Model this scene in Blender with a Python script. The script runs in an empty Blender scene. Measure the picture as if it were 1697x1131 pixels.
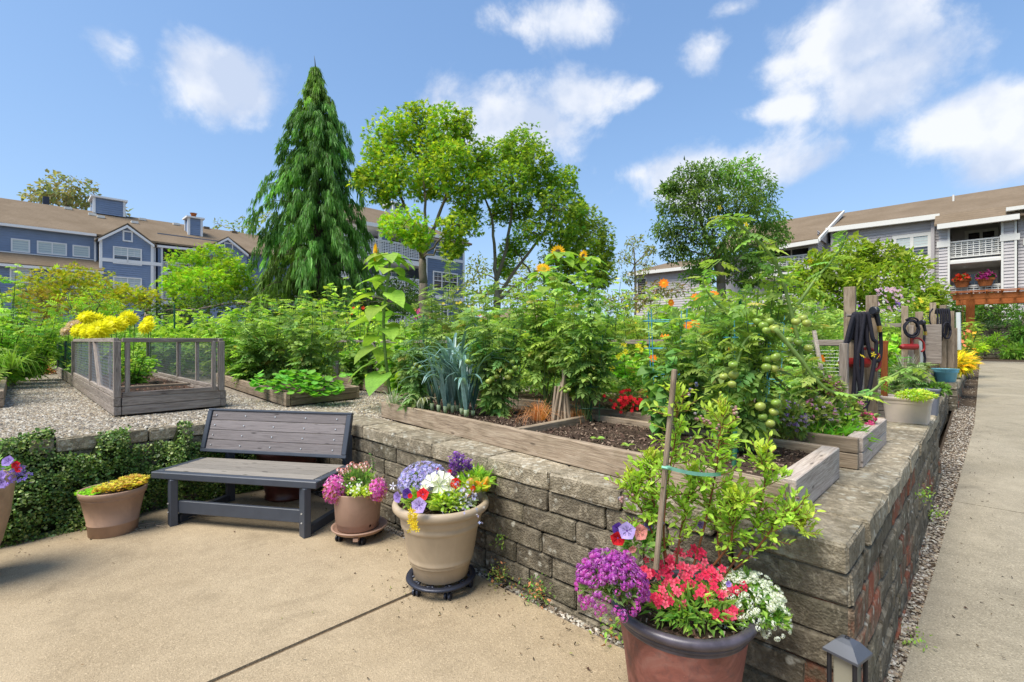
import bpy, math, random
import numpy as np
from mathutils import Vector, Matrix

# ------------------------------------------------------------------ camera, sky, sun, exposure
SC = bpy.context.scene
COL = SC.collection
F, CX, CY, H = 802.0, 848.5, 565.5, 1.5
cam = bpy.data.cameras.new('camera'); camo = bpy.data.objects.new('camera', cam); COL.objects.link(camo)
camo.location = (0, 0, H); camo.rotation_euler = (math.radians(90), 0, 0)
cam.sensor_width = 36; cam.lens = F / 1697 * 36; cam.clip_start = 0.05; cam.clip_end = 2000
SC.camera = camo
SC.view_settings.view_transform = 'Standard'; SC.view_settings.look = 'None'
SC.view_settings.gamma = 1; SC.view_settings.use_curve_mapping = False
SC.view_settings.exposure = 1.86
SC.render.engine = 'CYCLES'
SC.cycles.max_bounces = 7; SC.cycles.diffuse_bounces = 4; SC.cycles.transparent_max_bounces = 8
SUN_EL, SUN_AZ = math.radians(60), math.atan2(-0.62, -0.5)
world = bpy.data.worlds.new('World'); SC.world = world; world.use_nodes = True

def px_dir(px, py):
    v = Vector(((px - CX) / F, 1, (CY - py) / F)); return v

def make_sky():
    nt = world.node_tree; N = nt.nodes; L = nt.links; N.clear()
    out = N.new('ShaderNodeOutputWorld'); bg = N.new('ShaderNodeBackground')
    sky = N.new('ShaderNodeTexSky'); sky.sky_type = 'NISHITA'; sky.sun_disc = False
    sky.sun_elevation = SUN_EL; sky.sun_rotation = SUN_AZ
    sky.air_density = 1.0; sky.dust_density = 0.6; sky.ozone_density = 1.6
    tc = N.new('ShaderNodeTexCoord')
    # colour of clear air
    hs = N.new('ShaderNodeMix'); hs.data_type = 'RGBA'; hs.clamp_result = False; hs.clamp_factor = False; hs.blend_type = 'MULTIPLY'; hs.inputs[0].default_value = 1
    # soft shoulder so that the horizon keeps its blue
    LIM = (4.0, 4.2, 5.0)
    ad = N.new('ShaderNodeVectorMath'); ad.operation = 'ADD'; ad.inputs[1].default_value = LIM; L.new(sky.outputs[0], ad.inputs[0])
    dv = N.new('ShaderNodeVectorMath'); dv.operation = 'DIVIDE'; L.new(sky.outputs[0], dv.inputs[0]); L.new(ad.outputs[0], dv.inputs[1])
    L.new(dv.outputs[0], hs.inputs[6]); hs.inputs[7].default_value = SKY_TINT
    nz = N.new('ShaderNodeTexNoise'); nz.inputs['Scale'].default_value = 6.5; nz.inputs['Detail'].default_value = 10
    nz.inputs['Roughness'].default_value = 0.6; nz.inputs['Distortion'].default_value = 0.15
    L.new(tc.outputs['Generated'], nz.inputs['Vector'])
    nz2 = N.new('ShaderNodeTexNoise'); nz2.inputs['Scale'].default_value = 8; nz2.inputs['Detail'].default_value = 7
    L.new(tc.outputs['Generated'], nz2.inputs['Vector'])
    prev = None
    clouds = [(355,128,92,60,.95),(205,82,70,48,.42),(330,20,60,14,.0),(850,195,115,56,1.0),(960,160,80,42,.95),(905,38,120,46,.62),(1385,70,120,75,.95),
              (1470,140,90,62,.95),(1300,105,80,40,.7),(1170,285,140,52,.9),(1290,270,85,42,.85),(1060,290,60,38,.6),(1600,205,120,52,.92),(1680,240,90,58,.9),
              (1215,14,60,24,.5),(1180,80,90,50,.4),(1300,180,90,30,.5),(1690,170,60,40,.8),(1060,150,40,20,.4)]
    rr = random.Random(5); more = []
    for k in range(16):
        az = math.radians(60 + k * 16 + rr.uniform(-5, 5)); el = math.radians(rr.uniform(14, 50))
        d = Vector((math.sin(az) * math.cos(el), math.cos(az) * math.cos(el), math.sin(el)))
        more.append((d, rr.uniform(.13, .24), rr.uniform(.06, .11), rr.uniform(.6, .95)))
    items = []
    for (x, y, rx, ry, w) in clouds:
        if w == 0: continue
        v = px_dir(x, y); l = v.length
        items.append((v / l, rx / F / l * 1.25, ry / F / l * 1.25, w))
    for d, rx, ry, w in items + more:
        mp = N.new('ShaderNodeVectorMath'); mp.operation = 'SUBTRACT'; mp.inputs[1].default_value = d
        L.new(tc.outputs['Generated'], mp.inputs[0])
        sc = N.new('ShaderNodeVectorMath'); sc.operation = 'MULTIPLY'; sc.inputs[1].default_value = (1 / rx, 1 / rx, 1 / ry)
        L.new(mp.outputs[0], sc.inputs[0])
        ln = N.new('ShaderNodeVectorMath'); ln.operation = 'LENGTH'; L.new(sc.outputs[0], ln.inputs[0])
        m = N.new('ShaderNodeMath'); m.operation = 'MULTIPLY_ADD'; m.inputs[1].default_value = -1.0; m.inputs[2].default_value = .5 + .62 * w
        L.new(ln.outputs['Value'], m.inputs[0])
        if prev is None: prev = m
        else:
            mx = N.new('ShaderNodeMath'); mx.operation = 'SMOOTH_MAX'; mx.inputs[2].default_value = .18
            L.new(prev.outputs[0], mx.inputs[0]); L.new(m.outputs[0], mx.inputs[1]); prev = mx
    cl = N.new('ShaderNodeMath'); cl.operation = 'MAXIMUM'; cl.inputs[1].default_value = -.6; L.new(prev.outputs[0], cl.inputs[0])
    a = N.new('ShaderNodeMath'); a.operation = 'MULTIPLY_ADD'; a.inputs[1].default_value = 2.7; a.inputs[2].default_value = -1.40
    L.new(nz.outputs['Fac'], a.inputs[0])
    s = N.new('ShaderNodeMath'); s.operation = 'ADD'; L.new(cl.outputs[0], s.inputs[0]); L.new(a.outputs[0], s.inputs[1])
    mr = N.new('ShaderNodeMapRange'); mr.interpolation_type = 'SMOOTHSTEP'; mr.inputs[1].default_value = .0; mr.inputs[2].default_value = .72
    L.new(s.outputs[0], mr.inputs[0])
    # cloud body: white tops, slightly grey thick parts
    cr = N.new('ShaderNodeMapRange'); cr.inputs[1].default_value = .40; cr.inputs[2].default_value = .58
    L.new(nz2.outputs['Fac'], cr.inputs[0])
    cm = N.new('ShaderNodeMix'); cm.data_type = 'RGBA'; cm.inputs[6].default_value = CLOUD_DARK; cm.inputs[7].default_value = CLOUD_LIGHT
    L.new(cr.outputs[0], cm.inputs[0])
    fm = N.new('ShaderNodeMath'); fm.operation = 'MULTIPLY'; fm.inputs[1].default_value = .93; L.new(mr.outputs[0], fm.inputs[0])
    mix = N.new('ShaderNodeMix'); mix.data_type = 'RGBA'; L.new(fm.outputs[0], mix.inputs[0])
    L.new(hs.outputs[2], mix.inputs[6]); L.new(cm.outputs[2], mix.inputs[7])
    L.new(mix.outputs[2], bg.inputs[0]); bg.inputs[1].default_value = 0.13
    L.new(bg.outputs[0], out.inputs[0])
SKY_TINT = (2.35, 3.0, 4.2, 1); CLOUD_DARK = (1.35, 1.55, 1.95, 1); CLOUD_LIGHT = (2.1, 2.15, 2.27, 1)
make_sky()
sl = bpy.data.lights.new('sun', 'SUN'); slo = bpy.data.objects.new('sun', sl); COL.objects.link(slo)
sl.energy = 1.7; sl.angle = math.radians(36); sl.color = (1.0, .95, .87)
sd = Vector((math.sin(SUN_AZ) * math.cos(SUN_EL), math.cos(SUN_AZ) * math.cos(SUN_EL), math.sin(SUN_EL)))
slo.rotation_euler = sd.to_track_quat('Z', 'Y').to_euler(); slo.location = sd * 60

# ------------------------------------------------------------------ places: s runs away along the right wall, t away to the left along the front wall
CO = Vector((1.256, 1.79)); A2 = Vector((.698, .716)).normalized(); B2 = Vector((-.716, .698)).normalized()
GL = .745                                   # level of the garden and of the wall tops
def G(s, t, z=0.0):
    p = CO + A2 * s + B2 * t; return Vector((p.x, p.y, z))
def P(px, py, Y): return Vector(((px - CX) / F * Y, Y, H + (CY - py) / F * Y))
def PX(px, Y, z): return Vector(((px - CX) / F * Y, Y, z))
def U(px, py, z):
    Y = F * (H - z) / (py - CY); return Vector(((px - CX) / F * Y, Y, z))
rng = np.random.default_rng(11); R = random.Random(11)
def u(a, b): return R.uniform(a, b)

# ------------------------------------------------------------------ object bookkeeping
def world_of(o):
    if o.parent is None: return o.matrix_basis.copy()
    return world_of(o.parent) @ o.matrix_parent_inverse @ o.matrix_basis
def link(o, parent=None):
    COL.objects.link(o)
    if parent is not None:
        o.parent = parent; o.matrix_parent_inverse = world_of(parent).inverted()
    return o
def tag(o, label=None, cat=None, group=None, kind=None):
    if label: o['label'] = label
    if cat: o['category'] = cat
    if group: o['group'] = group
    if kind: o['kind'] = kind
    return o
def thing(name, label, cat, loc, rz=0, group=None):
    o = bpy.data.objects.new(name, None); o.empty_display_size = .1
    o.location = loc; o.rotation_euler = (0, 0, rz); COL.objects.link(o)
    return tag(o, label, cat, group)

class MB:
    def __init__(self): self.v = []; self.f = {}; self.c = []; self.n = 0; self.sm = []
    def add(self, V, Fs, col=None):
        V = np.asarray(V, dtype=np.float64).reshape(-1, 3)
        if isinstance(Fs, np.ndarray): self.f.setdefault(Fs.shape[1], []).append(Fs + self.n)
        else:
            d = {}
            for f in Fs: d.setdefault(len(f), []).append(f)
            for k, l in d.items(): self.f.setdefault(k, []).append(np.array(l) + self.n)
        self.v.append(V)
        c = np.ones((len(V), 4))
        if col is not None:
            col = np.asarray(col, dtype=np.float64)
            c[:, :3] = col[..., :3]
        self.c.append(c); self.n += len(V); return self
    def box(self, c, s, rot=None, col=None):
        h = np.array(s) / 2.0
        V = np.array([(x, y, z) for x in (-1, 1) for y in (-1, 1) for z in (-1, 1)]) * h
        if rot is not None: V = V @ np.array(rot.to_3x3() if hasattr(rot, 'to_3x3') else rot).T
        V = V + np.array(c)
        return self.add(V, [(0, 1, 3, 2), (4, 6, 7, 5), (0, 4, 5, 1), (2, 3, 7, 6), (0, 2, 6, 4), (1, 5, 7, 3)], col)
    def tube(self, pts, rad, n=6, col=None, cap=True):
        pts = [Vector(p) for p in pts]; m = len(pts)
        if not hasattr(rad, '__len__'): rad = [rad] * m
        V = []; prev = None
        for i, p in enumerate(pts):
            d = (pts[min(i + 1, m - 1)] - pts[max(i - 1, 0)])
            if d.length < 1e-9: d = Vector((0, 0, 1))
            d.normalize()
            if prev is None: x = d.orthogonal().normalized()
            else:
                x = prev - d * prev.dot(d)
                x = x.normalized() if x.length > 1e-6 else d.orthogonal().normalized()
            prev = x; y = d.cross(x)
            for k in range(n):
                a = 2 * math.pi * k / n
                V.append(p + (x * math.cos(a) + y * math.sin(a)) * rad[i])
        Fs = [(i * n + k, i * n + (k + 1) % n, (i + 1) * n + (k + 1) % n, (i + 1) * n + k) for i in range(m - 1) for k in range(n)]
        self.add(np.array([tuple(v) for v in V]), Fs, col)
        if cap and n > 2:
            o = self.n - m * n
            self.f.setdefault(n, []).append(np.array([[o + k for k in range(n)][::-1]])); self.f[n].append(np.array([[o + (m - 1) * n + k for k in range(n)]]))
        return self
    def lathe(self, prof, n=40, c=(0, 0, 0), sx=1.0, sy=1.0, rz=0, col=None):
        V = []; ca, sa = math.cos(rz), math.sin(rz)
        for (r, z) in prof:
            for k in range(n):
                a = 2 * math.pi * k / n; x = r * math.cos(a) * sx; y = r * math.sin(a) * sy
                V.append((c[0] + x * ca - y * sa, c[1] + x * sa + y * ca, c[2] + z))
        m = len(prof)
        Fs = [(i * n + k, i * n + (k + 1) % n, (i + 1) * n + (k + 1) % n, (i + 1) * n + k) for i in range(m - 1) for k in range(n)]
        return self.add(V, Fs, col)
    def build(self, name, mat, parent=None, smooth=False, kind=None, keep=False):
        me = bpy.data.meshes.new(name)
        V = np.concatenate(self.v) if self.v else np.zeros((0, 3))
        # keep mesh data near its own origin
        if parent is None and len(V) and not keep:
            org = np.array([(V[:, 0].min() + V[:, 0].max()) / 2, (V[:, 1].min() + V[:, 1].max()) / 2, V[:, 2].min()])
        else: org = np.zeros(3)
        V = V - org
        ks = sorted(self.f); loops = []; starts = []; o = 0
        for k in ks:
            arr = np.concatenate(self.f[k]); loops.append(arr.ravel())
            starts.append(o + np.arange(len(arr)) * k); o += arr.size
        loops = np.concatenate(loops).astype(np.int32); starts = np.concatenate(starts).astype(np.int32)
        me.vertices.add(len(V)); me.vertices.foreach_set('co', V.astype(np.float32).ravel())
        me.loops.add(len(loops)); me.loops.foreach_set('vertex_index', loops)
        me.polygons.add(len(starts)); me.polygons.foreach_set('loop_start', starts)
        me.polygons.foreach_set('use_smooth', np.full(len(starts), bool(smooth)))
        at = me.color_attributes.new('Col', 'FLOAT_COLOR', 'POINT')
        at.data.foreach_set('color', np.concatenate(self.c).astype(np.float32).ravel())
        me.update(calc_edges=True)
        if mat: me.materials.append(mat)
        ob = bpy.data.objects.new(name, me); ob.location = org
        link(ob, parent)
        if kind: ob['kind'] = kind
        return ob

def clone(o, name=None, parent=None, loc=None, rot=None, scale=None):
    c = o.copy()
    if name: c.name = name
    for k in ('label', 'category', 'group', 'kind'):
        if parent is not None and k in c: del c[k]
    if loc is not None: c.location = loc
    if rot is not None: c.rotation_euler = rot
    if scale is not None: c.scale = scale if hasattr(scale, '__len__') else (scale,) * 3
    COL.objects.link(c)
    if parent is not None:
        c.parent = parent; c.matrix_parent_inverse = world_of(parent).inverted()
    return c
def inst(me, name, parent, loc, rot=(0, 0, 0), scale=1.0):
    c = bpy.data.objects.new(name, me); c.location = loc; c.rotation_euler = rot
    c.scale = scale if hasattr(scale, '__len__') else (scale,) * 3
    return link(c, parent)

# ------------------------------------------------------------------ materials
def mk(name, rough=.7, base=(.5, .5, .5), spec=.35, metal=0):
    m = bpy.data.materials.new(name); m.use_nodes = True; nt = m.node_tree; b = nt.nodes['Principled BSDF']
    b.inputs['Base Color'].default_value = (*base, 1); b.inputs['Roughness'].default_value = rough
    b.inputs['Specular IOR Level'].default_value = spec; b.inputs['Metallic'].default_value = metal
    return m, nt, b
def coords(nt, kind='Object', scale=(1, 1, 1), rand=False):
    tc = nt.nodes.new('ShaderNodeTexCoord'); mp = nt.nodes.new('ShaderNodeMapping'); mp.inputs['Scale'].default_value = scale
    nt.links.new(tc.outputs[kind], mp.inputs[0])
    if rand:
        oi = nt.nodes.new('ShaderNodeObjectInfo'); m = nt.nodes.new('ShaderNodeMath'); m.operation = 'MULTIPLY'; m.inputs[1].default_value = 37
        nt.links.new(oi.outputs['Random'], m.inputs[0]); c = nt.nodes.new('ShaderNodeCombineXYZ')
        nt.links.new(m.outputs[0], c.inputs[0]); nt.links.new(m.outputs[0], c.inputs[1]); nt.links.new(c.outputs[0], mp.inputs['Location'])
    return mp.outputs[0]
def noise(nt, vec, scale, detail=4, rough=.55, dist=0):
    n = nt.nodes.new('ShaderNodeTexNoise'); n.inputs['Scale'].default_value = scale; n.inputs['Detail'].default_value = detail
    n.inputs['Roughness'].default_value = rough; n.inputs['Distortion'].default_value = dist
    nt.links.new(vec, n.inputs['Vector']); return n.outputs['Fac']
def voro(nt, vec, scale, feat='F1', out='Distance', rnd=1):
    n = nt.nodes.new('ShaderNodeTexVoronoi'); n.feature = feat; n.inputs['Scale'].default_value = scale
    n.inputs['Randomness'].default_value = rnd
    nt.links.new(vec, n.inputs['Vector']); return n.outputs[out]
def ramp(nt, fac, stops):
    r = nt.nodes.new('ShaderNodeValToRGB'); e = r.color_ramp.elements
    e[0].position, e[0].color = stops[0][0], (*stops[0][1], 1); e[1].position, e[1].color = stops[-1][0], (*stops[-1][1], 1)
    for p, c in stops[1:-1]:
        x = e.new(p); x.color = (*c, 1)
    nt.links.new(fac, r.inputs[0]); return r.outputs[0]
def mixc(nt, fac, a, b, mode='MIX'):
    m = nt.nodes.new('ShaderNodeMix'); m.data_type = 'RGBA'; m.blend_type = mode
    for sock, val in ((m.inputs[0], fac), (m.inputs[6], a), (m.inputs[7], b)):
        if isinstance(val, bpy.types.NodeSocket): nt.links.new(val, sock)
        elif isinstance(val, tuple): sock.default_value = (*val, 1) if len(val) == 3 else val
        else: sock.default_value = val
    return m.outputs[2]
def mrange(nt, fac, a, b, c=0, d=1):
    m = nt.nodes.new('ShaderNodeMapRange'); m.inputs[1].default_value = a; m.inputs[2].default_value = b
    m.inputs[3].default_value = c; m.inputs[4].default_value = d; nt.links.new(fac, m.inputs[0]); return m.outputs[0]
def math2(nt, op, a, b):
    m = nt.nodes.new('ShaderNodeMath'); m.operation = op
    for s, v in ((m.inputs[0], a), (m.inputs[1], b)):
        if isinstance(v, bpy.types.NodeSocket): nt.links.new(v, s)
        else: s.default_value = v
    return m.outputs[0]
def bump(nt, b, h, strength=.5, dist=.01):
    n = nt.nodes.new('ShaderNodeBump'); n.inputs['Strength'].default_value = strength; n.inputs['Distance'].default_value = dist
    nt.links.new(h, n.inputs['Height']); nt.links.new(n.outputs[0], b.inputs['Normal'])
def setc(nt, b, c): nt.links.new(c, b.inputs['Base Color'])
def rand_tint(nt, c, lo=.8, hi=1.15):
    oi = nt.nodes.new('ShaderNodeObjectInfo'); v = mrange(nt, oi.outputs['Random'], 0, 1, lo, hi)
    cc = nt.nodes.new('ShaderNodeCombineColor')
    for k in range(3): nt.links.new(v, cc.inputs[k])
    return mixc(nt, 1.0, c, cc.outputs[0], 'MULTIPLY')

def m_concrete(name, c0, c1, grit=.5):
    m, nt, b = mk(name, .88, spec=.2); v = coords(nt, 'Object')
    big = noise(nt, v, .9, 5, .6); mid = noise(nt, v, 7, 5, .65); col = ramp(nt, big, [(.3, c0), (.7, c1)])
    col = mixc(nt, mrange(nt, mid, .35, .7, 0, .38), col, tuple(x * .72 for x in c0))
    fine = voro(nt, v, 170, out='Color'); fb = nt.nodes.new('ShaderNodeSeparateColor'); nt.links.new(fine, fb.inputs[0])
    col = mixc(nt, mrange(nt, fb.outputs[0], .62, 1, 0, grit), col, tuple(x * .42 for x in c0))
    col = mixc(nt, mrange(nt, fb.outputs[1], .78, 1, 0, grit), col, tuple(min(.9, x * 1.5) for x in c1))
    st = noise(nt, v, 2.3, 7, .7, .6); col = mixc(nt, mrange(nt, st, .54, .72, 0, .6), col, tuple(x * .62 for x in c0)); wp = noise(nt, v, .55, 3, .5, 1.5); col = mixc(nt, mrange(nt, wp, .5, .7, 0, .35), col, tuple(min(.8, x * 1.22) for x in c1))
    setc(nt, b, col); h = voro(nt, v, 150); bump(nt, b, h, .5, .004); return m
def m_block(name, c0, c1, moss=.5, red=0.0, lich=.52):
    m, nt, b = mk(name, .92, spec=.15); v = coords(nt, 'Object', rand=True)
    n1 = noise(nt, v, 9, 8, .7); n2 = noise(nt, v, 34, 8, .72); big = noise(nt, v, 2.2, 3)
    col = ramp(nt, n1, [(.3, tuple(x * .5 for x in c0)), (.5, c0), (.68, c1)])
    col = mixc(nt, mrange(nt, n2, .44, .66, 0, .62), col, tuple(x * .36 for x in c0))
    col = mixc(nt, mrange(nt, big, .52, .75, 0, moss), col, (.11, .105, .045))
    if red: col = mixc(nt, mrange(nt, noise(nt, v, 6, 5, .6, .4), .46, .58, 0, red), col, (.27, .075, .04))
    li = voro(nt, v, 17, rnd=1); lm = math2(nt, 'MULTIPLY', mrange(nt, li, .36, .2, 0, 1), mrange(nt, noise(nt, v, 4.3, 3), lich, lich + .08, 0, 1))
    lm = math2(nt, 'MULTIPLY', lm, mrange(nt, n2, .35, .5, 0, .85))
    pt = noise(nt, v, 14, 6, .75, .8); col = mixc(nt, mrange(nt, pt, .53, .62, 0, .5), col, tuple(min(.8, x * 1.45) for x in c1))
    col = mixc(nt, lm, col, (.5, .47, .38)); col = rand_tint(nt, col, .78, 1.18)
    setc(nt, b, col); hh = math2(nt, 'ADD', n2, math2(nt, 'MULTIPLY', n1, 1.6)); hh = math2(nt, 'ADD', hh, math2(nt, 'MULTIPLY', voro(nt, v, 85), .5))
    bump(nt, b, hh, .8, .014); return m
def m_wood(name, c0, c1, dark=.4, rough=.85, stain=None):
    m, nt, b = mk(name, rough, spec=.2); v = coords(nt, 'Object', (1.2, 14, 14), rand=True)
    g = noise(nt, v, 3.2, 8, .65, 1.2); col = ramp(nt, g, [(.3, tuple(x * dark for x in c0)), (.46, c0), (.7, c1)])
    v2 = coords(nt, 'Object', (1, 1, 1), rand=True); st = noise(nt, v2, 3.5, 5, .6)
    if stain: col = mixc(nt, mrange(nt, st, .48, .68, 0, .75), col, stain)
    v3 = coords(nt, 'Object', (2, 60, 60), rand=True); fg = noise(nt, v3, 3, 3)
    col = mixc(nt, mrange(nt, fg, .5, .72, 0, .55), col, tuple(x * .4 for x in c0)); col = rand_tint(nt, col, .82, 1.12)
    kn = voro(nt, coords(nt, 'Object', (3, 12, 12), rand=True), 1.3); col = mixc(nt, mrange(nt, kn, .14, .07, 0, .8), col, tuple(x * .25 for x in c0))
    setc(nt, b, col); bump(nt, b, math2(nt, 'ADD', g, math2(nt, 'MULTIPLY', fg, .6)), .6, .006); return m
def m_plain(name, c, rough=.5, spec=.4, metal=0, var=.12, scale=12, bmp=0, tint=0, dirt=0):
    m, nt, b = mk(name, rough, c, spec, metal); v = coords(nt, 'Object', rand=bool(tint))
    n = noise(nt, v, scale, 5, .6); col = ramp(nt, n, [(.3, tuple(max(0, x * (1 - var)) for x in c)), (.7, tuple(min(1, x * (1 + var)) for x in c))])
    if tint: col = rand_tint(nt, col, 1 - tint, 1 + tint)
    if dirt:
        dn = noise(nt, v, scale * .8, 8, .7, .8); col = mixc(nt, mrange(nt, dn, .5, .68, 0, dirt), col, (.12, .085, .055)); ln = noise(nt, coords(nt, 'Object', (1, 1, .12)), 26, 4, .6); col = mixc(nt, mrange(nt, ln, .52, .7, 0, dirt * .8), col, tuple(min(.8, x * 1.35) for x in c))
    setc(nt, b, col)
    if bmp: bump(nt, b, noise(nt, v, scale * 5, 4), bmp, .004)
    return m
def m_leaf(name, rough=.5, trans=.35, spec=.3, boost=1.0, tint=(1, 1, 1)):
    m = bpy.data.materials.new(name); m.use_nodes = True; nt = m.node_tree; b = nt.nodes['Principled BSDF']; out = nt.nodes['Material Output']
    at = nt.nodes.new('ShaderNodeAttribute'); at.attribute_name = 'Col'
    c = at.outputs['Color']
    v = coords(nt, 'Object'); n = noise(nt, v, 40, 3); c = mixc(nt, 1.0, c, (boost * tint[0], boost * tint[1], boost * tint[2]), 'MULTIPLY'); dk = mixc(nt, 1.0, c, (.8, .82, .78), 'MULTIPLY')
    c2 = mixc(nt, mrange(nt, n, .4, .65), dk, c)
    nt.links.new(c2, b.inputs['Base Color']); b.inputs['Roughness'].default_value = rough; b.inputs['Specular IOR Level'].default_value = spec
    if trans:
        tr = nt.nodes.new('ShaderNodeBsdfTranslucent'); tcx = mixc(nt, 1.0, c2, (1.25, 1.3, .6), 'MULTIPLY'); nt.links.new(tcx, tr.inputs[0])
        ms = nt.nodes.new('ShaderNodeMixShader'); ms.inputs[0].default_value = trans
        nt.links.new(b.outputs[0], ms.inputs[1]); nt.links.new(tr.outputs[0], ms.inputs[2]); nt.links.new(ms.outputs[0], out.inputs[0])
    return m

M = {}
M['patio'] = m_concrete('patio_concrete', (.325, .248, .153), (.405, .32, .208), .4)
M['path'] = m_concrete('path_concrete', (.265, .228, .16), (.345, .30, .22), .5)
M['block'] = m_block('wall_block', (.17, .142, .10), (.28, .24, .172), .3)
M['cap'] = m_block('wall_cap', (.31, .26, .18), (.46, .395, .29), .08, lich=.40)
M['redblock'] = m_block('reddish_block', (.185, .13, .085), (.26, .205, .145), .25, .8)
M['darkblock'] = m_block('dark_block', (.11, .10, .075), (.17, .155, .12), .5)
M['core'] = m_plain('wall_core', (.03, .026, .02), .95, .1)
M['soil'] = m_plain('soil', (.062, .042, .03), .95, .1, var=.5, scale=30, bmp=1)
M['mulch'] = m_leaf('mulch_flake', .9, 0, .1)
M['wood'] = m_wood('weathered_board', (.30, .225, .155), (.43, .345, .25), .5, stain=(.19, .145, .09))
M['woodgrey'] = m_wood('grey_board', (.25, .205, .17), (.37, .32, .275), .5)
M['woodlight'] = m_wood('pale_board', (.44, .36, .30), (.56, .49, .42), .6, stain=(.36, .29, .24))
M['cedar'] = m_wood('orange_cedar', (.33, .10, .03), (.42, .14, .04), .7)
M['slat'] = m_wood('composite_slat', (.20, .176, .172), (.225, .2, .195), .92)
M['seatslat'] = m_wood('seat_slat', (.235, .21, .178), (.27, .24, .205), .9)
M['bench'] = m_plain('bench_paint', (.048, .056, .072), .45, .45, var=.1)
M['bolt'] = m_plain('bolt', (.7, .7, .68), .35, .5, .6, var=.05)
M['tan'] = m_plain('tan_plastic', (.36, .225, .15), .55, .4, var=.1, scale=5, dirt=.28)
M['rose'] = m_plain('rose_plastic', (.36, .225, .16), .5, .4, var=.1, scale=5, dirt=.22)
M['cream'] = m_plain('cream_plastic', (.43, .335, .225), .45, .45, var=.1, scale=4, dirt=.2)
M['white_pot'] = m_plain('offwhite_plastic', (.60, .50, .41), .5, .4, var=.05)
M['grey_pot'] = m_plain('slate_plastic', (.12, .13, .16), .5, .4, var=.08)
M['blue_pot'] = m_plain('light_blue_plastic', (.16, .42, .52), .45, .4, var=.06)
M['black'] = m_plain('black_plastic', (.012, .012, .016), .42, .45, var=.2)
M['dark_metal'] = m_plain('dark_blue_iron', (.03, .034, .05), .4, .5, .3, var=.2)
M['lantern'] = m_plain('lantern_roof', (.075, .08, .095), .4, .5, .2, var=.1)
M['hose'] = m_plain('hose_rubber', (.016, .014, .022), .7, .3, var=.3, scale=60, bmp=.4)
M['hose_black'] = m_plain('hose_nylon', (.014, .013, .02), .75, .3, var=.3, scale=60, bmp=.6)
M['red'] = m_plain('red_paint', (.26, .015, .012), .4, .5, var=.15)
M['brass'] = m_plain('brass', (.55, .35, .08), .35, .5, .8)
M['wire'] = m_plain('galvanised_wire', (.42, .42, .42), .4, .5, .5, var=.1)
M['bluewire'] = m_plain('blue_wire', (.06, .3, .42), .45, .4, var=.15)
M['greenwire'] = m_plain('green_wire', (.015, .09, .04), .45, .4, var=.15)
M['greentie'] = m_plain('green_tape', (.22, .5, .36), .6, .3, var=.1)
M['whitepipe'] = m_plain('white_pipe', (.6, .62, .6), .5, .4, var=.05)
M['leaf'] = m_leaf('leaf', .55, .45, .25, 1.85, (1.22, 1.02, 1.15)); M['leaf_shiny'] = m_leaf('leaf_shiny', .34, .3, .5, 1.7); M['petal'] = m_leaf('petal', .6, .3, .2, 1.12); M['bark'] = m_leaf('bark', .9, 0, .1, 1.5)
M['stem'] = m_leaf('stem', .6, .1, .3); M['fruit'] = m_leaf('fruit', .25, .12, .5); M['stone'] = m_leaf('stone', .85, 0, .2)
def m_terracotta():
    m, nt, b = mk('aged_copper_glaze', .55, spec=.35); v = coords(nt, 'Object')
    n = noise(nt, v, 4, 9, .68, 1.2); n2 = noise(nt, v, 22, 7, .7, .5)
    col = ramp(nt, n, [(.30, (.06, .035, .035)), (.44, (.15, .05, .035)), (.56, (.27, .095, .07)), (.72, (.34, .18, .14))])
    col = mixc(nt, mrange(nt, n2, .5, .72, 0, .6), col, (.09, .055, .055)); sp = noise(nt, v, 60, 5, .7)
    col = mixc(nt, mrange(nt, sp, .66, .75, 0, .5), col, (.5, .32, .24)); setc(nt, b, col); bump(nt, b, n2, .25, .004); return m
M['glaze'] = m_terracotta()
M['glazerim'] = m_plain('dark_glaze_rim', (.06, .05, .062), .38, .5, var=.5, scale=14)
M['maroon'] = m_plain('maroon_glaze', (.09, .022, .015), .3, .5, var=.3)
def m_siding(name, c): return m_plain(name, c, .7, .3, var=.07, scale=1.2)
M['blue_siding'] = m_siding('blue_siding', (.205, .262, .37)); M['slate_siding'] = m_siding('slate_siding', (.15, .195, .28)); M['grey_siding'] = m_siding('lilac_grey_siding', (.48, .445, .43))
M['trim'] = m_plain('white_trim', (.74, .73, .71), .6, .3, var=.04); M['cream_trim'] = m_plain('cream_trim', (.68, .66, .60), .6, .3, var=.04)
def m_roof():
    m, nt, b = mk('shingle', .95, spec=.1); v = coords(nt, 'Object'); n = noise(nt, v, .5, 5); f = noise(nt, v, 6, 7, .75)
    col = ramp(nt, n, [(.3, (.17, .125, .08)), (.7, (.225, .17, .115))]); col = mixc(nt, mrange(nt, f, .45, .7, 0, .5), col, (.11, .085, .06))
    sp = nt.nodes.new('ShaderNodeSeparateXYZ'); nt.links.new(v, sp.inputs[0]); fr = math2(nt, 'FRACT', math2(nt, 'MULTIPLY', sp.outputs[2], 5.5), 0); col = mixc(nt, mrange(nt, fr, .0, .35, .38, 0), col, (.08, .06, .045))
    setc(nt, b, col); bump(nt, b, f, .4, .03); return m
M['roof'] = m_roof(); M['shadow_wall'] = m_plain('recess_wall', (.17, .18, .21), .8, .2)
M['mesh_cloth'] = m_plain('netting', (.45, .42, .42), .8, .2)
def m_glass(name, c, rough=.06):
    m, nt, b = mk(name, rough, c, .8); n = noise(nt, coords(nt, 'Object'), .7, 2); setc(nt, b, ramp(nt, n, [(.35, tuple(x * .5 for x in c)), (.65, c)])); return m
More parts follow.
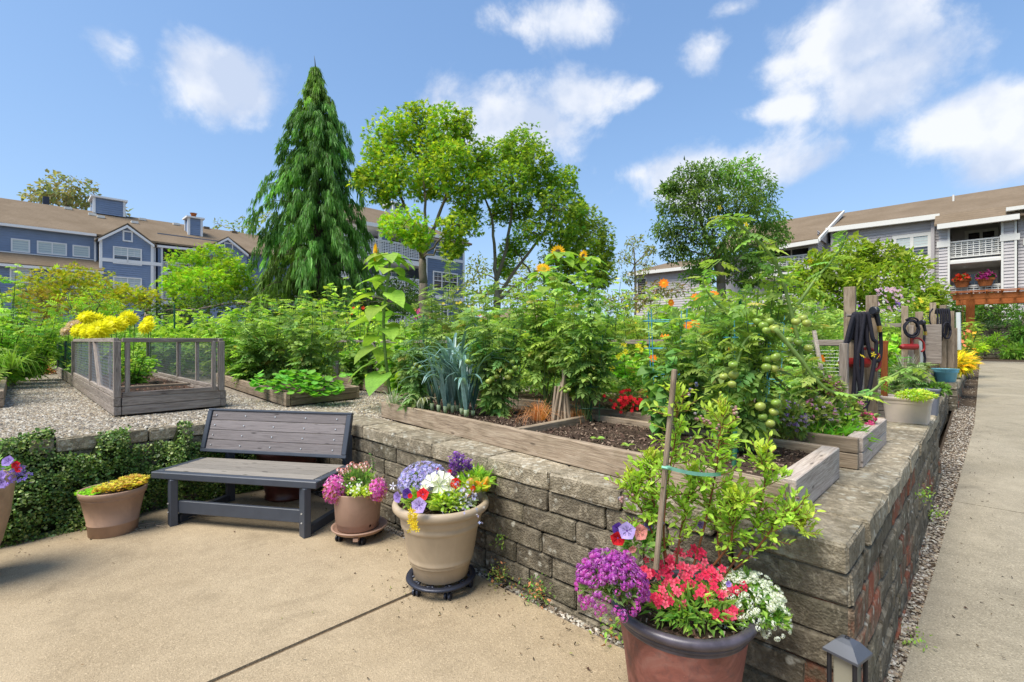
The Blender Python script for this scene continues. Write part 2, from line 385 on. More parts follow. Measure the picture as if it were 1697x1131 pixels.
M['glass'] = m_glass('window_glass', (.045, .05, .055)); M['blind'] = m_plain('window_blind', (.50, .56, .53), .35, .6, var=.05); M['lampglass'] = m_glass('lantern_glass', (.34, .32, .24), .25)
def m_ground(name, c0, c1, sc=8, bs=.6):
    m, nt, b = mk(name, .95, spec=.1); v = coords(nt, 'Object'); n = noise(nt, v, sc, 7, .65); v2 = voro(nt, v, 55, out='Color')
    s = nt.nodes.new('ShaderNodeSeparateColor'); nt.links.new(v2, s.inputs[0]); col = ramp(nt, s.outputs[0], [(0, tuple(x * .55 for x in c0)), (.5, c0), (1, c1)])
    col = mixc(nt, mrange(nt, n, .35, .7, 0, .5), col, tuple(x * .65 for x in c0)); setc(nt, b, col); bump(nt, b, voro(nt, v, 55), bs, .012); return m
M['gravel'] = m_ground('gravel_ground', (.26, .215, .165), (.46, .41, .335)); M['earth'] = m_ground('earth', (.085, .06, .04), (.13, .1, .07)); M['lawn'] = m_ground('lawn', (.06, .1, .025), (.1, .16, .04))
# ------------------------------------------------------------------ ground, patio, path
def zpath(s): return 0 if s < 2.0 else min(.78, (s - 2.0) * .041)
mb = MB(); mb.add([(-400, -300, -.09), (400, -300, -.09), (400, 500, -.09), (-400, 500, -.09)], [(0, 1, 2, 3)])
tag(mb.build('ground', M['earth']), kind='structure')
# garden terrace: L-shaped sheet behind the walls
mb = MB()
ss = [.16, 8, 30, 120, 300]; 
mb.add([tuple(G(.16, .16, GL - .02)), tuple(G(300, .16, GL - .02)), tuple(G(300, 300, GL - .02)), tuple(G(.16, 300, GL - .02))], [(0, 1, 2, 3)])
mb.add([tuple(G(-200, 5.15, GL - .02)), tuple(G(.16, 5.15, GL - .02)), tuple(G(.16, 300, GL - .02)), tuple(G(-200, 300, GL - .02))], [(0, 1, 2, 3)])
tag(mb.build('garden_ground', M['gravel']), kind='structure')
# patio slabs: real plates with an open joint between them
def slab(name, pts, z, th, mat, parent=None):
    m = MB(); n = len(pts); V = [(p[0], p[1], z) for p in pts] + [(p[0], p[1], z - th) for p in pts]
    m.add(V, [tuple(range(n)), tuple(range(n, 2 * n))[::-1]] + [(i, i + n, (i + 1) % n + n, (i + 1) % n)[::-1] for i in range(n)])
    return m.build(name, mat, parent)
patio = bpy.data.objects.new('patio', None); COL.objects.link(patio); patio['kind'] = 'structure'
gs = lambda s, t: tuple(G(s, t))[:2]
slab('slab', [gs(-5.5, 2.07), gs(-5.5, -1.5), gs(-.095, -1.5), gs(-.095, 2.07)], 0, .07, M['patio'], patio)
slab('slab', [gs(-5.5, 4.9), gs(-5.5, 2.095), gs(-.095, 2.095), gs(-.13, 4.9)], .003, .07, M['patio'], patio)
mb = MB(); mb.add([tuple(G(-5.5, 2.065, -.009)), tuple(G(-.095, 2.065, -.009)), tuple(G(-.095, 2.1, -.009)), tuple(G(-5.5, 2.1, -.009))], [(0, 1, 2, 3)])
M['joint'] = m_plain('joint_filler', (.16, .115, .07), .95, .1, var=.4, scale=30); mb.build('joint_filler', M['joint'], patio)
# path slabs rising to the garden level
path = bpy.data.objects.new('path', None); COL.objects.link(path); path['kind'] = 'structure'
edges = [-.095, 3.69, 10.44, 17.2, 21.9]
for k in range(4):
    s0, s1 = edges[k] + .009, edges[k + 1] - .009; n = 8; mb = MB(); V = []; Fc = []
    for i in range(n + 1):
        s = s0 + (s1 - s0) * i / n; z = zpath(s)
        for t in (-.075 - .022 * max(0, min(s, 8)), -2.3): V += [tuple(G(s, t, z)), tuple(G(s, t, z - .1))]
    for i in range(n):
        o = i * 4; Fc += [(o, o + 4, o + 6, o + 2), (o + 1, o + 5, o + 4, o), (o + 2, o + 6, o + 7, o + 3)]
    Fc += [(0, 2, 3, 1), (4 * n, 4 * n + 1, 4 * n + 3, 4 * n + 2)]
    mb.add(V, Fc); mb.build('slab', M['path'], path)
mb = MB(); V = []; Fc = []
for i in range(24):
    s = -6 + i * 1.4; z = zpath(s) - .03; V += [tuple(G(s, -2.25, z)), tuple(G(s, -60, z))]
    if i: Fc.append((2 * i - 2, 2 * i, 2 * i + 1, 2 * i - 1))
mb.add(V, Fc); tag(mb.build('lawn', M['lawn']), kind='structure')
# earth under the gravel strips
mb = MB(); mb.add([tuple(G(-.2, -.1, -.034)), tuple(G(.1, -.1, -.034)), tuple(G(.1, 4.8, -.034)), tuple(G(-.2, 4.8, -.034))], [(0, 1, 2, 3)]); mb.add([tuple(G(-6, 4.6, -.034)), tuple(G(.1, 4.6, -.034)), tuple(G(.1, 4.9, -.034)), tuple(G(-6, 4.9, -.034))], [(0, 1, 2, 3)]); tag(mb.build('wall_foot_earth', M['earth']), kind='structure')
mb = MB(); V = []; Fc = []
for i in range(30):
    s = -.1 + i * .76; z = zpath(s) - .03; V += [tuple(G(s, .05, z)), tuple(G(s, -.26, z))]
    if i: Fc.append((2 * i - 2, 2 * i, 2 * i + 1, 2 * i - 1))
mb.add(V, Fc); tag(mb.build('path_verge', M['earth']), kind='structure')

# ------------------------------------------------------------------ gravel stones
def stones(pts, size, name, parent=None, cols=None):
    n = len(pts); oc = np.array([(1, 0, 0), (-.5, .87, 0), (-.5, -.87, 0), (.1, .1, .62), (.4, -.75, .3), (-.8, .2, .3)], float)
    tri = np.array([(0, 1, 3), (1, 5, 3), (5, 2, 3), (2, 4, 3), (4, 0, 3), (0, 4, 2), (0, 2, 1), (1, 2, 5)])[:5]
    sc = size * rng.uniform(.55, 1.35, (n, 1, 1)) * rng.uniform(.7, 1.2, (n, 1, 3)); an = rng.uniform(0, 6.28, n); c, s = np.cos(an), np.sin(an)
    Rm = np.zeros((n, 3, 3)); Rm[:, 0, 0] = c; Rm[:, 0, 1] = -s; Rm[:, 1, 0] = s; Rm[:, 1, 1] = c; Rm[:, 2, 2] = 1
    V = np.einsum('nij,nkj->nki', Rm, oc[None] * sc * (1 + rng.uniform(-.2, .2, (n, 6, 3)))) + np.asarray(pts)[:, None, :]
    if cols is None: cols = [(.42, .36, .28), (.29, .24, .19), (.54, .49, .42), (.21, .18, .15), (.37, .29, .2)]
    cc = np.array(cols)[rng.integers(0, len(cols), n)] * rng.uniform(.75, 1.2, (n, 1))
    m = MB(); m.add(V.reshape(-1, 3), (tri[None] + (np.arange(n) * 6)[:, None, None]).reshape(-1, 3), np.repeat(cc, 6, axis=0))
    return m.build(name, M['stone'], parent)
pts = []
def grav(n, s0, s1, t0, t1, z, acc):
    S = rng.uniform(s0, s1, n); T = rng.uniform(t0, t1, n)
    acc.append(np.stack([CO.x + A2.x * S + B2.x * T, CO.y + A2.y * S + B2.y * T, np.full(n, z) if not callable(z) else np.array([z(q) for q in S])], 1))
acc = []
grav(6500, -3.4, .0, 4.95, 5.9, GL - .02, acc); grav(9500, -2.35, -1.42, 5.9, 9.5, GL - .02, acc); grav(7000, -3.4, -1.5, 5.2, 8.0, GL - .02, acc)
grav(6000, -.45, .05, 5.0, 8.5, GL - .02, acc); grav(9000, .0, 1.6, 3.7, 5.9, GL - .02, acc); grav(3500, .95, 1.6, 5.2, 8, GL - .02, acc); grav(2500, -2.3, -1.45, 9.5, 14, GL - .02, acc)
grav(1500, .98, 1.35, .3, 4, GL - .02, acc); grav(1200, .25, 1.3, .14, .3, GL - .02, acc)
tag(stones(np.concatenate(acc), .016, 'gravel'), 'pale crushed gravel covering the garden paths between the raised beds', kind='stuff')
acc = []
zf = lambda q: zpath(q) - .025
for s0 in np.arange(0, 10, .5):
    grav(int(420 - s0 * 22), s0, s0 + .5, -.085 - .022 * min(s0, 8), .02, zf, acc)
grav(500, 10, 21, -.24, .1, zf, acc); grav(2600, -.1, .0, 0, 4.5, -.03, acc)
tag(stones(np.concatenate(acc), .011, 'pebbles', cols=[(.42, .36, .28), (.27, .22, .17), (.52, .48, .42), (.18, .15, .13), (.33, .25, .18)]), 'small brown and grey pebbles in the strip along the wall foot', kind='stuff')

# ------------------------------------------------------------------ block walls
def block_mesh(w, d, h, mat, ch=.014, jit=.006):
    def ax(L, k): 
        a = [-L / 2, -L / 2 + ch] + [(-L / 2 + ch) + (L - 2 * ch) * i / k for i in range(1, k)] + [L / 2 - ch, L / 2]; return a
    X, Y, Z = ax(w, 3), ax(d, 1), ax(h, 1); idx = {}; V = []; Fc = []
    sh = (rng.uniform(-jit, jit, 3))
    def vid(i, j, k):
        key = (i, j, k)
        if key not in idx:
            x, y, z = X[i], Y[j], Z[k]; e = (i in (0, len(X) - 1)) + (j in (0, len(Y) - 1)) + (k in (0, len(Z) - 1))
            if e >= 2: x -= math.copysign(ch * .55, x) * (i in (0, len(X) - 1)); y -= math.copysign(ch * .55, y) * (j in (0, len(Y) - 1)); z -= math.copysign(ch * .55, z) * (k in (0, len(Z) - 1))
            q = jit
            idx[key] = len(V); V.append((x + rng.uniform(-q, q) * .6, y + rng.uniform(-q, q), z + rng.uniform(-q, q) * .6))
        return idx[key]
    nx, ny, nz = len(X) - 1, len(Y) - 1, len(Z) - 1
    for i in range(nx):
        for j in range(ny): Fc += [(vid(i, j, 0), vid(i, j + 1, 0), vid(i + 1, j + 1, 0), vid(i + 1, j, 0)), (vid(i, j, nz), vid(i + 1, j, nz), vid(i + 1, j + 1, nz), vid(i, j + 1, nz))]
        for k in range(nz): Fc += [(vid(i, 0, k), vid(i + 1, 0, k), vid(i + 1, 0, k + 1), vid(i, 0, k + 1)), (vid(i, ny, k), vid(i, ny, k + 1), vid(i + 1, ny, k + 1), vid(i + 1, ny, k))]
    for j in range(ny):
        for k in range(nz): Fc += [(vid(0, j, k), vid(0, j, k + 1), vid(0, j + 1, k + 1), vid(0, j + 1, k)), (vid(nx, j, k), vid(nx, j + 1, k), vid(nx, j + 1, k + 1), vid(nx, j, k + 1))]
    m = MB(); m.add(V, Fc); return m
AA = math.atan2(A2.y, A2.x); AB = math.atan2(B2.y, B2.x)
def put_block(name, c, ang, w, d, h, mat, parent, ch=.014, jit=.006):
    m = block_mesh(w, d, h, mat, ch, jit); o = m.build(name, mat, None, False, keep=True)
    COL.objects.unlink(o); o.location = c; o.rotation_euler = (rng.uniform(-.006, .006), rng.uniform(-.006, .006), ang + rng.uniform(-.012, .012)); link(o, parent); return o
ROWH = .126
# o: world origin of the wall line, ang: direction along it, side: +1 when the body lies to the left of that direction
def wall(name, label, fn, length, side, capj, rows=6, ztop=GL, depth=.26, capd=.33, zmin=lambda q: 0, mats=('block',), redf=None, core=True, rowh=ROWH, capmat='cap', bw=(.27, .47), cut=None, batter=.0):
    o0 = fn(0); t = thing(name, label, 'wall', (o0.x, o0.y, 0))
    d = (fn(1) - fn(0)).normalized(); ang = math.atan2(d.y, d.x); nrm = Vector((-d.y, d.x, 0)) * side
    caph = .112 if rowh > .1 else .1
    j = capj
    for q0, q1 in zip(j[:-1], j[1:]):
        if cut and cut[0] < (q0 + q1) / 2 < cut[1]: continue
        c = fn((q0 + q1) / 2) + nrm * (capd / 2 - .012); c.z = ztop - caph / 2
        put_block('cap_block', c, ang, q1 - q0 - .009, capd + u(-.006, .006), caph, M[capmat], t, .012, .0055)
    z = ztop - caph - .003; r = 0
    while z > -.06 and r < rows:
        q = -u(0, .25) if r % 2 else 0.0
        first = True
        while q < length - .05:
            w = u(*bw); q1 = min(q + w, length)
            if length - q1 < .12: q1 = length
            a0 = max(q, 0); zb = z - rowh
            if q1 - a0 > .05 and z > zmin((a0 + q1) / 2) - .03:
                mt = M['redblock'] if redf and redf((a0 + q1) / 2, r) else M[mats[R.randrange(len(mats))]]
                c = fn((a0 + q1) / 2) + nrm * (depth / 2 + u(-.005, .007) - batter * (r + 1)); c.z = z - rowh / 2
                put_block('block', c, ang, q1 - a0 - .007, depth, rowh - .006, mt, t, .011, .005)
            q = q1
        z -= rowh; r += 1
    if core:
        m = MB(); a, b = fn(.03), fn(length - .03); n0, n1 = nrm * .05, nrm * (depth + .03)
        za, zb = -.05, ztop - .06
        V = [tuple(p + n) for p in (a, b) for n in (n0, n1)]; V = [(x, y, zz) for (x, y, _) in V for zz in (za, zb)]
        m.add(V, [(0, 1, 5, 4), (2, 6, 7, 3), (0, 2, 3, 1), (4, 5, 7, 6), (1, 3, 7, 5)]); m.build('core', M['core'], t)
    return t
capj = [0.0, .5, .97, 1.45, 1.97, 2.57, 3.1, 3.6, 4.15, 4.92]
wall('retaining_wall', 'low tumbled block retaining wall running behind the flower pots under the long bed', lambda q: G(0, q), 4.92, -1, capj)
wall('retaining_wall', 'block retaining wall with reddish stained stones running beside the concrete path', lambda q: G(q, 0), 4.7, 1, [.335, .86, 1.3, 1.86, 2.55, 3.1, 3.75, 4.28, 4.7], zmin=zpath,
     redf=lambda q, r: R.random() < (.33 if q < 3.4 else .2) or (q < .5 and r in (1, 2)), batter=.006)
wall('retaining_wall', 'ivy covered block wall behind the bench at the left of the patio', lambda q: G(.26 - q, 4.93), 6.0, -1, [0, .55, 1.05, 1.6, 2.2, 2.75, 3.3, 3.9, 4.4, 5.0, 5.5, 6.0], capmat='cap', ztop=.725)
wall('retaining_wall', 'farther block wall end carrying the light blue pot beside the path', lambda q: G(9.45, -.02 + q), .75, -1, [0, .4, .75], rows=3, bw=(.25, .4))
wall('retaining_wall', 'low block edge along the path from the blue pot to the pergola', lambda q: G(9.8 + q, -.02), 11.5, 1, [i * .52 for i in range(23)], rows=3, zmin=zpath, redf=lambda q, r: R.random() < .25)
# the piece of wall between both capped stretches, its caps missing
wall('retaining_wall', 'uncapped dip of the block wall between the grey planter and the blue pot', lambda q: G(4.72 + q, .1), 4.72, 1, [0], rows=4, ztop=GL - .02, zmin=zpath)
# terrace wall at the far end of the path
wall('terrace_wall', 'dark grey block terrace wall behind the shrubs at the end of the path', lambda q: G(25.0, 2.6 - q), 9.0, 1, [i * .6 for i in range(16)], rows=6, ztop=2.12, rowh=.21, mats=('darkblock',), capmat='darkblock', bw=(.5, .75), depth=.35, capd=.36)
mb = MB(); z = 2.1; mb.add([tuple(G(25.3, 40, z)), tuple(G(25.3, -40, z)), tuple(G(80, -40, z)), tuple(G(80, 40, z))], [(0, 1, 2, 3)])
mb.add([tuple(G(21.9, -12, .76)), tuple(G(21.9, 12, .76)), tuple(G(25.2, 12, .86)), tuple(G(25.2, -12, .86))], [(0, 1, 2, 3)])
mb.add([tuple(G(25.29, -40, .6)), tuple(G(25.29, 40, .6)), tuple(G(25.29, 40, 2.1)), tuple(G(25.29, -40, 2.1))], [(0, 1, 2, 3)])
tag(mb.build('planted_bank', M['earth']), kind='structure')

# ------------------------------------------------------------------ boards, raised beds
def board(p0, p1, w, h, mat, parent, name='board', roll=0, ch=.004):
    p0, p1 = Vector(p0), Vector(p1); L = (p1 - p0).length; d = (p1 - p0).normalized(); m = MB(); n = 4
    V = []; xs = [-L / 2, -L / 2 + ch, L / 2 - ch, L / 2]
    for i, x in enumerate(xs):
        k = ch if i in (0, 3) else 0
        for (a, b) in ((-w / 2 + ch + k, -h / 2 + k), (w / 2 - ch - k, -h / 2 + k), (w / 2 - k, -h / 2 + ch + k), (w / 2 - k, h / 2 - ch - k), (w / 2 - ch - k, h / 2 - k), (-w / 2 + ch + k, h / 2 - k), (-w / 2 + k, h / 2 - ch - k), (-w / 2 + k, -h / 2 + ch + k)):
            V.append((x, a, b))
    Fc = [(i * 8 + k, i * 8 + (k + 1) % 8, (i + 1) * 8 + (k + 1) % 8, (i + 1) * 8 + k)[::-1] for i in range(3) for k in range(8)]
    Fc += [tuple(range(8)), tuple(range(24, 32))[::-1]]
    Fc = [f[::-1] for f in Fc]
    m.add(V, Fc); o = m.build(name, mat, None, keep=True); COL.objects.unlink(o)
    z = Vector((0, 0, 1))
    if abs(d.z) > .97: z = Vector((B2.x, B2.y, 0))
    y = z.cross(d).normalized(); z = d.cross(y); Mx = Matrix((d, y, z)).transposed().to_4x4()
    if roll: Mx = Mx @ Matrix.Rotation(roll, 4, 'X')
    Mx.translation = (p0 + p1) / 2
    o.location = Mx.translation; o.rotation_euler = Mx.to_euler(); link(o, parent); return o

def flakes(n, fn, z, size, cols, parent, name='mulch'):
    P_ = np.array([tuple(fn()) for _ in range(n)]); P_[:, 2] = z + rng.uniform(0, size * .9, n)
    q = np.array([(-.5, -.3, 0), (.5, -.3, 0.1), (.4, .3, 0), (-.5, .25, .15)]); S = size * rng.uniform(.5, 1.4, (n, 1, 1)) * np.array([1.3, .8, 1])
    ax = rng.normal(size=(n, 3)); ax /= np.linalg.norm(ax, axis=1)[:, None]; up = np.tile([0, 0, 1.], (n, 1)) + .9 * ax; up /= np.linalg.norm(up, axis=1)[:, None]
    X = np.cross(up, rng.normal(size=(n, 3))); X /= np.linalg.norm(X, axis=1)[:, None]; Y = np.cross(up, X); qs = q[None] * S
    V = P_[:, None] + qs[..., 0:1] * X[:, None] + qs[..., 1:2] * Y[:, None] + qs[..., 2:3] * up[:, None]
    c = np.array(cols)[rng.integers(0, len(cols), n)] * rng.uniform(.6, 1.3, (n, 1)); m = MB()
    m.add(V.reshape(-1, 3), (np.arange(4)[None] + 4 * np.arange(n)[:, None]), np.repeat(c, 4, axis=0)); return m.build(name, M['mulch'], parent, kind='stuff')

def bed(label, c4, ztops, th=.045, rows=2, mat='wood', soil=True, nf=0, soilz=None, group=None, mats=None, rightth=None, z0=GL, fl=None):
    # c4: (s,t) corners front-right, front-left, back-left, back-right
    t = thing('raised_bed', label, 'raised bed', G(*c4[0], z0), 0, group); n = 4
    for i in range(4):
        a, b = c4[i], c4[(i + 1) % 4]; za, zb = ztops[i], ztops[(i + 1) % 4]
        mt = M[(mats or [mat] * 4)[i]]; w = rightth if (rightth and i == 3) else th
        for r in range(rows):
            ha, hb = (za - z0) / rows, (zb - z0) / rows; za_, zb_ = z0 + ha * (r + .5), z0 + hb * (r + .5)
            L = (Vector(b) - Vector(a)).length; e = -.0 if i % 2 else w * .5; d = (Vector(b) - Vector(a)).normalized()
            a_, b_ = Vector(a) + (d * (-w / 2) if i % 2 == 0 else d * (w / 2 + .002)), Vector(b) + (d * (w / 2) if i % 2 == 0 else d * (-w / 2 - .002))
            jog = u(-.004, .004)
            nseg = max(1, int(L / 2.6))
            for k in range(nseg):
                f0, f1 = k / nseg, (k + 1) / nseg
                pa, pb = a_.lerp(b_, f0), a_.lerp(b_, f1); pz0, pz1 = za_ + (zb_ - za_) * f0, za_ + (zb_ - za_) * f1
                if k: pa = pa + (pb - pa).normalized() * .004
                board(G(pa.x + jog, pa.y + jog, pz0), G(pb.x + jog, pb.y + jog, pz1), w, (ha + hb) / 2 - .004, mt, t)
    if soil:
        m = MB(); sz = (soilz or (min(ztops) - .035)); nn = 14; V = []
        for i in range(nn + 1):
            for k in range(nn + 1):
                fx, fy = i / nn, k / nn; s = (Vector(c4[0]) * (1 - fy) + Vector(c4[1]) * fy) * (1 - fx) + (Vector(c4[3]) * (1 - fy) + Vector(c4[2]) * fy) * fx
                p = G(s.x, s.y, sz + (rng.uniform(-.014, .014))); V.append(tuple(p))
        m.add(V, [(i * (nn + 1) + k, (i + 1) * (nn + 1) + k, (i + 1) * (nn + 1) + k + 1, i * (nn + 1) + k + 1)[::-1] for i in range(nn) for k in range(nn)])
        m.build('soil', M['soil'], t, True)
        if nf:
            def fn():
                fx, fy = R.random() * .92 + .04, R.random() * .96 + .02; s = (Vector(c4[0]) * (1 - fy) + Vector(c4[1]) * fy) * (1 - fx) + (Vector(c4[3]) * (1 - fy) + Vector(c4[2]) * fy) * fx
                return G(s.x, s.y, 0)
            flakes(nf, fn, sz, .016, fl or [(.10, .06, .045), (.2, .13, .1), (.06, .04, .03), (.3, .22, .16)], t)
    return t
bedA = bed('long weathered bed with bare mulch and tomatoes on the front wall', [(.10, .26), (.42, 3.95), (1.25, 3.95), (1.05, .26)], [.915, .885, .885, .915], rows=1, mats=['wood', 'wood', 'wood', 'woodlight'], rightth=.085, nf=5200, soilz=.855)
board(G(.23, 1.93, .865), G(1.12, 1.93, .865), .05, .08, M['wood'], bedA, 'divider')
bed('wooden bed edge with red and pink flowers behind the long bed', [(1.3, .2), (1.34, 3.4), (2.4, 3.4), (2.36, .2)], [.93, .93, .93, .93], rows=2, mats=['wood', 'wood', 'wood', 'woodlight'], rightth=.08, nf=400)
bed('wooden bed with wire mesh and orange gate behind the hose posts', [(3.6, .3), (3.6, 3.4), (4.8, 3.4), (4.8, .3)], [.93] * 4, rows=2, th=.06, mat='woodgrey')
bed('grey timber bed standing beside the light blue pot', [(9.1, .36), (9.1, 3.2), (10.6, 3.2), (10.6, .36)], [.96] * 4, rows=2, th=.09, mat='woodgrey')
bed('wooden bed with nasturtiums spilling over its near end', [(0.05, 5.45), (0.4, 9.7), (1.3, 9.7), (1.0, 5.6)], [.90, .92, .92, .90], rows=2, th=.05, mats=['wood', 'wood', 'wood', 'wood'])
bed('wooden bed with a leaning fence post behind the gravel path', [(1.62, 4.3), (1.62, 7.5), (2.7, 7.5), (2.7, 4.3)], [.92] * 4, rows=2, th=.05)
bed('bed at the far left edge with plants hanging over its boards', [(-4.0, 7.75), (-4.0, 14), (-2.28, 14), (-2.28, 7.75)], [.93] * 4, rows=2, th=.06, mats=['wood'] * 4)
cage = bed('grey timber bed fenced with posts and chicken wire beside the gravel', [(-1.44, 5.95), (-1.48, 14.4), (-.45, 14.4), (-.47, 6.02)], [.925] * 4, rows=2, th=.06, mat='woodgrey', nf=1800, fl=[(.24, .10, .06), (.3, .16, .1), (.14, .07, .05), (.34, .25, .17)])
bed('wooden bed crossing behind the tall tomatoes with a wire fence', [(6.0, .6), (6.0, 5.0), (7.2, 5.0), (7.2, .6)], [.95] * 4, rows=2, th=.05)
# the beds' fence work
def post(s, t, z0, z1, mat='woodgrey', parent=None, w=.07, lean=(0, 0), d=None):
    return board(G(s, t, z0), G(s + lean[0], t + lean[1], z1), w, d or w, M[mat], parent, 'post')
def rail(a, b, w, h, mat, parent, name='rail'): return board(G(*a), G(*b), w, h, M[mat], parent, name)
def wire_panel(a, b, z0, z1, parent, step=.05, r=.0011, mat='wire', name='wire_mesh', square=False, lean=1.7):
    a, b = Vector(a), Vector(b); L = (b - a).length; d = (b - a) / L; hgt = z1 - z0; m = MB(); w = hgt / lean
    def seg(x0, zz0, x1, zz1):
        p, q = a + d * x0, a + d * x1; m.tube([G(p.x, p.y, zz0), G(q.x, q.y, zz1)], r, 3, cap=False)
    if square:
        k = 0
        while k * step <= L: seg(k * step, z0, k * step, z1); k += 1
        k = 0
        while k * step <= hgt: seg(0, z0 + k * step, L, z0 + k * step); k += 1
    else:
        k = -int(w / step) - 1
        while k * step < L:
            x0, x1 = k * step, k * step + w
            c0, c1 = max(0, x0), min(L, x1)
            if c1 > c0:
                seg(c0, z0 + (c0 - x0) * lean, c1, z0 + (c1 - x0) * lean); seg(c0, z1 - (c0 - x0) * lean, c1, z1 - (c1 - x0) * lean)
            k += 1
    return m.build(name, M[mat], parent)
zt = 1.50
for (s, t, w) in ((-1.44, 5.95, .06), (-.49, 6.0, .06), (-1.45, 8.15, .06), (-1.47, 10.6, .07), (-.47, 8.2, .05), (-.46, 10.6, .06), (-1.355, 5.955, .04), (-.57, 5.99, .04)):
    post(s, t, .925, zt, parent=cage, w=w)
post(-1.45, 7.2, .93, zt, parent=cage, w=.05, lean=(0, .55)); post(-.47, 7.15, .93, zt, parent=cage, w=.04)
for z in (1.51, .95):
    rail((-1.40, 5.95, z), (-.53, 6.0, z), .045, .045, 'woodgrey', cage); rail((-1.44, 6.0, z), (-1.465, 10.6, z), .045, .045, 'woodgrey', cage); rail((-.48, 6.04, z), (-.46, 10.6, z), .045, .045, 'woodgrey', cage)
rail((-1.4, 10.6, 1.51), (-.5, 10.6, 1.51), .045, .045, 'woodgrey', cage)
board(G(-1.36, 7.1, .935), G(-.55, 7.15, .935), .04, .03, M['wood'], cage, 'divider')
wire_panel((-1.44, 6.0), (-1.465, 10.6), .97, zt, cage, .042); wire_panel((-.48, 6.04), (-.46, 10.6), .97, zt, cage, .042)
wire_panel((-1.475, 10.7), (-1.49, 14.3), .93, zt, cage, .1, .002, 'greenwire')
m = MB(); m.tube([G(-1.485, 14.3, .9), G(-1.485, 14.3, 1.5)], .04, 6); m.tube([G(-1.48, 12.4, .9), G(-1.48, 12.4, 1.5)], .02, 6); m.build('metal_post', M['dark_metal'], cage)
# strips of bunched netting hanging inside the near left panel
m = MB()
for (tt, wd) in ((7.75, .12), (6.55, .05)):
    for k in range(10):
        f = k / 10; m.tube([G(-1.43, tt + wd * f, .95), G(-1.43 + u(-.02, .02), tt + wd * f + u(-.03, .03), 1.25), G(-1.43, tt + wd * f * .5, 1.5)], .004, 3)
m.build('bunched_netting', M['mesh_cloth'], cage)

# low rail fence along the second row
fen = thing('rail_fence', 'low grey rail fence with a leaning post before the bean leaves', 'fence', G(1.66, 6.2, .9))
rail((1.62, 4.3, 1.49), (1.62, 7.6, 1.50), .05, .04, 'woodgrey', fen); post(1.62, 7.5, .92, 1.49, parent=fen, w=.07); post(1.62, 6.05, .92, 1.48, parent=fen, w=.045, lean=(0, .22)); post(1.62, 4.32, .92, 1.48, parent=fen, w=.05)
wire_panel((1.62, 6.3), (1.62, 7.5), .95, 1.47, fen, .06, .001)
fen = thing('rail_fence', 'grey rail fence showing through the tomatoes behind the leeks', 'fence', G(2.9, 4, .9))
rail((2.75, -0.0 + .5, 1.485), (2.75, 4.3, 1.495), .05, .05, 'woodgrey', fen)
for t in (.5, 1.75, 3.0, 4.3): post(2.75, t, .75, 1.48, parent=fen, w=.06)
fen = thing('rail_fence', 'wire mesh fence with top rail behind the pink flowers', 'fence', G(3.58, 1.5, .9))
rail((3.58, .52, 1.475), (3.58, 3.4, 1.475), .06, .05, 'woodgrey', fen); post(3.58, .50, .93, 1.46, parent=fen, w=.1, d=.06); post(3.58, 1.9, .93, 1.46, parent=fen, w=.06)
wire_panel((3.58, .55), (3.58, 3.4), .95, 1.46, fen, .035, .0009, square=True)
fen = thing('rail_fence', 'higher grey rail fence behind the hose posts', 'fence', G(8.8, 1.6, .9))
rail((8.9, .4, 1.78), (8.9, 4.3, 1.80), .05, .07, 'woodgrey', fen)
for t in (.45, 2.0, 4.2): post(8.9, t, .9, 1.8, parent=fen, w=.1, d=.08)
board(G(9.0, .17, 1.45), G(9.0, .40, 1.45), .03, .68, M['woodgrey'], fen, 'panel')
gate = thing('garden_gate', 'small orange stained gate frame with wire beside the hose posts', 'gate', G(3.62, .36, .9))
post(3.64, .33, .9, 1.48, 'cedar', gate, .05); rail((3.64, .30, 1.485), (3.64, .50, 1.485), .05, .035, 'cedar', gate); wire_panel((3.66, .35), (3.66, .5), .93, 1.46, gate, .02, .0012, square=True)
# ------------------------------------------------------------------ bench
BO = Vector((-2.95, 3.95, 0)); bx = Vector((.981, -.195, 0)).normalized(); by = Vector((.195, .981, 0)).normalized()
bench = thing('garden_bench', 'slatted grey brown bench with dark blue frame, its low back leaning, on the patio', 'bench', BO + bx * .75)
def BP(x, y, z): return BO + bx * x + by * y + Vector((0, 0, z))
def bb(name, p0, p1, w, h, mat='bench', parent=bench, ch=.004): return board(BP(*p0), BP(*p1), w, h, M[mat], parent, name, ch=ch)
seat = bb('seat_frame', (0, .03, .405), (1.5, .03, .405), .06, .055, ch=.006)
bb('seat_frame', (0.03, .062, .405), (.03, .50, .405), .06, .055); bb('seat_frame', (1.47, .062, .405), (1.47, .50, .405), .06, .055); bb('seat_frame', (0.06, .53, .39), (1.44, .53, .39), .06, .055)
for k in range(4): bb('slat', (.064, .115 + k * .112, .424), (1.436, .115 + k * .112, .424), .1, .022, 'seatslat', ch=.003)
def bk(x, f, off=0):    # point on the tilted back: f from 0 bottom to 1 top
    return (x - .035, .55 + .10 * f - off * .97, .49 + .36 * f + off * .2)
def bkb(name, a, b, w, h, mat, off=0, ch=.004):
    p0, p1 = BP(*bk(*a, off)), BP(*bk(*b, off)); return board(p0, p1, w, h, M[mat], bench, name, roll=0, ch=ch)
tilt = math.atan2(.10, .36)
def tiltb(name, x0, x1, f, w, h, mat, off=0):
    o = board(BP(*bk(x0, f, off)), BP(*bk(x1, f, off)), w, h, M[mat], bench, name)
    o.rotation_euler = (Matrix(o.rotation_euler.to_matrix()) @ Matrix.Rotation(-tilt, 3, 'X')).to_euler(); return o
tiltb('back_frame', -.01, 1.47, 1.0, .04, .02, 'bench'); tiltb('back_frame', -.01, 1.47, 0.0, .04, .03, 'bench')
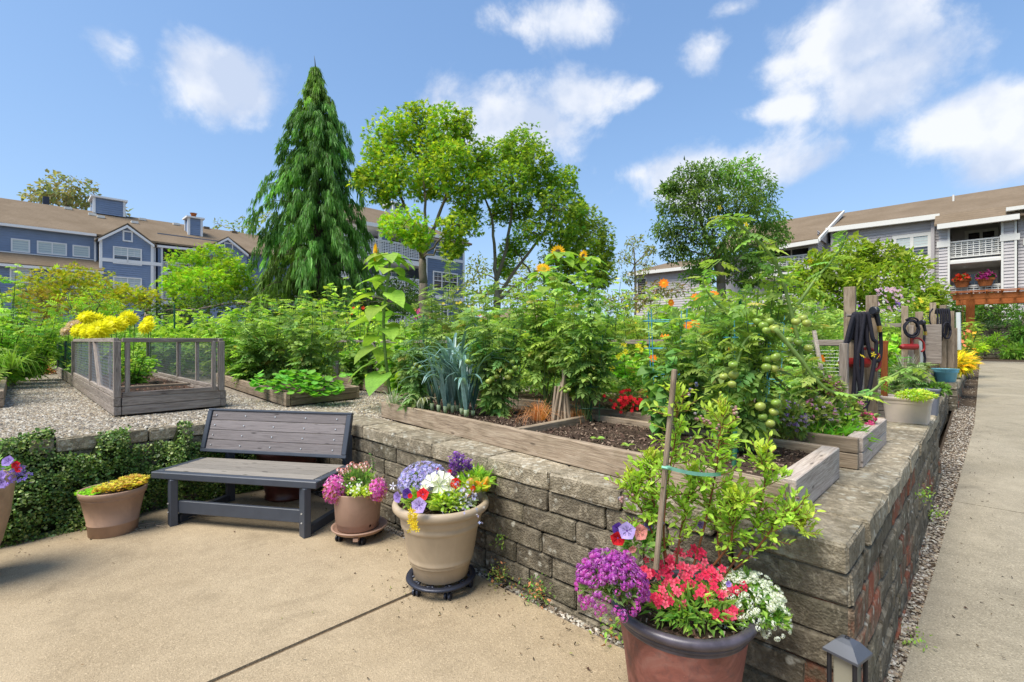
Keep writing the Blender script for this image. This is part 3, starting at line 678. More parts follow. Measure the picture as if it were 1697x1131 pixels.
for x in (.012, 1.445):
    board(BP(*bk(x, .04)), BP(*bk(x, .97)), .045, .045, M['bench'], bench, 'back_frame')
for k in range(4):
    f = .14 + k * .242; s_ = tiltb('slat', .038, 1.418, f, .02, .0885, 'slat', .0)
    m = MB()
    for j in range(5):
        x = .09 + j * .31; p = BP(*bk(x, f, .013)); d = -by * .97 + Vector((0, 0, .25)); m.tube([p, p + d * .004], .0055, 7)
    m.build('screws', M['bolt'], s_)
for x in (.185, 1.385):
    bb('leg', (x, .03, 0), (x, .03, .378), .055, .09); bb('foot_rail', (x, .078, .035), (x, .60, .035), .05, .07)
    bb('rear_post', (x, .64, 0), (x, .64, .66), .07, .055)
    m = MB(); p = BP(x, -.0135, 0)
    for z in (.12, .19): m.tube([p + Vector((0, 0, z)), p + Vector((0, 0, z)) - by * .005], .006, 7)
    m.build('bolts', M['bolt'], bench)
bb('stretcher', (.215, .05, .15), (1.355, .05, .15), .035, .10)

# ------------------------------------------------------------------ pots
def pot(name, label, cat, c, prof, mat, n=56, sx=1, rz=0, soilr=None, soilz=None, parts=(), group=None):
    t = thing(name, label, cat, c, 0, group); m = MB(); m.lathe(prof, n, tuple(c), sx, 1, rz); m.build('body', mat, t, True)
    if soilr:
        m = MB(); nn = 24; V = [(c[0], c[1], c[2] + soilz + .01)]; ca, sa = math.cos(rz), math.sin(rz)
        for r in (.5, 1):
            for k in range(nn):
                a = 2 * math.pi * k / nn; x, y = soilr * r * math.cos(a) * sx, soilr * r * math.sin(a); V.append((c[0] + x * ca - y * sa, c[1] + x * sa + y * ca, c[2] + soilz + u(-.006, .006)))
        Fc = [(0, 1 + k, 1 + (k + 1) % nn) for k in range(nn)] + [(1 + k, 1 + nn + k, 1 + nn + (k + 1) % nn, 1 + (k + 1) % nn) for k in range(nn)]
        m.add(V, Fc); m.build('soil', M['soil'], t)
    return t
def castor(c, parent, mat='black', r=.022):
    m = MB(); c = Vector(c); d = Vector((1, -.3, 0)).normalized()
    for s in (-1, 1):
        o = d * .013 * s; m.tube([c + o - d * .006, c + o + d * .006], r, 14)
    m.tube([c + Vector((0, 0, 0)), c + Vector((0, 0, .045))], .009, 8); return m.build('castor', M[mat], parent)
# big cream pot on a scrolled iron caddy
BPc = Vector((-.435, 2.97, 0))
cad = thing('plant_caddy', 'round dark openwork plant caddy on castors under the big cream pot', 'plant caddy', BPc)
m = MB(); m.lathe([(.175, .058), (.205, .058), (.213, .066), (.208, .076), (.178, .076), (.170, .068), (.175, .058)], 48, tuple(BPc)); m.build('rim', M['dark_metal'], cad, True)
m = MB(); m.lathe([(.05, .060), (.062, .060), (.062, .074), (.05, .074), (.05, .060)], 20, tuple(BPc))
for k in range(10):
    a = k * math.pi / 5; p = [BPc + Vector((math.cos(a + b) * r, math.sin(a + b) * r, .067)) for r, b in ((.058, 0), (.1, .18), (.14, .05), (.176, .2))]; m.tube(p, .008, 6)
    p = [BPc + Vector((math.cos(a + b) * r, math.sin(a + b) * r, .067)) for r, b in ((.176, -.1), (.15, .12), (.12, -.05))]; m.tube(p, .007, 6)
m.build('scrollwork', M['dark_metal'], cad, True)
for a in (-1.2, -2.4, -.1, 1.0, 2.3): castor(BPc + Vector((math.cos(a) * .175, math.sin(a) * .175, .022)), cad, 'dark_metal')
bigc = BPc + Vector((0, 0, .078))
bigpot = pot('flower_pot', 'largest cream pot with wide rolled rim, full of mixed bright flowers', 'flower pot', bigc,
    [(0.0, .0), (.155, 0), (.165, .008), (.172, .055), (.178, .062), (.182, .09), (.188, .094), (.192, .10), (.190, .107), (.197, .113), (.200, .121), (.197, .128), (.203, .15), (.228, .30), (.232, .306), (.240, .312), (.243, .33), (.238, .342), (.246, .352), (.254, .375), (.252, .392), (.262, .396), (.280, .402), (.291, .415), (.294, .432), (.288, .449), (.274, .456), (.262, .452), (.256, .44), (.252, .41), (.245, .38)],
    M['cream'], 72, soilr=.25, soilz=.405)
def ringflakes(parent, c, r0, r1, z, n, a0=0, a1=6.28, size=.012):
    def fn():
        a = u(a0, a1); r = math.sqrt(u(r0 * r0, r1 * r1)); return Vector((c[0] + math.cos(a) * r, c[1] + math.sin(a) * r, 0))
    return flakes(n, fn, z, size, [(.12, .06, .04), (.05, .03, .025), (.22, .13, .09), (.4, .33, .26)], parent)
ringflakes(bigpot, bigc, 0, .245, bigc.z + .408, 900)
# smaller rosy pot, its saucer and wheels
SPc = Vector((-1.165, 3.70, 0))
sc = thing('saucer_stand', 'pinkish tan saucer on black castors under the small flower pot', 'plant stand', SPc)
m = MB(); m.lathe([(0, .062), (.15, .062), (.185, .07), (.199, .088), (.206, .092), (.207, .098), (.20, .10), (.188, .092), (.175, .076), (.0, .074)], 48, tuple(SPc)); m.build('saucer', M['rose'], sc, True)
for a in (-1.15, -2.6, .6, 2.0): castor(SPc + Vector((math.cos(a) * .15, math.sin(a) * .15, .026)), sc, 'black', .026)
m = MB(); m.box(tuple(SPc + Vector((.03, -.17, .055))), (.035, .05, .022)); m.build('bracket', M['rose'], sc)
spc = SPc + Vector((-.02, 0.02, .078))
smallpot = pot('flower_pot', 'smooth pinkish tan cylinder pot with pink blossoms beside the bench', 'flower pot', spc,
    [(0, 0), (.145, 0), (.152, .006), (.156, .045), (.160, .048), (.163, .052), (.178, .275), (.178, .281), (.174, .283), (.170, .28), (.166, .25)], M['rose'], 56, soilr=.166, soilz=.255)
m = MB(); q = [(.0, 0), (.018, .012), (.012, .05), (.026, .085), (.012, .14), (-.006, .10), (-.004, .05)]
cpt = [(.118 + x, -.133 + x * .6, .02 + z) for x, z in q]
M['dark_stain'] = m_plain('dark_hole', (.03, .02, .015), .9, .1)
fn_ = lambda x, z: spc + Vector((math.cos(-.72 + x * 5.5) * (.159 + z * .082), math.sin(-.72 + x * 5.5) * (.159 + z * .082), .025 + z))
m.add([tuple(fn_(x, z)) for x, z in q], [(0, 1, 2, 6), (6, 2, 5), (2, 3, 5), (3, 4, 5)]); m.build('chip', M['dark_stain'], smallpot)
# oval planter with sedum
OPc = Vector((-3.13, 3.80, 0))
oval = pot('flower_pot', 'oval pinkish tan planter of yellow green sedum against the ivy', 'flower pot', OPc,
    [(0, 0), (.135, 0), (.145, .006), (.151, .088), (.155, .091), (.155, .096), (.152, .099), (.186, .285), (.190, .288), (.191, .294), (.189, .297), (.197, .302), (.203, .325), (.207, .345), (.202, .352), (.194, .349), (.187, .33)],
    M['tan'], 56, 1.06, math.radians(35), soilr=.187, soilz=.325)
# near copper glazed pot
NPc = Vector((.655, 1.87, 0))
nearpot = pot('flower_pot', 'large mottled copper brown pot with dark rim at the near end of the wall', 'flower pot', NPc,
    [(0, 0), (.17, 0), (.178, .01), (.186, .04), (.20, .16), (.216, .29), (.232, .40), (.24, .437)], M['glaze'], 80, soilr=.235, soilz=.465)
m = MB(); m.lathe([(.238, .375), (.243, .383), (.241, .389), (.2475, .393), (.2485, .400), (.246, .404), (.256, .409), (.267, .420), (.271, .432), (.266, .443), (.254, .448), (.242, .446), (.236, .436), (.232, .41)], 80, tuple(NPc + Vector((0, 0, .052)))); m.build('rim', M['glazerim'], nearpot, True)
ringflakes(nearpot, NPc, 0, .23, .47, 500)
# maroon pot in the corner behind the bench
pot('glazed_pot', 'dark maroon glazed pot standing in the corner behind the bench', 'flower pot', Vector((-2.17, 4.68, 0)),
    [(0, 0), (.185, 0), (.2, .012), (.2, .03), (.19, .04), (.21, .12), (.25, .3), (.275, .44), (.29, .45), (.292, .48), (.275, .49), (.262, .47)], M['maroon'], 56, soilr=.262, soilz=.45)
# pot at the left frame edge
LPc = Vector((-3.42, 2.95, 0))
leftpot = pot('flower_pot', 'rounded sandy pot at the left edge with purple petunias', 'flower pot', LPc,
    [(0, 0), (.12, 0), (.14, .02), (.17, .09), (.22, .24), (.255, .4), (.272, .56), (.278, .62), (.28, .645), (.27, .655), (.258, .645), (.255, .6)], m_plain('sandy_pot', (.38, .25, .15), .8, .3, var=.25, scale=9, bmp=.4), 64, soilr=.255, soilz=.61)
# rectangular planter
def boxpot(name, label, c, w, d, h, mat, rz, taper=.84, lip=.018, liph=.03, foot=True):
    t = thing(name, label, 'planter', c, 0); m = MB(); ca, sa = math.cos(rz), math.sin(rz)
    def ring(W, D, z, rc=.02):
        V = []
        for (sx, sy, a0) in ((1, 1, 0), (-1, 1, 90), (-1, -1, 180), (1, -1, 270)):
            for k in range(4):
                a = math.radians(a0 + k * 30); x = sx * (W / 2 - rc) + rc * math.cos(a); y = sy * (D / 2 - rc) + rc * math.sin(a); V.append((c[0] + x * ca - y * sa, c[1] + x * sa + y * ca, c[2] + z))
        return V
    prof = [(taper, 0.0), (taper, 0.008), (.93, h * .74), (.95, h * .745), (.965, h - liph), (1.0, h - liph), (1.03, h - liph * .6), (1.03, h - .006), (1.0, h), (.95, h), (.93, h - .01), (.91, h - .05)]
    V = []
    for f, z in prof: V += ring(w * f, d * f if f < .97 else d * f + w * .0, z)
    if foot:
        V = np.array(V); 
        for k in range(16): 
            if k in (3, 4, 11, 12, 7, 8, 15, 0): pass
    n = 16; Fc = [(i * n + k, i * n + (k + 1) % n, (i + 1) * n + (k + 1) % n, (i + 1) * n + k) for i in range(len(prof) - 1) for k in range(n)] + [tuple(range(n))[::-1]]
    m.add(V, Fc); m.build('body', mat, t, False)
    m = MB(); S = ring(w * .915, d * .915, h - .03); m.add(S, [tuple(range(n))]); m.build('soil', M['soil'], t); return t
WPc = G(3.68, .165, GL); boxpot('planter_box', 'off white rectangular planter with tiny green seedlings on the wall cap', WPc, .37, .27, .235, M['white_pot'], AB)
GPc = G(4.45, .10, GL); boxpot('planter_box', 'slate grey square planter standing behind the off white planter', GPc, .27, .25, .27, M['grey_pot'], AB)
BLc = G(9.82, .16, GL); bluepot = pot('flower_pot', 'light blue round pot of yellow feathery flowers on the wall end', 'flower pot', BLc,
    [(0, 0), (.13, 0), (.145, .01), (.175, .17), (.188, .18), (.19, .2), (.186, .21), (.20, .235), (.2, .245), (.18, .245), (.175, .22)], M['blue_pot'], 40, soilr=.175, soilz=.215)
FPc = G(14.2, .12, GL); boxpot('planter_box', 'small slate blue planter farther along the wall before the pergola', FPc, .4, .4, .3, M['grey_pot'], AB)

# ------------------------------------------------------------------ lantern
Lc = Vector((1.178, 1.70, 0)); la = math.atan2(-.092, .058)
lan = thing('garden_lantern', 'small black lantern with grey hipped roof at the wall corner', 'lantern', Lc)
def LP(x, y, z): c, s = math.cos(la), math.sin(la); return Lc + Vector((x * c - y * s, x * s + y * c, z))
h_ = .0555; m = MB(); V = [LP(sx * h_, sy * h_, z) for z in (.405, .414) for sx, sy in ((-1, -1), (1, -1), (1, 1), (-1, 1))] + [LP(sx * .028, sy * .028, .447) for sx, sy in ((-1, -1), (1, -1), (1, 1), (-1, 1))] + [LP(sx * .012, sy * .012, .457) for sx, sy in ((-1, -1), (1, -1), (1, 1), (-1, 1))]
Fc = [(3, 2, 1, 0), (12, 13, 14, 15)] + [(4 * i + k, 4 * i + (k + 1) % 4, 4 * i + 4 + (k + 1) % 4, 4 * i + 4 + k) for i in range(3) for k in range(4)]
m.add([tuple(v) for v in V], Fc); m.build('roof', M['lantern'], lan); m = MB(); m.lathe([(0, .462), (.006, .462), (.008, .459), (.008, .456)], 14, tuple(Lc)); m.build('knob', M['black'], lan)
for sx in (-1, 1):
    for sy in (-1, 1): board(LP(sx * .04, sy * .04, .2), LP(sx * .04, sy * .04, .404), .014, .014, M['black'], lan, 'post')
for z in (.205, .398):
    for k in range(4):
        a, b = [(-1, -1), (1, -1), (1, 1), (-1, 1)][k], [(1, -1), (1, 1), (-1, 1), (-1, -1)][k]; board(LP(a[0] * .032, a[1] * .032, 0) * 1 + Vector((0, 0, z)), LP(b[0] * .032, b[1] * .032, z), .012, .012, M['black'], lan, 'rail')
for k in range(4):
    a, b = [(-1, -1), (1, -1), (1, 1), (-1, 1)][k], [(1, -1), (1, 1), (-1, 1), (-1, -1)][k]; m = MB(); q = .036
    m.add([tuple(LP(a[0] * q * .85, a[1] * q * .85, .21)), tuple(LP(b[0] * q * .85, b[1] * q * .85, .21)), tuple(LP(b[0] * q * .85, b[1] * q * .85, .392)), tuple(LP(a[0] * q * .85, a[1] * q * .85, .392))], [(0, 1, 2, 3)]); m.build('pane', M['lampglass'], lan)
m = MB(); m.lathe([(0, .200), (.05, .200), (.05, .192), (.012, .188), (.009, .0), (.009, -.05)], 16, tuple(Lc)); m.build('stake', M['black'], lan)
m = MB(); m.lathe([(.024, .28), (.027, .292), (.024, .306), (.014, .314), (0, .317)], 16, tuple(Lc)); m.build('bulb', M['bolt'], lan, True)

# ------------------------------------------------------------------ hose stations
def curve(pts, n=8):
    pts = [Vector(p) for p in pts]; out = []
    for i in range(len(pts) - 1):
        p0, p1, p2, p3 = pts[max(i - 1, 0)], pts[i], pts[i + 1], pts[min(i + 2, len(pts) - 1)]
        for k in range(n):
            t = k / n; out.append(.5 * ((2 * p1) + (p2 - p0) * t + (2 * p0 - 5 * p1 + 4 * p2 - p3) * t * t + (3 * p1 - p0 - 3 * p2 + p3) * t ** 3))
    return out + [pts[-1]]
Y1 = 4.45
st1 = thing('hose_post', 'tall weathered post stand carrying the long black hose loops', 'post stand', Vector((3.2, Y1, GL)))
def vp(px0, top, bot, Y, w, d, par, mat='wood', leanpx=0):
    a, b = P(px0 + leanpx, bot, Y), P(px0, top, Y); return board(a, b, w, d, M[mat], par, 'post')
vp(1408.5, 476, 730, Y1, .055, .09, st1); vp(1445, 490, 730, Y1 + .05, .055, .09, st1)
vp(1422, 520, 735, Y1 + .07, .03, .10, st1, 'woodlight', -2); vp(1436, 516, 735, Y1 + .07, .03, .08, st1)
m = MB(); m.tube([P(1403, 523, Y1 - .06), P(1448, 525, Y1 - .06)], .014, 8); m.build('peg', M['woodgrey'], st1)
m = MB(); m.tube([P(1422, 612, Y1 - .02), P(1422, 720, Y1 - .02)], .02, 10); m.build('pipe', M['whitepipe'], st1)
hz = MB()
loops = [(1416, 1398, 1393, 612, 700), (1420, 1416, 1408, 650, 718), (1425, 1428, 1415, 640, 705), (1431, 1421, 1436, 630, 712), (1438, 1452, 1432, 600, 690)]
for i, (tx, a, b, m1, m2) in enumerate(loops):
    y = Y1 - .09 - .012 * i
    hz.tube(curve([P(tx - 6, 560 + i * 3, y + .05), P(tx - 3, 527, y), P(tx + 1, 522, y - .02), P((tx + a) / 2 + 1, 560, y - .03), P(a, m1 - 20, y - .03), P(b, m2, y - .02)], 6), .0165, 8)
hz.tube(curve([P(1414, 523, Y1 - .14), P(1404, 560, Y1 - .15), P(1396, 605, Y1 - .14), P(1391, 650, Y1 - .12), P(1393, 700, Y1 - .1)], 6), .0165, 8)
hz.tube(curve([P(1438, 523, Y1 - .12), P(1437, 560, Y1 - .14), P(1444, 592, Y1 - .13), P(1456, 598, Y1 - .1), P(1460, 580, Y1 - .08), P(1459, 545, Y1 - .08)], 6), .0155, 8)
hz.tube(curve([P(1440, 640, Y1 - .13), P(1438, 668, Y1 - .13), P(1430, 672, Y1 - .12), P(1416, 677, Y1 - .1)], 6), .015, 8)
o = hz.build('garden_hose', M['hose_black'], None, True); tag(o, 'thick black fabric hose hanging in long loops from the nearest post stand', 'hose')
def nozzle(p, label, s=1.0):
    p = Vector(p); t = thing('spray_nozzle', label, 'hose nozzle', p)
    m = MB(); d = Vector((-.9, -.3, .1)).normalized()
    m.tube([p + d * .035 * s, p + d * .03 * s, p, p - d * .02 * s], [.028 * s, .036 * s, .036 * s, .02 * s], 14); m.build('head', M['black'], t)
    m = MB(); m.tube([p, p + Vector((.012, 0, -.05)) * s, p + Vector((.03, 0, -.12)) * s], [.022 * s, .02 * s, .016 * s], 10); m.build('handle', M['black'], t)
    m = MB(); m.tube([p + Vector((.03, 0, -.12)) * s, p + Vector((.036, 0, -.17)) * s], [.018 * s, .016 * s], 10); m.build('collar', M['brass'], t); return t
nozzle(P(1451, 516, Y1 - .1), 'black spray nozzle hooked over the post of the nearest stand', 1.1)
m = MB(); m.tube(curve([P(1457, 545, Y1 - .08), P(1460, 570, Y1 - .08)], 4), .015, 8); 
def valve(c, label, s=1.0):
    c = Vector(c); t = thing('tap_valve', label, 'water valve', c)
    m = MB(); m.tube([c + Vector((-.16, 0, -.01)) * s, c + Vector((-.13, 0, 0)) * s, c + Vector((.07, 0, 0)) * s, c + Vector((.09, 0, 0)) * s], [.03 * s, .04 * s, .045 * s, .02 * s], 12); m.tube([c, c + Vector((0, 0, .12)) * s], .022 * s, 8); m.build('body', M['red'], t)
    m = MB(); m.tube(curve([c + Vector((.0, -.02, .11)) * s, c + Vector((.08, -.02, .12)) * s, c + Vector((.15, -.02, .06)) * s, c + Vector((.16, -.02, -.03)) * s, c + Vector((.12, -.02, -.07)) * s], 5), .013 * s, 8); m.build('handle', M['red'], t); return t
valve(P(1424, 601, Y1 - .07), 'red hose valve behind the long black loops', 1.05)
Y2 = 6.3
st2 = thing('hose_post', 'middle post stand with a round coil of black hose', 'post stand', Vector((5.2, Y2, GL)))
vp(1499.5, 508, 650, Y2, .04, .07, st2); vp(1523.5, 517, 650, Y2 + .02, .04, .08, st2); vp(1507, 540, 655, Y2 + .06, .03, .09, st2, 'woodlight'); vp(1516, 528, 655, Y2 + .05, .03, .09, st2)
m = MB()
for k in range(4):
    c = P(1510 + u(-2, 2), 545 + u(-3, 3), Y2 - .1 - .02 * k); r = .085 + u(-.01, .012)
    m.tube([c + Vector((math.cos(a) * r, u(-.006, .006), math.sin(a) * r * 1.12)) for a in np.linspace(0, 6.283, 22)], .012, 7, cap=False)
m.tube(curve([P(1501, 531, Y2 - .14), P(1510, 527, Y2 - .15), P(1521, 531, Y2 - .14), P(1522, 548, Y2 - .14)], 5), .012, 7)
tag(m.build('garden_hose', M['hose_black'], None, True), 'black hose coiled in a ring on the middle post stand', 'hose')
m = MB(); m.tube(curve([P(1532, 556, Y2 - .1), P(1531, 580, Y2 - .1), P(1533, 596, Y2 - .1), P(1529, 606, Y2 - .1), P(1521, 609, Y2 - .08)], 6), .013, 8)
tag(m.build('garden_hose', M['hose_black'], None, True), 'black hose lead curving down beside the middle post stand', 'hose')
nozzle(P(1530, 535, Y2 - .1), 'black spray nozzle standing up beside the middle post stand', .95)
valve(P(1511, 575, Y2 - .12), 'red hose valve on the middle post stand', .9)
m = MB(); m.tube([P(1525, 565, Y2), P(1527, 590, Y2), P(1527, 602, Y2)], .02, 8); m.build('pipe', M['whitepipe'], st2)
Y3 = 8.6
st3 = thing('hose_post', 'farthest post stand with tangled black hoses near the pergola', 'post stand', Vector((7.6, Y3, GL)))
for x, tp in ((1546, 502), (1551, 528), (1563, 506), (1569, 540), (1576, 516), (1581, 544)): vp(x, tp, 610, Y3 + u(-.05, .2), .035, .09, st3)
m = MB()
for k in range(7):
    x = 1553 + k * 3.4 + u(-1, 1); m.tube(curve([P(x - 2, 516 + u(-4, 6), Y3 - .1), P(x, 512, Y3 - .14), P(x + 2, 530, Y3 - .16), P(x + u(-3, 3), 560 + u(-12, 8), Y3 - .14)], 5), .014, 6)
c = P(1569, 548, Y3 - .2); m.tube([c + Vector((math.cos(a) * .07, 0, math.sin(a) * .14)) for a in np.linspace(0, 6.283, 18)], .014, 6)
m.tube(curve([P(1546, 512, Y3 - .1), P(1541, 520, Y3 - .12), P(1541, 533, Y3 - .12), P(1544, 541, Y3 - .1)], 5), .012, 6)
tag(m.build('garden_hose', M['hose_black'], None, True), 'tangle of black hoses on the farthest post stand', 'hose')
m = MB(); m.tube([P(1588, 518, 8.9), P(1589, 580, 8.9)], .035, 8); tag(m.build('white_pole', M['whitepipe']), 'thin pale green pole standing right of the farthest post stand', 'pole')
m = MB(); m.tube([P(1390, 600, 5.6), P(1410, 556, 5.6)], .014, 8); tag(m.build('white_cane', M['whitepipe']), 'slanting white cane behind the nearest hose posts', 'cane')

# ------------------------------------------------------------------ pergola
pg = thing('pergola', 'orange brown timber pergola over the far end of the path', 'pergola', G(16.5, .2, GL))
YP = 16.5
pcol = board(P(1608, 572, YP), P(1608, 497.5, YP), .24, .22, M['cedar'], pg, 'post')
e0 = P(1579, 493.5, YP - .1)
beam_dir = -B2
def PB(k, off=0, z=0): p = Vector((e0.x, e0.y, e0.z)) + Vector((beam_dir.x, beam_dir.y, 0)) * k + Vector((A2.x, A2.y, 0)) * off; p.z += z; return p
for off in (-.15, .12): board(PB(0, off), PB(5.5, off), .06, .18, M['cedar'], pg, 'beam')
board(PB(.25, -.02, -1.6), PB(.25, -.02, -.1), .01, .01, M['cedar'], pg, 'brace')
for off in (2.6, 2.9): board(PB(0, off), PB(5.5, off), .06, .24, M['cedar'], pg, 'beam')
for k in range(16): board(PB(.1 + k * .36, -.35, .155), PB(.1 + k * .36, 3.2, .12), .05, .055, M['cedar'], pg, 'rafter')
for off in (-.25, .3, 1.4, 2.7): board(PB(-.1, off, .168), PB(5.6, off, .168), .05, .03, M['cedar'], pg, 'batten')
board(PB(4.4, 2.75, -1.7), PB(4.4, 2.75, -.12), .2, .2, M['cedar'], pg, 'post'); board(PB(4.4, 0, -1.7), PB(4.4, 0, -.12), .2, .2, M['cedar'], pg, 'post')
# ------------------------------------------------------------------ buildings
class Face:                                   # a wall plane: u runs along it, n points out of it
    def __init__(s, o, ud, nd): s.o = Vector((o.x, o.y, 0)); s.u = Vector((ud.x, ud.y, 0)); s.n = Vector((nd.x, nd.y, 0))
    def p(s, u_, z, n=0): q = s.o + s.u * u_ + s.n * n; return Vector((q.x, q.y, z))
    def px(s, x, y, n=0):                     # where the line of sight through a pixel meets the plane
        o = s.o + s.n * n; d = Vector(((x - CX) / F, 1, (CY - y) / F)); k = o.dot(s.n) / d.dot(s.n); q = d * k
        return (q - o).dot(s.u), H + d.z * k
def quad3(m, a, b, c, d): m.add([tuple(a), tuple(b), tuple(c), tuple(d)], [(0, 1, 2, 3)])
def prism(m, fc, u0, u1, z0, z1, n0, n1):
    V = [fc.p(a, z, n) for a in (u0, u1) for z in (z0, z1) for n in (n0, n1)]
    m.add([tuple(v) for v in V], [(0, 1, 3, 2), (4, 6, 7, 5), (0, 4, 5, 1), (2, 3, 7, 6), (0, 2, 6, 4), (1, 5, 7, 3)])
def laps(m, fc, u0, u1, z0, z1, n=0, step=.2, topf=None):
    if u1 < u0: u0, u1 = u1, u0
    z = z0
    while z < z1 - .01:
        zb = min(z + step, z1)
        if topf:                              # clip a gable: topf(z) gives the u range
            a0, b0 = topf(z); a1, b1 = topf(zb)
            if b0 - a0 < .05: break
            if b1 < a1: a1 = b1 = (a0 + b0) / 2
        else: a0 = a1 = u0; b0 = b1 = u1
        quad3(m, fc.p(a0, z, n + .045), fc.p(b0, z, n + .045), fc.p(b1, zb, n + .004), fc.p(a1, zb, n + .004))
        quad3(m, fc.p(a0, z, n), fc.p(b0, z, n), fc.p(b0, z, n + .045), fc.p(a0, z, n + .045)); z = zb
def window(par, fc, x0, y0, x1, y1, panes=2, rows=1, split=False, blind=0.0, trim='trim', n=0, fw=.1, gl='glass'):
    ua, za = fc.px(x0, y0, n); ub, zb = fc.px(x1, y1, n); u0, u1 = min(ua, ub), max(ua, ub); z0, z1 = min(za, zb), max(za, zb)
    return window_uz(par, fc, u0, u1, z0, z1, panes, rows, split, blind, trim, n, fw, gl)
def window_uz(par, fc, u0, u1, z0, z1, panes=2, rows=1, split=False, blind=0.0, trim='trim', n=0, fw=.1, gl='glass'):
    m = MB()
    for a, b, c, d in ((u0, u1, z0, z0 + fw), (u0, u1, z1 - fw, z1)): prism(m, fc, a, b, c, d, n + .0, n + .09)
    for a, b in ((u0, u0 + fw), (u1 - fw, u1)): prism(m, fc, a, b, z0 + fw, z1 - fw, n + .0, n + .085)
    w = (u1 - u0 - fw * 2) / panes; mu = fw * .8
    for k in range(1, panes): prism(m, fc, u0 + fw + k * w - mu / 2, u0 + fw + k * w + mu / 2, z0 + fw, z1 - fw, n + .0, n + .08)
    zm = (z0 + z1) / 2
    if split:
        for k in range(panes): prism(m, fc, u0 + fw + k * w + (mu / 2 if k else 0), u0 + fw + (k + 1) * w - (mu / 2 if k < panes - 1 else 0), zm - .03, zm + .03, n + .0, n + .07)
    fr = m.build('window', M[trim], par)
    for k in range(panes):
        a, b = u0 + fw + k * w, u0 + fw + (k + 1) * w
        for (c, d, up) in (((z0 + fw, zm, 0), (zm, z1 - fw, 1)) if split else ((z0 + fw, z1 - fw, 1),)):
            g = MB(); quad3(g, fc.p(a, c, n + .04), fc.p(b, c, n + .04), fc.p(b, d, n + .04), fc.p(a, d, n + .04))
            g.build('pane', M['blind'] if (up and blind) else M[gl], fr)
    if rows > 1:
        g = MB()
        for k in range(panes):
            a, b = u0 + fw + k * w, u0 + fw + (k + 1) * w; lo = zm if split else z0 + fw
            prism(g, fc, (a + b) / 2 - .012, (a + b) / 2 + .012, lo, z1 - fw, n + .04, n + .055)
            for q in range(1, rows): zz = lo + (z1 - fw - lo) * q / rows; prism(g, fc, a, b, zz - .012, zz + .012, n + .042, n + .052)
        g.build('glazing_bar', M[trim], fr)
    return fr
def strip(par, name, mat, fc, pts, n0, n1, w, ns=0):   # a board following pixel points on the face
    m = MB(); q = [fc.px(x, y, n1) for x, y in pts]
    for (a, za), (b, zb) in zip(q[:-1], q[1:]):
        V = [fc.p(a, za, n) for n in (n0, n1)] + [fc.p(b, zb, n) for n in (n0, n1)]; V += [v - Vector((0, 0, w)) for v in V]
        m.add([tuple(v) for v in V], [(0, 2, 3, 1), (4, 5, 7, 6), (1, 3, 7, 5), (0, 4, 6, 2), (0, 1, 5, 4), (2, 6, 7, 3)])
    return m.build(name, M[mat], par)
def lattice_rail(par, fc, u0, u1, z0, z1, n, trim='trim', fine=.15):
    if u1 < u0: u0, u1 = u1, u0
    m = MB(); prism(m, fc, u0, u1, z1 - .09, z1, n - .04, n + .05); prism(m, fc, u0, u1, z0, z0 + .08, n - .03, n + .04)
    k = 0; a = u0
    while a < u1 - .01:
        prism(m, fc, a, min(a + .05, u1), z0 + .08, z1 - .09, n - .01, n + .02); a += fine * 1.55; k += 1
    o = m.build('balcony_rail', M[trim], par); h = z1 - z0 - .17; rows = int(h / .115)
    s_ = MB()
    for r in range(rows):
        z = z0 + .08 + (r + .5) * h / rows; prism(s_, fc, u0, u1, z - .028, z + .028, n + .021 if r % 2 else n - .035, n + .04 if r % 2 else n - .012)
    s_.build('lattice_slats', M[trim], o, kind='stuff'); return o
def roof_slab(par, a, b, c, d, th=.12, name='roof', mat='roof'):
    m = MB(); V = [a, b, c, d]; W = [v - Vector((0, 0, th)) for v in V]
    m.add([tuple(v) for v in V + W], [(0, 1, 2, 3), (7, 6, 5, 4), (0, 4, 5, 1), (1, 5, 6, 2), (2, 6, 7, 3), (3, 7, 4, 0)]); return m.build(name, M[mat], par)

# --- long blue apartment house, back left. Facade runs along a, seen from its -b side
LB = thing('apartment_building', 'long blue sided apartment house with brown roof and white gables behind the left trees', 'building', G(8, 55, GL))
f = Face(G(0, 55), A2, -B2)
def wallpart(par, fc, mat, rects, n=0, step=.19, name='siding'):
    m = MB()
    for (a, b, z0, z1) in rects: laps(m, fc, a, b, z0, z1, n, step)
    return m.build(name, M[mat], par)
uL, _ = f.px(-160, 400); u8, z8 = f.px(8, 372); u161, z161 = f.px(162, 392); u252, _ = f.px(253, 430); u268, _ = f.px(268, 430); u315, _ = f.px(318, 430); uE, _ = f.px(560, 430)
zE = f.px(100, 385)[1]; zLow = .7
wallpart(LB, f, 'blue_siding', [(uL, u161, zLow, zE)])
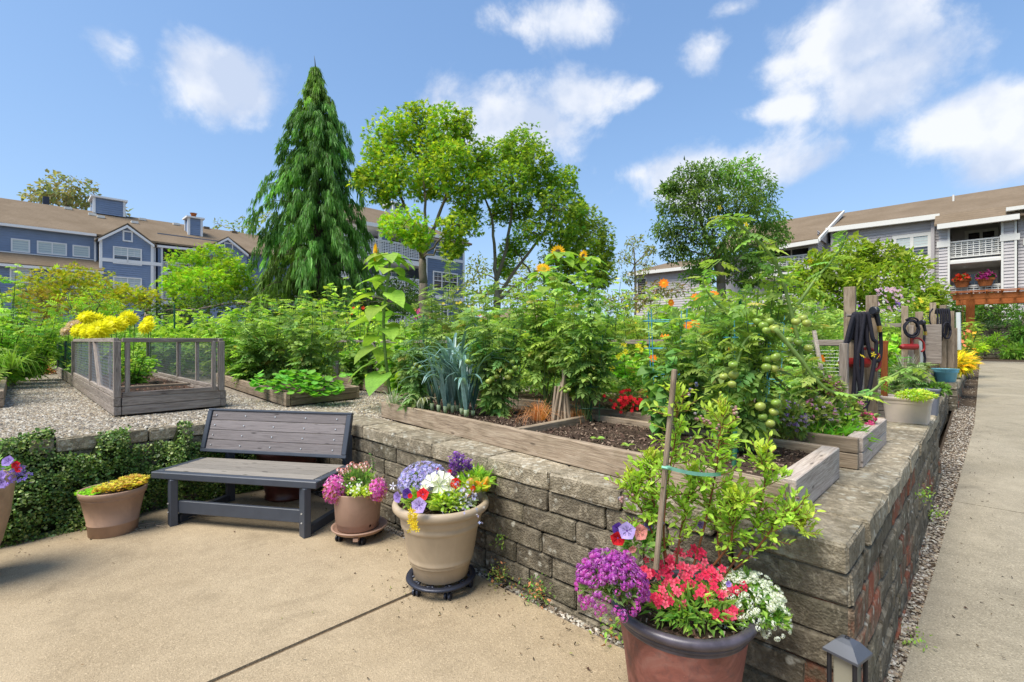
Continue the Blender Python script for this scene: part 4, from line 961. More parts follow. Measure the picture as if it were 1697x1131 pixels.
# gable bay, proud of the wall
nb = 1.2; g0, gz = f.px(167, 394, nb); g1, _ = f.px(252, 404, nb); apu, apz = f.px(211, 373, nb)
m = MB(); laps(m, f, g0, g1, zLow, gz, nb, .19); half = (g1 - g0) / 2; mid = (g0 + g1) / 2
laps(m, f, g0, g1, gz, apz, nb, .19, topf=lambda z: (g0 + half * (z - gz) / (apz - gz), g1 - half * (z - gz) / (apz - gz)))
quad3(m, f.p(g0, zLow, 0), f.p(g0, zLow, nb), f.p(g0, gz, nb), f.p(g0, gz, 0)); quad3(m, f.p(g1, zLow, 0), f.p(g1, zLow, nb), f.p(g1, gz, nb), f.p(g1, gz, 0)); m.build('gable_bay', M['blue_siding'], LB)
strip(LB, 'barge_board', 'trim', f, [(163, 396), (211, 373), (256, 406)], nb + .02, nb + .3, .22)
def gable_roof(par, fc, g0, g1, gz, apz, n0, n1, ov=.35):
    mid = (g0 + g1) / 2; sl_ = (apz - gz) / ((g1 - g0) / 2)
    for sgn, e in ((-1, g0), (1, g1)):
        a = fc.p(mid, apz + .12, n0); b = fc.p(mid, apz + .12, n1); c = fc.p(e + sgn * ov, gz - sl_ * ov + .12, n1); d = fc.p(e + sgn * ov, gz - sl_ * ov + .12, n0)
        roof_slab(par, a, b, c, d, .1)
gable_roof(LB, f, g0, g1, gz, apz, -6.5, nb + .3)
window(LB, f, 203, 382, 220, 402, 1, 1, n=nb, fw=.12, gl='slate_siding')
window(LB, f, 187, 408, 235, 441, 2, 2, True, 1, n=nb); window(LB, f, 187, 458, 235, 490, 2, 2, True, 0, n=nb, gl='blind')
strip(LB, 'band', 'trim', f, [(167, 427), (268, 436)], nb + .0, nb + .08, .3)
for x in (167, 252): a, _ = f.px(x, 420, nb); m = MB(); prism(m, f, a - .1, a + .1, zLow, gz, nb - .1, nb + .07); m.build('corner_board', M['trim'], LB)
window(LB, f, 18, 395, 50, 420, 1, 1, False, 1, gl='blind'); window(LB, f, 61, 399, 111, 425, 2, 1, False, 1, gl='blind'); window(LB, f, 120, 406, 149, 428, 1, 1, False, 1, gl='blind')
window(LB, f, -60, 385, -10, 415, 2, 1, False, 1, gl='blind')
strip(LB, 'gutter', 'trim', f, [(-160, 353), (8, 370), (160, 388)], .3, .55, .2)
strip(LB, 'band', 'trim', f, [(0, 416), (160, 431)], .0, .07, .22)
# skirt roof and lower storey windows
q0, qz = f.px(-160, 425); 
a, az = f.px(-160, 406); b, bz = f.px(158, 432); c, cz = f.px(172, 448, 1.6)
zr = f.px(80, 424)[1]; ze = f.px(80, 441, 1.6)[1]
roof_slab(LB, f.p(uL, zr, 0), f.p(u161, zr, 0), f.p(c, ze, 1.6), f.p(uL, ze, 1.6), .1); m = MB(); prism(m, f, uL, c, ze - .3, ze - .1, 1.5, 1.68); m.build('gutter', M['trim'], LB)
m = MB(); laps(m, f, uL, c - .3, zLow, ze - .15, 1.2, .19); m.build('siding', M['blue_siding'], LB)
window(LB, f, 16, 443, 52, 470, 1, 1, False, 1, n=1.2, gl='blind'); window(LB, f, 120, 452, 156, 480, 1, 1, False, 1, n=1.2, gl='blind')
m = MB()
for zz in (f.px(166, 396)[1],): prism(m, f, g0 - .35, g0 - .22, ze, zz, .1, .25)
m.build('downspout', M['trim'], LB)
# balcony bay between column and second gable
m = MB(); prism(m, f, u252 + .3, u268, zLow, f.px(262, 410)[1], -.3, .6); m.build('column', M['blue_siding'], LB)
for x in (256, 268): a, _ = f.px(x, 430, .6); m = MB(); prism(m, f, a - .08, a + .08, zLow, f.px(262, 410)[1], .6, .67); m.build('corner_board', M['trim'], LB)
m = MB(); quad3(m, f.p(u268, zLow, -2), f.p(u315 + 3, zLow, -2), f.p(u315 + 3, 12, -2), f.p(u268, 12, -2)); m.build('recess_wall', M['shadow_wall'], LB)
zr1 = f.px(268, 433, .5)[1]; zr0 = f.px(268, 447, .5)[1]; lattice_rail(LB, f, u268, u315, zr0, zr1, .5, fine=.2)
zs = zr0 - 2.75; lattice_rail(LB, f, u268, u315, zs, zs + (zr1 - zr0), .5, fine=.2)
m = MB(); prism(m, f, u268, u315, zr0 - .45, zr0 - .1, -2, .45); prism(m, f, u268, u315, zs - .45, zs - .1, -2, .45); m.build('balcony_floor', M['trim'], LB)
wallpart(LB, f, 'blue_siding', [(u315, uE, zLow, f.px(380, 415)[1])])
h0, hz_ = f.px(342, 411, nb); h1, _ = f.px(409, 421, nb); hu, hpz = f.px(378, 395, nb); hf = (h1 - h0) / 2
m = MB(); laps(m, f, h0, h1, zLow, hz_, nb); laps(m, f, h0, h1, hz_, hpz, nb, .19, topf=lambda z: (h0 + hf * (z - hz_) / (hpz - hz_), h1 - hf * (z - hz_) / (hpz - hz_))); m.build('gable_bay', M['blue_siding'], LB)
strip(LB, 'barge_board', 'trim', f, [(340, 413), (378, 394), (412, 422)], nb + .02, nb + .3, .22); gable_roof(LB, f, h0, h1, hz_, hpz, -6, nb + .3); window(LB, f, 371, 402, 386, 419, 1, 1, n=nb, gl='slate_siding'); window(LB, f, 366, 428, 396, 450, 2, 1, n=nb)
# main roof
m = MB(); prism(m, f, uL, uE, .7, f.px(80, 379, .5)[1] - .1, -12, -2.1); m.build('wall', M['blue_siding'], LB)
RN = -7.0
rz_a = f.px(0, 328, RN)[1]; ezz = f.px(80, 379, .5)[1] + .03
ur0, ur1 = uL, uE
m_ = roof_slab(LB, f.p(ur0, rz_a, RN), f.p(ur1, rz_a, RN), f.p(ur1, ezz, .5), f.p(ur0, ezz, .5), .15)
roof_slab(LB, f.p(ur0, rz_a, RN), f.p(ur1, rz_a, RN), f.p(ur1, ezz, -14.5), f.p(ur0, ezz, -14.5), .15)
strip(LB, 'gutter', 'trim', f, [(250, 405), (330, 413)], .5, .8, .2)
# box dormer, chimneys, vents
def solid(name, mat, par, fc, x0, y0, x1, y1, n0, n1, cap=None, trim=True, zb=None):
    ua, za = fc.px(x0, y0, n1); ub, zb_ = fc.px(x1, y1, n1); t = MB(); a, b = min(ua, ub), max(ua, ub); lo = zb if zb is not None else zb_
    laps(t, fc, a, b, lo, za, n1, .2); prism(t, fc, a, b, lo, za, n0, n1 - .01); o = t.build(name, M[mat], par)
    if trim:
        t = MB()
        for e in (a, b): prism(t, fc, e - .1, e + .1, lo, za, n1 - .1, n1 + .07)
        prism(t, fc, a - .1, a - .03, lo, za, n0, n0 + .12); prism(t, fc, a - .25, b + .25, za, za + .16, n0 - .2, n1 + .25); t.build('trim', M['trim'], o)
    return o, a, b, za
solid('dormer', 'blue_siding', LB, f, 156, 327, 206, 360, -8.5, -6.2)
ch, ca_, cb_, cz_ = solid('chimney', 'blue_siding', LB, f, 313, 361, 334, 410, -4.6, -3.2); m = MB(); cc = f.p((ca_ + cb_) / 2, cz_ + .15, -3.9); m.lathe([(.45, 0), (.45, .12), (.2, .18), (.3, .5), (.35, .52), (.0, .6)], 12, tuple(cc)); m.build('chimney_pot', M['cedar'], ch)
m = MB(); a, za = f.px(71, 325, -7.5); b, zb = f.px(82, 337, -7.5); prism(m, f, a, b, zb - .5, za, -8.2, -7.5); m.build('roof_vent', M['dark_metal'], LB)
sl__ = (rz_a - ezz) / (7.5)
for x, y in ((113, 347), (236, 365), (292, 373), (342, 379), (388, 386), (153, 357), (167, 361), (223, 370)):
    # small vents on the slope: walk the line of sight to the roof plane
    best = min(np.linspace(-6.8, .3, 60), key=lambda n_: abs(f.px(x, y, n_)[1] - (ezz + (.5 - n_) * sl__))); a, z = f.px(x, y, best)
    m = MB(); prism(m, f, a - .28, a + .28, z - .05, z + .18, best - .25, best + .2); m.build('roof_vent', M['cream_trim' if x < 300 else 'roof'], LB)

# --- middle blue building behind the maples
MD = thing('apartment_building', 'slate blue house with stacked lattice balconies behind the maple trunk', 'building', G(21, 33, GL))
f = Face(G(0, 33), A2, -B2)
a0, zt0 = f.px(628, 372); ac, _ = f.px(706, 420); a1, _ = f.px(768, 430); zev = f.px(700, 393)[1]
m = MB(); laps(m, f, ac, a1, .7, zev, 0, .19); m.build('siding', M['slate_siding'], MD)
b0, b1 = f.px(600, 400)[0], a0
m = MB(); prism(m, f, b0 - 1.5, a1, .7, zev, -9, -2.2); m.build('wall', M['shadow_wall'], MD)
for x in (630, 706, 768): 
    a, _ = f.px(x, 420); m = MB(); prism(m, f, a - .1, a + .1, .7, zev, -.1, .06); m.build('corner_board', M['trim'], MD)
m = MB(); a, _ = f.px(636, 420); prism(m, f, f.px(630, 400)[0] + .1, f.px(641, 400)[0], f.px(636, 402)[1], zev, -.5, .02); m.build('column', M['slate_siding'], MD)
ztop, zbot = f.px(641, 399, .1)[1], f.px(641, 424, .1)[1]; d_ = ztop - f.px(690, 466, .1)[1] + (f.px(690, 413, .1)[1] - ztop)
for k in range(3):
    z1_, z0_ = ztop - 2.75 * k, zbot - 2.75 * k; lattice_rail(MD, f, b0 - 2, ac - .1, z0_, z1_, .1, fine=.14); m = MB(); prism(m, f, b0 - 2, ac - .1, z0_ - .5, z0_ - .12, -2.2, .2); m.build('balcony_floor', M['trim'], MD)
    window_uz(MD, f, a0 + 1.4, a0 + 3.4, z0_ - .0, z0_ + 1.9, 2, 1, n=-2.15)
m = MB(); prism(m, f, b0 - 1.5, a1 + .3, zev - .1, zev, -9, .4); m.build('soffit', M['trim'], MD)
window(MD, f, 717, 449, 758, 484, 3, 2, True); window(MD, f, 719, 407, 736, 428, 1, 1, True); window(MD, f, 717, 503, 742, 530, 2, 2, True)
strip(MD, 'band', 'trim', f, [(706, 487), (768, 495)], 0, .08, .3); strip(MD, 'band', 'trim', f, [(706, 422), (768, 432)], 0, .08, .25)
strip(MD, 'gutter', 'trim', f, [(600, 366), (640, 373), (775, 398)], .3, .6, .28)
rz_ = f.px(622, 355, -4.5)[1]
zq = f.px(640, 351, -5)[1]; roof_slab(MD, f.p(b0 + .5, zq, -5), f.p(a1 - 4, zq, -5), f.p(a1 + .6, zev + .1, .5), f.p(b0 - 2, zev + .1, .5), .15)
roof_slab(MD, f.p(a1 - 4, zq, -5), f.p(b0 + .5, zq, -5), f.p(b0 - 2, zev + .1, -10.5), f.p(a1 + .6, zev + .1, -10.5), .15); roof_slab(MD, f.p(a1 - 4, zq, -5), f.p(a1 + .6, zev + .1, -10.5), f.p(a1 + .6, zev + .1, .5), f.p(a1 - 4, zq - .01, -5), .15)
solid('chimney', 'blue_siding', MD, f, 652, 338, 668, 372, -5.5, -4.2)

# --- lilac-grey building on the right, facade across the view
RB = thing('apartment_building', 'lilac grey apartment house with stacked balconies at the right', 'building', G(39.3, 6, GL))
f = Face(G(39.3, 0), -B2, -A2)             # u grows to the right (towards -b)
W = lambda x, y, n=0: f.px(x, y, n)
zg = 1.4
def seg(x0, x1, ytop_x, ytop, zb=zg, n=0): 
    a = W(x0, 400, n)[0]; b = W(x1, 400, n)[0]; return (a, b, zb, W(ytop_x, ytop, n)[1])
# middle siding stretch with two windows
uA, uB = W(1378, 400)[0], W(1556, 400)[0]; zM = W(1460, 374)[1]
wallpart(RB, f, 'grey_siding', [(uA, uB + .2, zg, zM)])
window(RB, f, 1381, 403, 1440, 441, 2, 1, True, 1, 'cream_trim', fw=.22); window(RB, f, 1479, 392, 1545, 430, 2, 1, True, 1, 'cream_trim', fw=.22)
strip(RB, 'band', 'cream_trim', f, [(1378, 433), (1556, 422)], 0, .07, .2)
strip(RB, 'gutter', 'cream_trim', f, [(1368, 378), (1557, 354)], .3, .6, .32)
m = MB()
for x in (1380, 1546): a = W(x, 400)[0]; prism(m, f, a - .09, a + .09, zg, zM, .05, .2)
m.build('downspout', M['grey_siding'], RB)
# balcony bay
nB = 1.3; c0, c1, c2, c3 = W(1556, 400, nB)[0], W(1573, 400, nB)[0], W(1659, 400, nB)[0], W(1684, 400, nB)[0]; zB = W(1600, 366, nB)[1]
rt1, rb1 = W(1600, 398, nB)[1], W(1600, 426, nB)[1]; rt2, rb2 = W(1600, 473, nB)[1], W(1600, 499, nB)[1]
for a, b in ((c0, c1), (c2, c3)): m = MB(); laps(m, f, a, b, zg, zB, nB, .19); prism(m, f, a, b, zg, zB, -2.0, nB - .01); m.build('column', M['grey_siding'], RB)
m = MB(); q_ = W(1600, 404, nB)[1]
for a, b in ((c0 - .1, c1 + .05), (c2 - .05, c3 + .15)): prism(m, f, a, b, q_ - .1, q_ + .28, nB, nB + .1)
for a in (c1 - .07, c2 + .0, c3 - .07): prism(m, f, a, a + .1, zg, zB, nB + .0, nB + .08)
prism(m, f, c1, c2, rb1 - .4, rb1 - .12, -1.9, nB - .05); prism(m, f, c1, c2, rb2 - .4, rb2 - .12, -1.9, nB - .05); prism(m, f, c1, c2, rt2 + 1.35, rt2 + 1.5, nB - .3, nB + .05)
m.build('trim', M['cream_trim'], RB)
m = MB(); quad3(m, f.p(c1, zg, -1.9), f.p(c2, zg, -1.9), f.p(c2, zB, -1.9), f.p(c1, zB, -1.9)); m.build('recess_wall', M['grey_siding'], RB)
for (t_, b_) in ((rt1, rb1), (rt2, rb2)): lattice_rail(RB, f, c1, c2, b_, t_, nB - .12, 'cream_trim', .17)
uq = (c2 - c1)
window_uz(RB, f, c1 + uq * .28, c1 + uq * .97, rb1 + .2, rt1 + 1.05, 2, 1, n=-1.88, trim='cream_trim', fw=.18); window_uz(RB, f, c1 + uq * .28, c1 + uq * .97, rb2 + .1, rt2 + 1.1, 2, 2, n=-1.88, trim='cream_trim', fw=.16)
m = MB()
for k in (.32, .6): cc = f.p(c1 + uq * k, rt2 + 1.35, -.6); m.lathe([(0, 0), (.12, 0), (.14, -.06), (.0, -.12)], 12, tuple(cc))
m.build('ceiling_light', M['trim'], RB)
strip(RB, 'gutter', 'cream_trim', f, [(1553, 372), (1690, 354)], nB + .3, nB + .6, .3)
# right hand end
e0_ = W(1687, 400, 1.0)[0]; wallpart(RB, f, 'grey_siding', [(e0_, e0_ + 9, zg, W(1690, 354, 1.0)[1] + .25)], 1.0); m = MB(); prism(m, f, e0_ + .2, e0_ + 9, W(1697, 404, 1)[1] - .1, W(1697, 396, 1)[1], 1.0, 1.1); prism(m, f, e0_ - .5, e0_ + 9, W(1690, 352, 1)[1], W(1690, 346, 1)[1], 1.0, 1.9); m.build('trim', M['cream_trim'], RB)
# left balcony bay
nL = 2.2; l0, l1, l2 = W(1240, 400, nL)[0], W(1340, 400, nL)[0], W(1354, 400, nL)[0]; zL = W(1320, 400, nL)[1]
m = MB(); laps(m, f, l1, l2, zg, zL, nL, .19); m.build('column', M['grey_siding'], RB)
sf = Face(f.p(l2, 0, 0), -A2, -B2); m = MB(); laps(m, sf, 0, nL, zg, zL + .6, 0, .19); m.build('siding', M['grey_siding'], RB)
m = MB(); quad3(m, f.p(l0, zg, -.1), f.p(l2, zg, -.1), f.p(l2, zL, -.1), f.p(l0, zL, -.1)); m.build('recess_wall', M['grey_siding'], RB)
lt, lb = W(1330, 422, nL)[1], W(1330, 446, nL)[1]; lattice_rail(RB, f, l0, l1, lb, lt, nL, 'cream_trim', .17); lattice_rail(RB, f, l0, l1, lb - 2.75, lt - 2.75, nL, 'cream_trim', .17)
m = MB(); prism(m, f, l0, l1, lb - .42, lb - .12, 0, nL); prism(m, f, l0, l1, lb - 3.2, lb - 2.9, 0, nL); m.build('balcony_floor', M['cream_trim'], RB)
window_uz(RB, f, l1 - 3.0, l1 - .3, lb + .3, lt + .9, 2, 1, n=-.08, trim='cream_trim')
window_uz(RB, f, l1 - 3.4, l1 - .3, lb - 2.4, lt - 1.9, 2, 1, n=-.08, trim='cream_trim')
# roofs
RN = -6.5; zr = W(1697, 307, RN)[1]; uR = e0_ + 9; uJ = W(1397, 351, -5.5)[0]
ez = W(1460, 371, .5)[1] + .05
roof_slab(RB, f.p(uJ - 1.5, zr, RN), f.p(uR, zr, RN), f.p(uR, ez, .5), f.p(uA - .5, ez, .5), .15)
ezb = W(1600, 366, nB + .4)[1]; zr2_ = W(1340, 397, nL + .4)[1]; roof_slab(RB, f.p(c0 - .2, ez, .5), f.p(uR, ez, .5), f.p(uR, ezb, nB + .45), f.p(c0 - .2, ezb, nB + .45), .12)
m = MB(); prism(m, f, uJ - 7.5, uA, zg - .7, zr2_, -12, -.15); prism(m, f, uA, uR, zg - .7, ez, -12, -2.05); m.build('wall', M['grey_siding'], RB)
roof_slab(RB, f.p(uJ - 7.5, zr, RN), f.p(uR, zr, RN), f.p(uR, ez, -14), f.p(uJ - 7.5, ez, -14), .15)
elz = W(1340, 397, nL + .4)[1]; zr2 = W(1396, 350, -4.5)[1]
roof_slab(RB, f.p(uJ - 7.5, zr2, -4.5), f.p(W(1397, 350, -4.5)[0], zr2, -4.5), f.p(W(1356, 395, nL + .5)[0], elz, nL + .5), f.p(uJ - 7.5, elz, nL + .5), .14)
strip(RB, 'gutter', 'cream_trim', f, [(1290, 407), (1356, 396)], nL + .45, nL + .7, .28)
def tri_barge():
    m = MB(); a = f.p(W(1397, 350, -4.5)[0], zr2 + .02, -4.5); b = f.p(W(1356, 395, nL + .5)[0], elz, nL + .5); d = Vector((0, 0, .25)); o = f.u * .12
    m.add([tuple(x) for x in (a, b, b - d, a - d, a + o, b + o, b + o - d, a + o - d)], [(0, 1, 2, 3), (7, 6, 5, 4), (0, 4, 5, 1), (3, 2, 6, 7), (1, 5, 6, 2)]); m.build('barge_board', M['cream_trim'], RB)
    m = MB(); c = f.p(W(1356, 395, nL + .5)[0] + 0, elz - .1, -4.5); m.add([tuple(a), tuple(b), tuple(c)], [(0, 1, 2)]); m.build('siding', M['grey_siding'], RB)
tri_barge()
m = MB(); a, z = W(1580, 334, -4.2); m.tube([f.p(a, z - .3, -4.2), f.p(a, z + .45, -4.2)], .06, 8); m.build('roof_vent', M['cream_trim'], RB)
# hanging flower boxes on the lower balcony rail
for x, colr, lab in ((1594, (.55, .03, .01), 'terracotta rail pot of red flowers on the grey house balcony'), (1633, (.25, .01, .12), 'terracotta rail pot of magenta flowers on the grey house balcony')):
    a, z = W(x, 468, nB + .15); c = f.p(a, rt2 - .12, nB + .15); t = thing('balcony_flower_pot', lab, 'flower pot', c); m = MB()
    m.lathe([(0, 0), (.26, 0), (.36, .34), (.42, .34), (.42, .46), (.36, .46)], 20, tuple(c), 1, .6, math.atan2(f.u.y, f.u.x)); m.build('pot', M['cedar'], t)
    m = MB(); n = 260; d = rng.normal(size=(n, 3)); d /= np.linalg.norm(d, axis=1)[:, None]; d[:, 2] = np.abs(d[:, 2]); base = np.array(tuple(c)) + np.array([0, 0, .42]); pos = base + d * np.array([.5, .4, .42]) * rng.uniform(.5, 1, (n, 1))
    q = rng.normal(size=(n, 3, 3)) * .07 + pos[:, None]; m.add(q.reshape(-1, 3), np.arange(3 * n).reshape(-1, 3), np.repeat(np.array([colr if R.random() < .75 else (.05, .12, .02) for _ in range(n)]), 3, axis=0)); m.build('blossoms', M['petal'], t, kind='stuff')
# farther grey building glimpsed left of the big ash tree, and a low roof behind the maples
FB = thing('apartment_building', 'pale gable end glimpsed between the dark tree and the sunflowers', 'building', G(46, 22, GL))
f2 = Face(G(47, 0), -B2, -A2); a = f2.px(1052, 470)[0]; b = f2.px(1180, 470)[0]; z = f2.px(1060, 452)[1]
m = MB(); laps(m, f2, a, b, .7, z, 0, .25); m.build('siding', M['grey_siding'], FB); window(FB, f2, 1056, 462, 1072, 490, 1, 1, n=0)
roof_slab(FB, f2.p(a + 2, f2.px(1060, 440)[1] + .6, -4), f2.p(b, f2.px(1060, 440)[1] + .6, -4), f2.p(b, z, .6), f2.p(a - .5, z, .6), .2); m = MB(); prism(m, f2, a - .5, b, z - .35, z, .6, .8); m.build('gutter', M['cream_trim'], FB)
CB = thing('carport', 'low beige roof of a carport behind the maple trunks', 'carport', G(20, 16, GL))
f3 = Face(G(23, 0), -B2, -A2); a = f3.px(770, 520)[0]; b = f3.px(905, 520)[0]; z1 = f3.px(830, 512, -3)[1]; z0 = f3.px(830, 536)[1]
roof_slab(CB, f3.p(a + .8, z1, -3), f3.p(b - 1.0, z1, -3), f3.p(b, z0, 0), f3.p(a, z0, 0), .15, mat='roof')
for uu in (a + .2, b - .2):
    m = MB(); prism(m, f3, uu - .08, uu + .08, .7, z0, -.3, -.14); m.build('post', M['trim'], CB)
# parked car roof and closed umbrella behind the left shrubs
um = thing('closed_umbrella', 'closed brown striped patio umbrella between the left shrubs', 'umbrella', PX(245, 21, GL)); m = MB()
for k in range(12):
    z0_, z1_ = 2.5 - k * .135, 2.5 - (k + 1) * .135; r0, r1 = .05 + k * .022, .05 + (k + 1) * .022; mm = MB()
    mm.lathe([(r0, z0_), (r1, z1_)], 14, tuple(PX(245, 21, GL - .1))); mm.build('stripe', M['woodlight' if k % 2 else 'maroon'], um)
m.tube([PX(245, 21, GL), PX(245, 21, GL + 1)], .03, 8); m.build('pole', M['woodgrey'], um)
cr = thing('parked_car', 'dark car roof just visible between the left shrubs', 'car', PX(215, 30, .75)); cb = PX(215, 30, .75)
def carbox(name, mat, x0, x1, z0, z1, y=.9, taper=.0, par=cr):
    m = MB(); V = [(cb.x + x, cb.y + sy * y * (1 - (taper if i > 1 else 0)), cb.z + z) for i, (x, z) in enumerate(((x0, z0), (x1, z0), (x1 - taper * 3, z1), (x0 + taper * 3, z1))) for sy in (-1, 1)]
    m.add(V, [(0, 2, 4, 6), (1, 7, 5, 3), (6, 4, 5, 7), (0, 6, 7, 1), (2, 3, 5, 4), (0, 1, 3, 2)]); return m.build(name, mat, par)
carbox('body', M['black'], -2.3, 2.3, .3, .95); carbox('cabin', M['glass'], -1.6, 1.4, .95, 1.5, .85, .14); carbox('roof', M['black'], -1.1, .95, 1.505, 1.56, .72, .02)
for wx in (-1.4, 1.4):
    for sy in (-1, 1): m = MB(); p = cb + Vector((wx, sy * .85, .33)); m.tube([p - Vector((0, .1, 0)), p + Vector((0, .1, 0))], .33, 18); m.build('wheel', M['hose'], cr)
# ------------------------------------------------------------------ leaves
def T_simple(w=.42, fold=.10, droop=.12): return np.array([(0, 0, 0), (.5 * w, .42, fold), (0, 1, -droop), (-.5 * w, .42, fold)]), np.array([(0, 1, 2), (0, 2, 3)])
def T_oval(w=.45, fold=.06, droop=.15):
    V = [(0, 0, 0), (.38 * w, .22, fold), (.5 * w, .5, fold), (.3 * w, .8, fold * .5 - droop * .5), (0, 1, -droop), (-.3 * w, .8, fold * .5 - droop * .5), (-.5 * w, .5, fold), (-.38 * w, .22, fold), (0, .5, 0)]
    return np.array(V), np.array([(0, 1, 8), (1, 2, 8), (2, 3, 8), (3, 4, 8), (4, 5, 8), (5, 6, 8), (6, 7, 8), (7, 0, 8)])
def combine(items):
    V = []; Fc = []; n = 0
    for (v, f, s, ang, off, tilt) in items:
        c, s_ = math.cos(ang), math.sin(ang); q = v * s; q = np.stack([q[:, 0] * c - q[:, 1] * s_, q[:, 0] * s_ + q[:, 1] * c, q[:, 2] - tilt * np.hypot(q[:, 0], q[:, 1])], 1) + np.array(off)
        V.append(q); Fc.append(f + n); n += len(v)
    return np.concatenate(V), np.concatenate(Fc)
def T_compound(k=3, w=.42, droop=.35, tri=True):
    v, f = T_simple(w, .08, .1) if tri else T_oval(w); it = []
    for i in range(k):
        y = .18 + .62 * i / k; z = -droop * y * y
        for sgn in (-1, 1): it.append((v, f, .42 - .06 * i / k, -sgn * 1.05, (0, y, z), .25))
    it.append((v, f, .45, 0, (0, .68, -droop * .5), .35)); V, Fc = combine(it)
    r = np.array([(-.012, 0, 0), (.012, 0, 0), (.006, .75, -droop * .55), (-.006, .75, -droop * .55)]); return np.concatenate([V, r]), np.concatenate([Fc, np.array([(0, 1, 2), (0, 2, 3)]) + len(V)])
def T_round(n=9, dish=.12):
    V = [(0, .5, -dish)] + [(.5 * math.cos(2 * math.pi * k / n), .5 + .5 * math.sin(2 * math.pi * k / n), random.Random(k).uniform(-.05, .05)) for k in range(n)]; return np.array(V), np.array([(0, 1 + k, 1 + (k + 1) % n) for k in range(n)])
def T_heart(w=.85, droop=.35):
    P2 = [(0, 0), (.32, -.12), (.5, .12), (.46, .42), (.25, .78), (0, 1.0)]; V = [(0, 0, 0), (0, .35, 0.0), (0, .7, -droop * .4), (0, 1, -droop)]
    R_ = [(x * w, y, .07 * (abs(x) > .2) - droop * max(0, y) ** 2) for x, y in P2[1:5]]; V += R_ + [(-x, y, z) for x, y, z in R_]
    Fc = [(0, 4, 5), (0, 5, 1), (1, 5, 6), (1, 6, 2), (2, 6, 7), (2, 7, 3)]; Fc += [(a if a < 4 else a + 4, c if c < 4 else c + 4, b if b < 4 else b + 4) for a, b, c in Fc]; return np.array(V, float), np.array(Fc)
def T_petals(n=5, w=.5, cup=.15, r0=.05):
    V = []; Fc = []
    for k in range(n):
        a = 2 * math.pi * k / n; c, s = math.cos(a), math.sin(a)
        for (x, y, z) in ((0, r0, 0), (w * .5, .6, cup), (0, 1, cup * .8), (-w * .5, .6, cup)): V.append((x * c - y * s, z, x * s + y * c))
        o = 4 * k; Fc += [(o, o + 1, o + 2), (o, o + 2, o + 3)]
    return np.array(V), np.array(Fc)       # faces +Y, radius 1
def T_star(n=5, w=.34):                     # palmate leaf
    v, f = T_simple(w, .05, .1); it = [(v, f, 1 - .16 * abs(k), k * .62, (0, 0, 0), .12) for k in (-2, -1, 0, 1, 2)]; return combine(it)
def scatter(mb, T, Pn, D, S, C, N=None, tw=.35):
    V, Fc = T; Pn = np.asarray(Pn, float).reshape(-1, 3); n = len(Pn)
    if n == 0: return
    D = np.asarray(D, float).reshape(-1, 3) * np.ones((n, 1)); D = D / (np.linalg.norm(D, axis=1)[:, None] + 1e-9)
    if N is None: N = np.array([0, 0, 1.]) + rng.normal(size=(n, 3)) * tw
    else: N = np.asarray(N, float) * np.ones((n, 1)) + rng.normal(size=(n, 3)) * tw * .3
    X = np.cross(D, N); X /= (np.linalg.norm(X, axis=1)[:, None] + 1e-9); Nn = np.cross(X, D)
    S = np.asarray(S, float) * np.ones(n); Q = V[None] * S[:, None, None]
    W_ = Pn[:, None] + Q[..., 0:1] * X[:, None] + Q[..., 1:2] * D[:, None] + Q[..., 2:3] * Nn[:, None]
    C = np.asarray(C, float); C = C * np.ones((n, 3)) if C.ndim == 1 else C
    mb.add(W_.reshape(-1, 3), (Fc[None] + (np.arange(n) * len(V))[:, None, None]).reshape(-1, Fc.shape[1]), np.repeat(C, len(V), axis=0))
def cvar(c, n, v=.25, h=.12, alt=None, pa=.0):
    c = np.array(c)[None] * np.exp(rng.normal(size=(n, 1)) * v); c = c * (1 + rng.normal(size=(n, 3)) * h * np.array([1.2, .3, .6]))
    if alt is not None and pa > 0:
        k = rng.random(n) < pa; c[k] = np.array(alt)[None] * np.exp(rng.normal(size=(k.sum(), 1)) * .2)
    return np.clip(c, .002, .95)
def unit(n):
    d = rng.normal(size=(n, 3)); return d / np.linalg.norm(d, axis=1)[:, None]

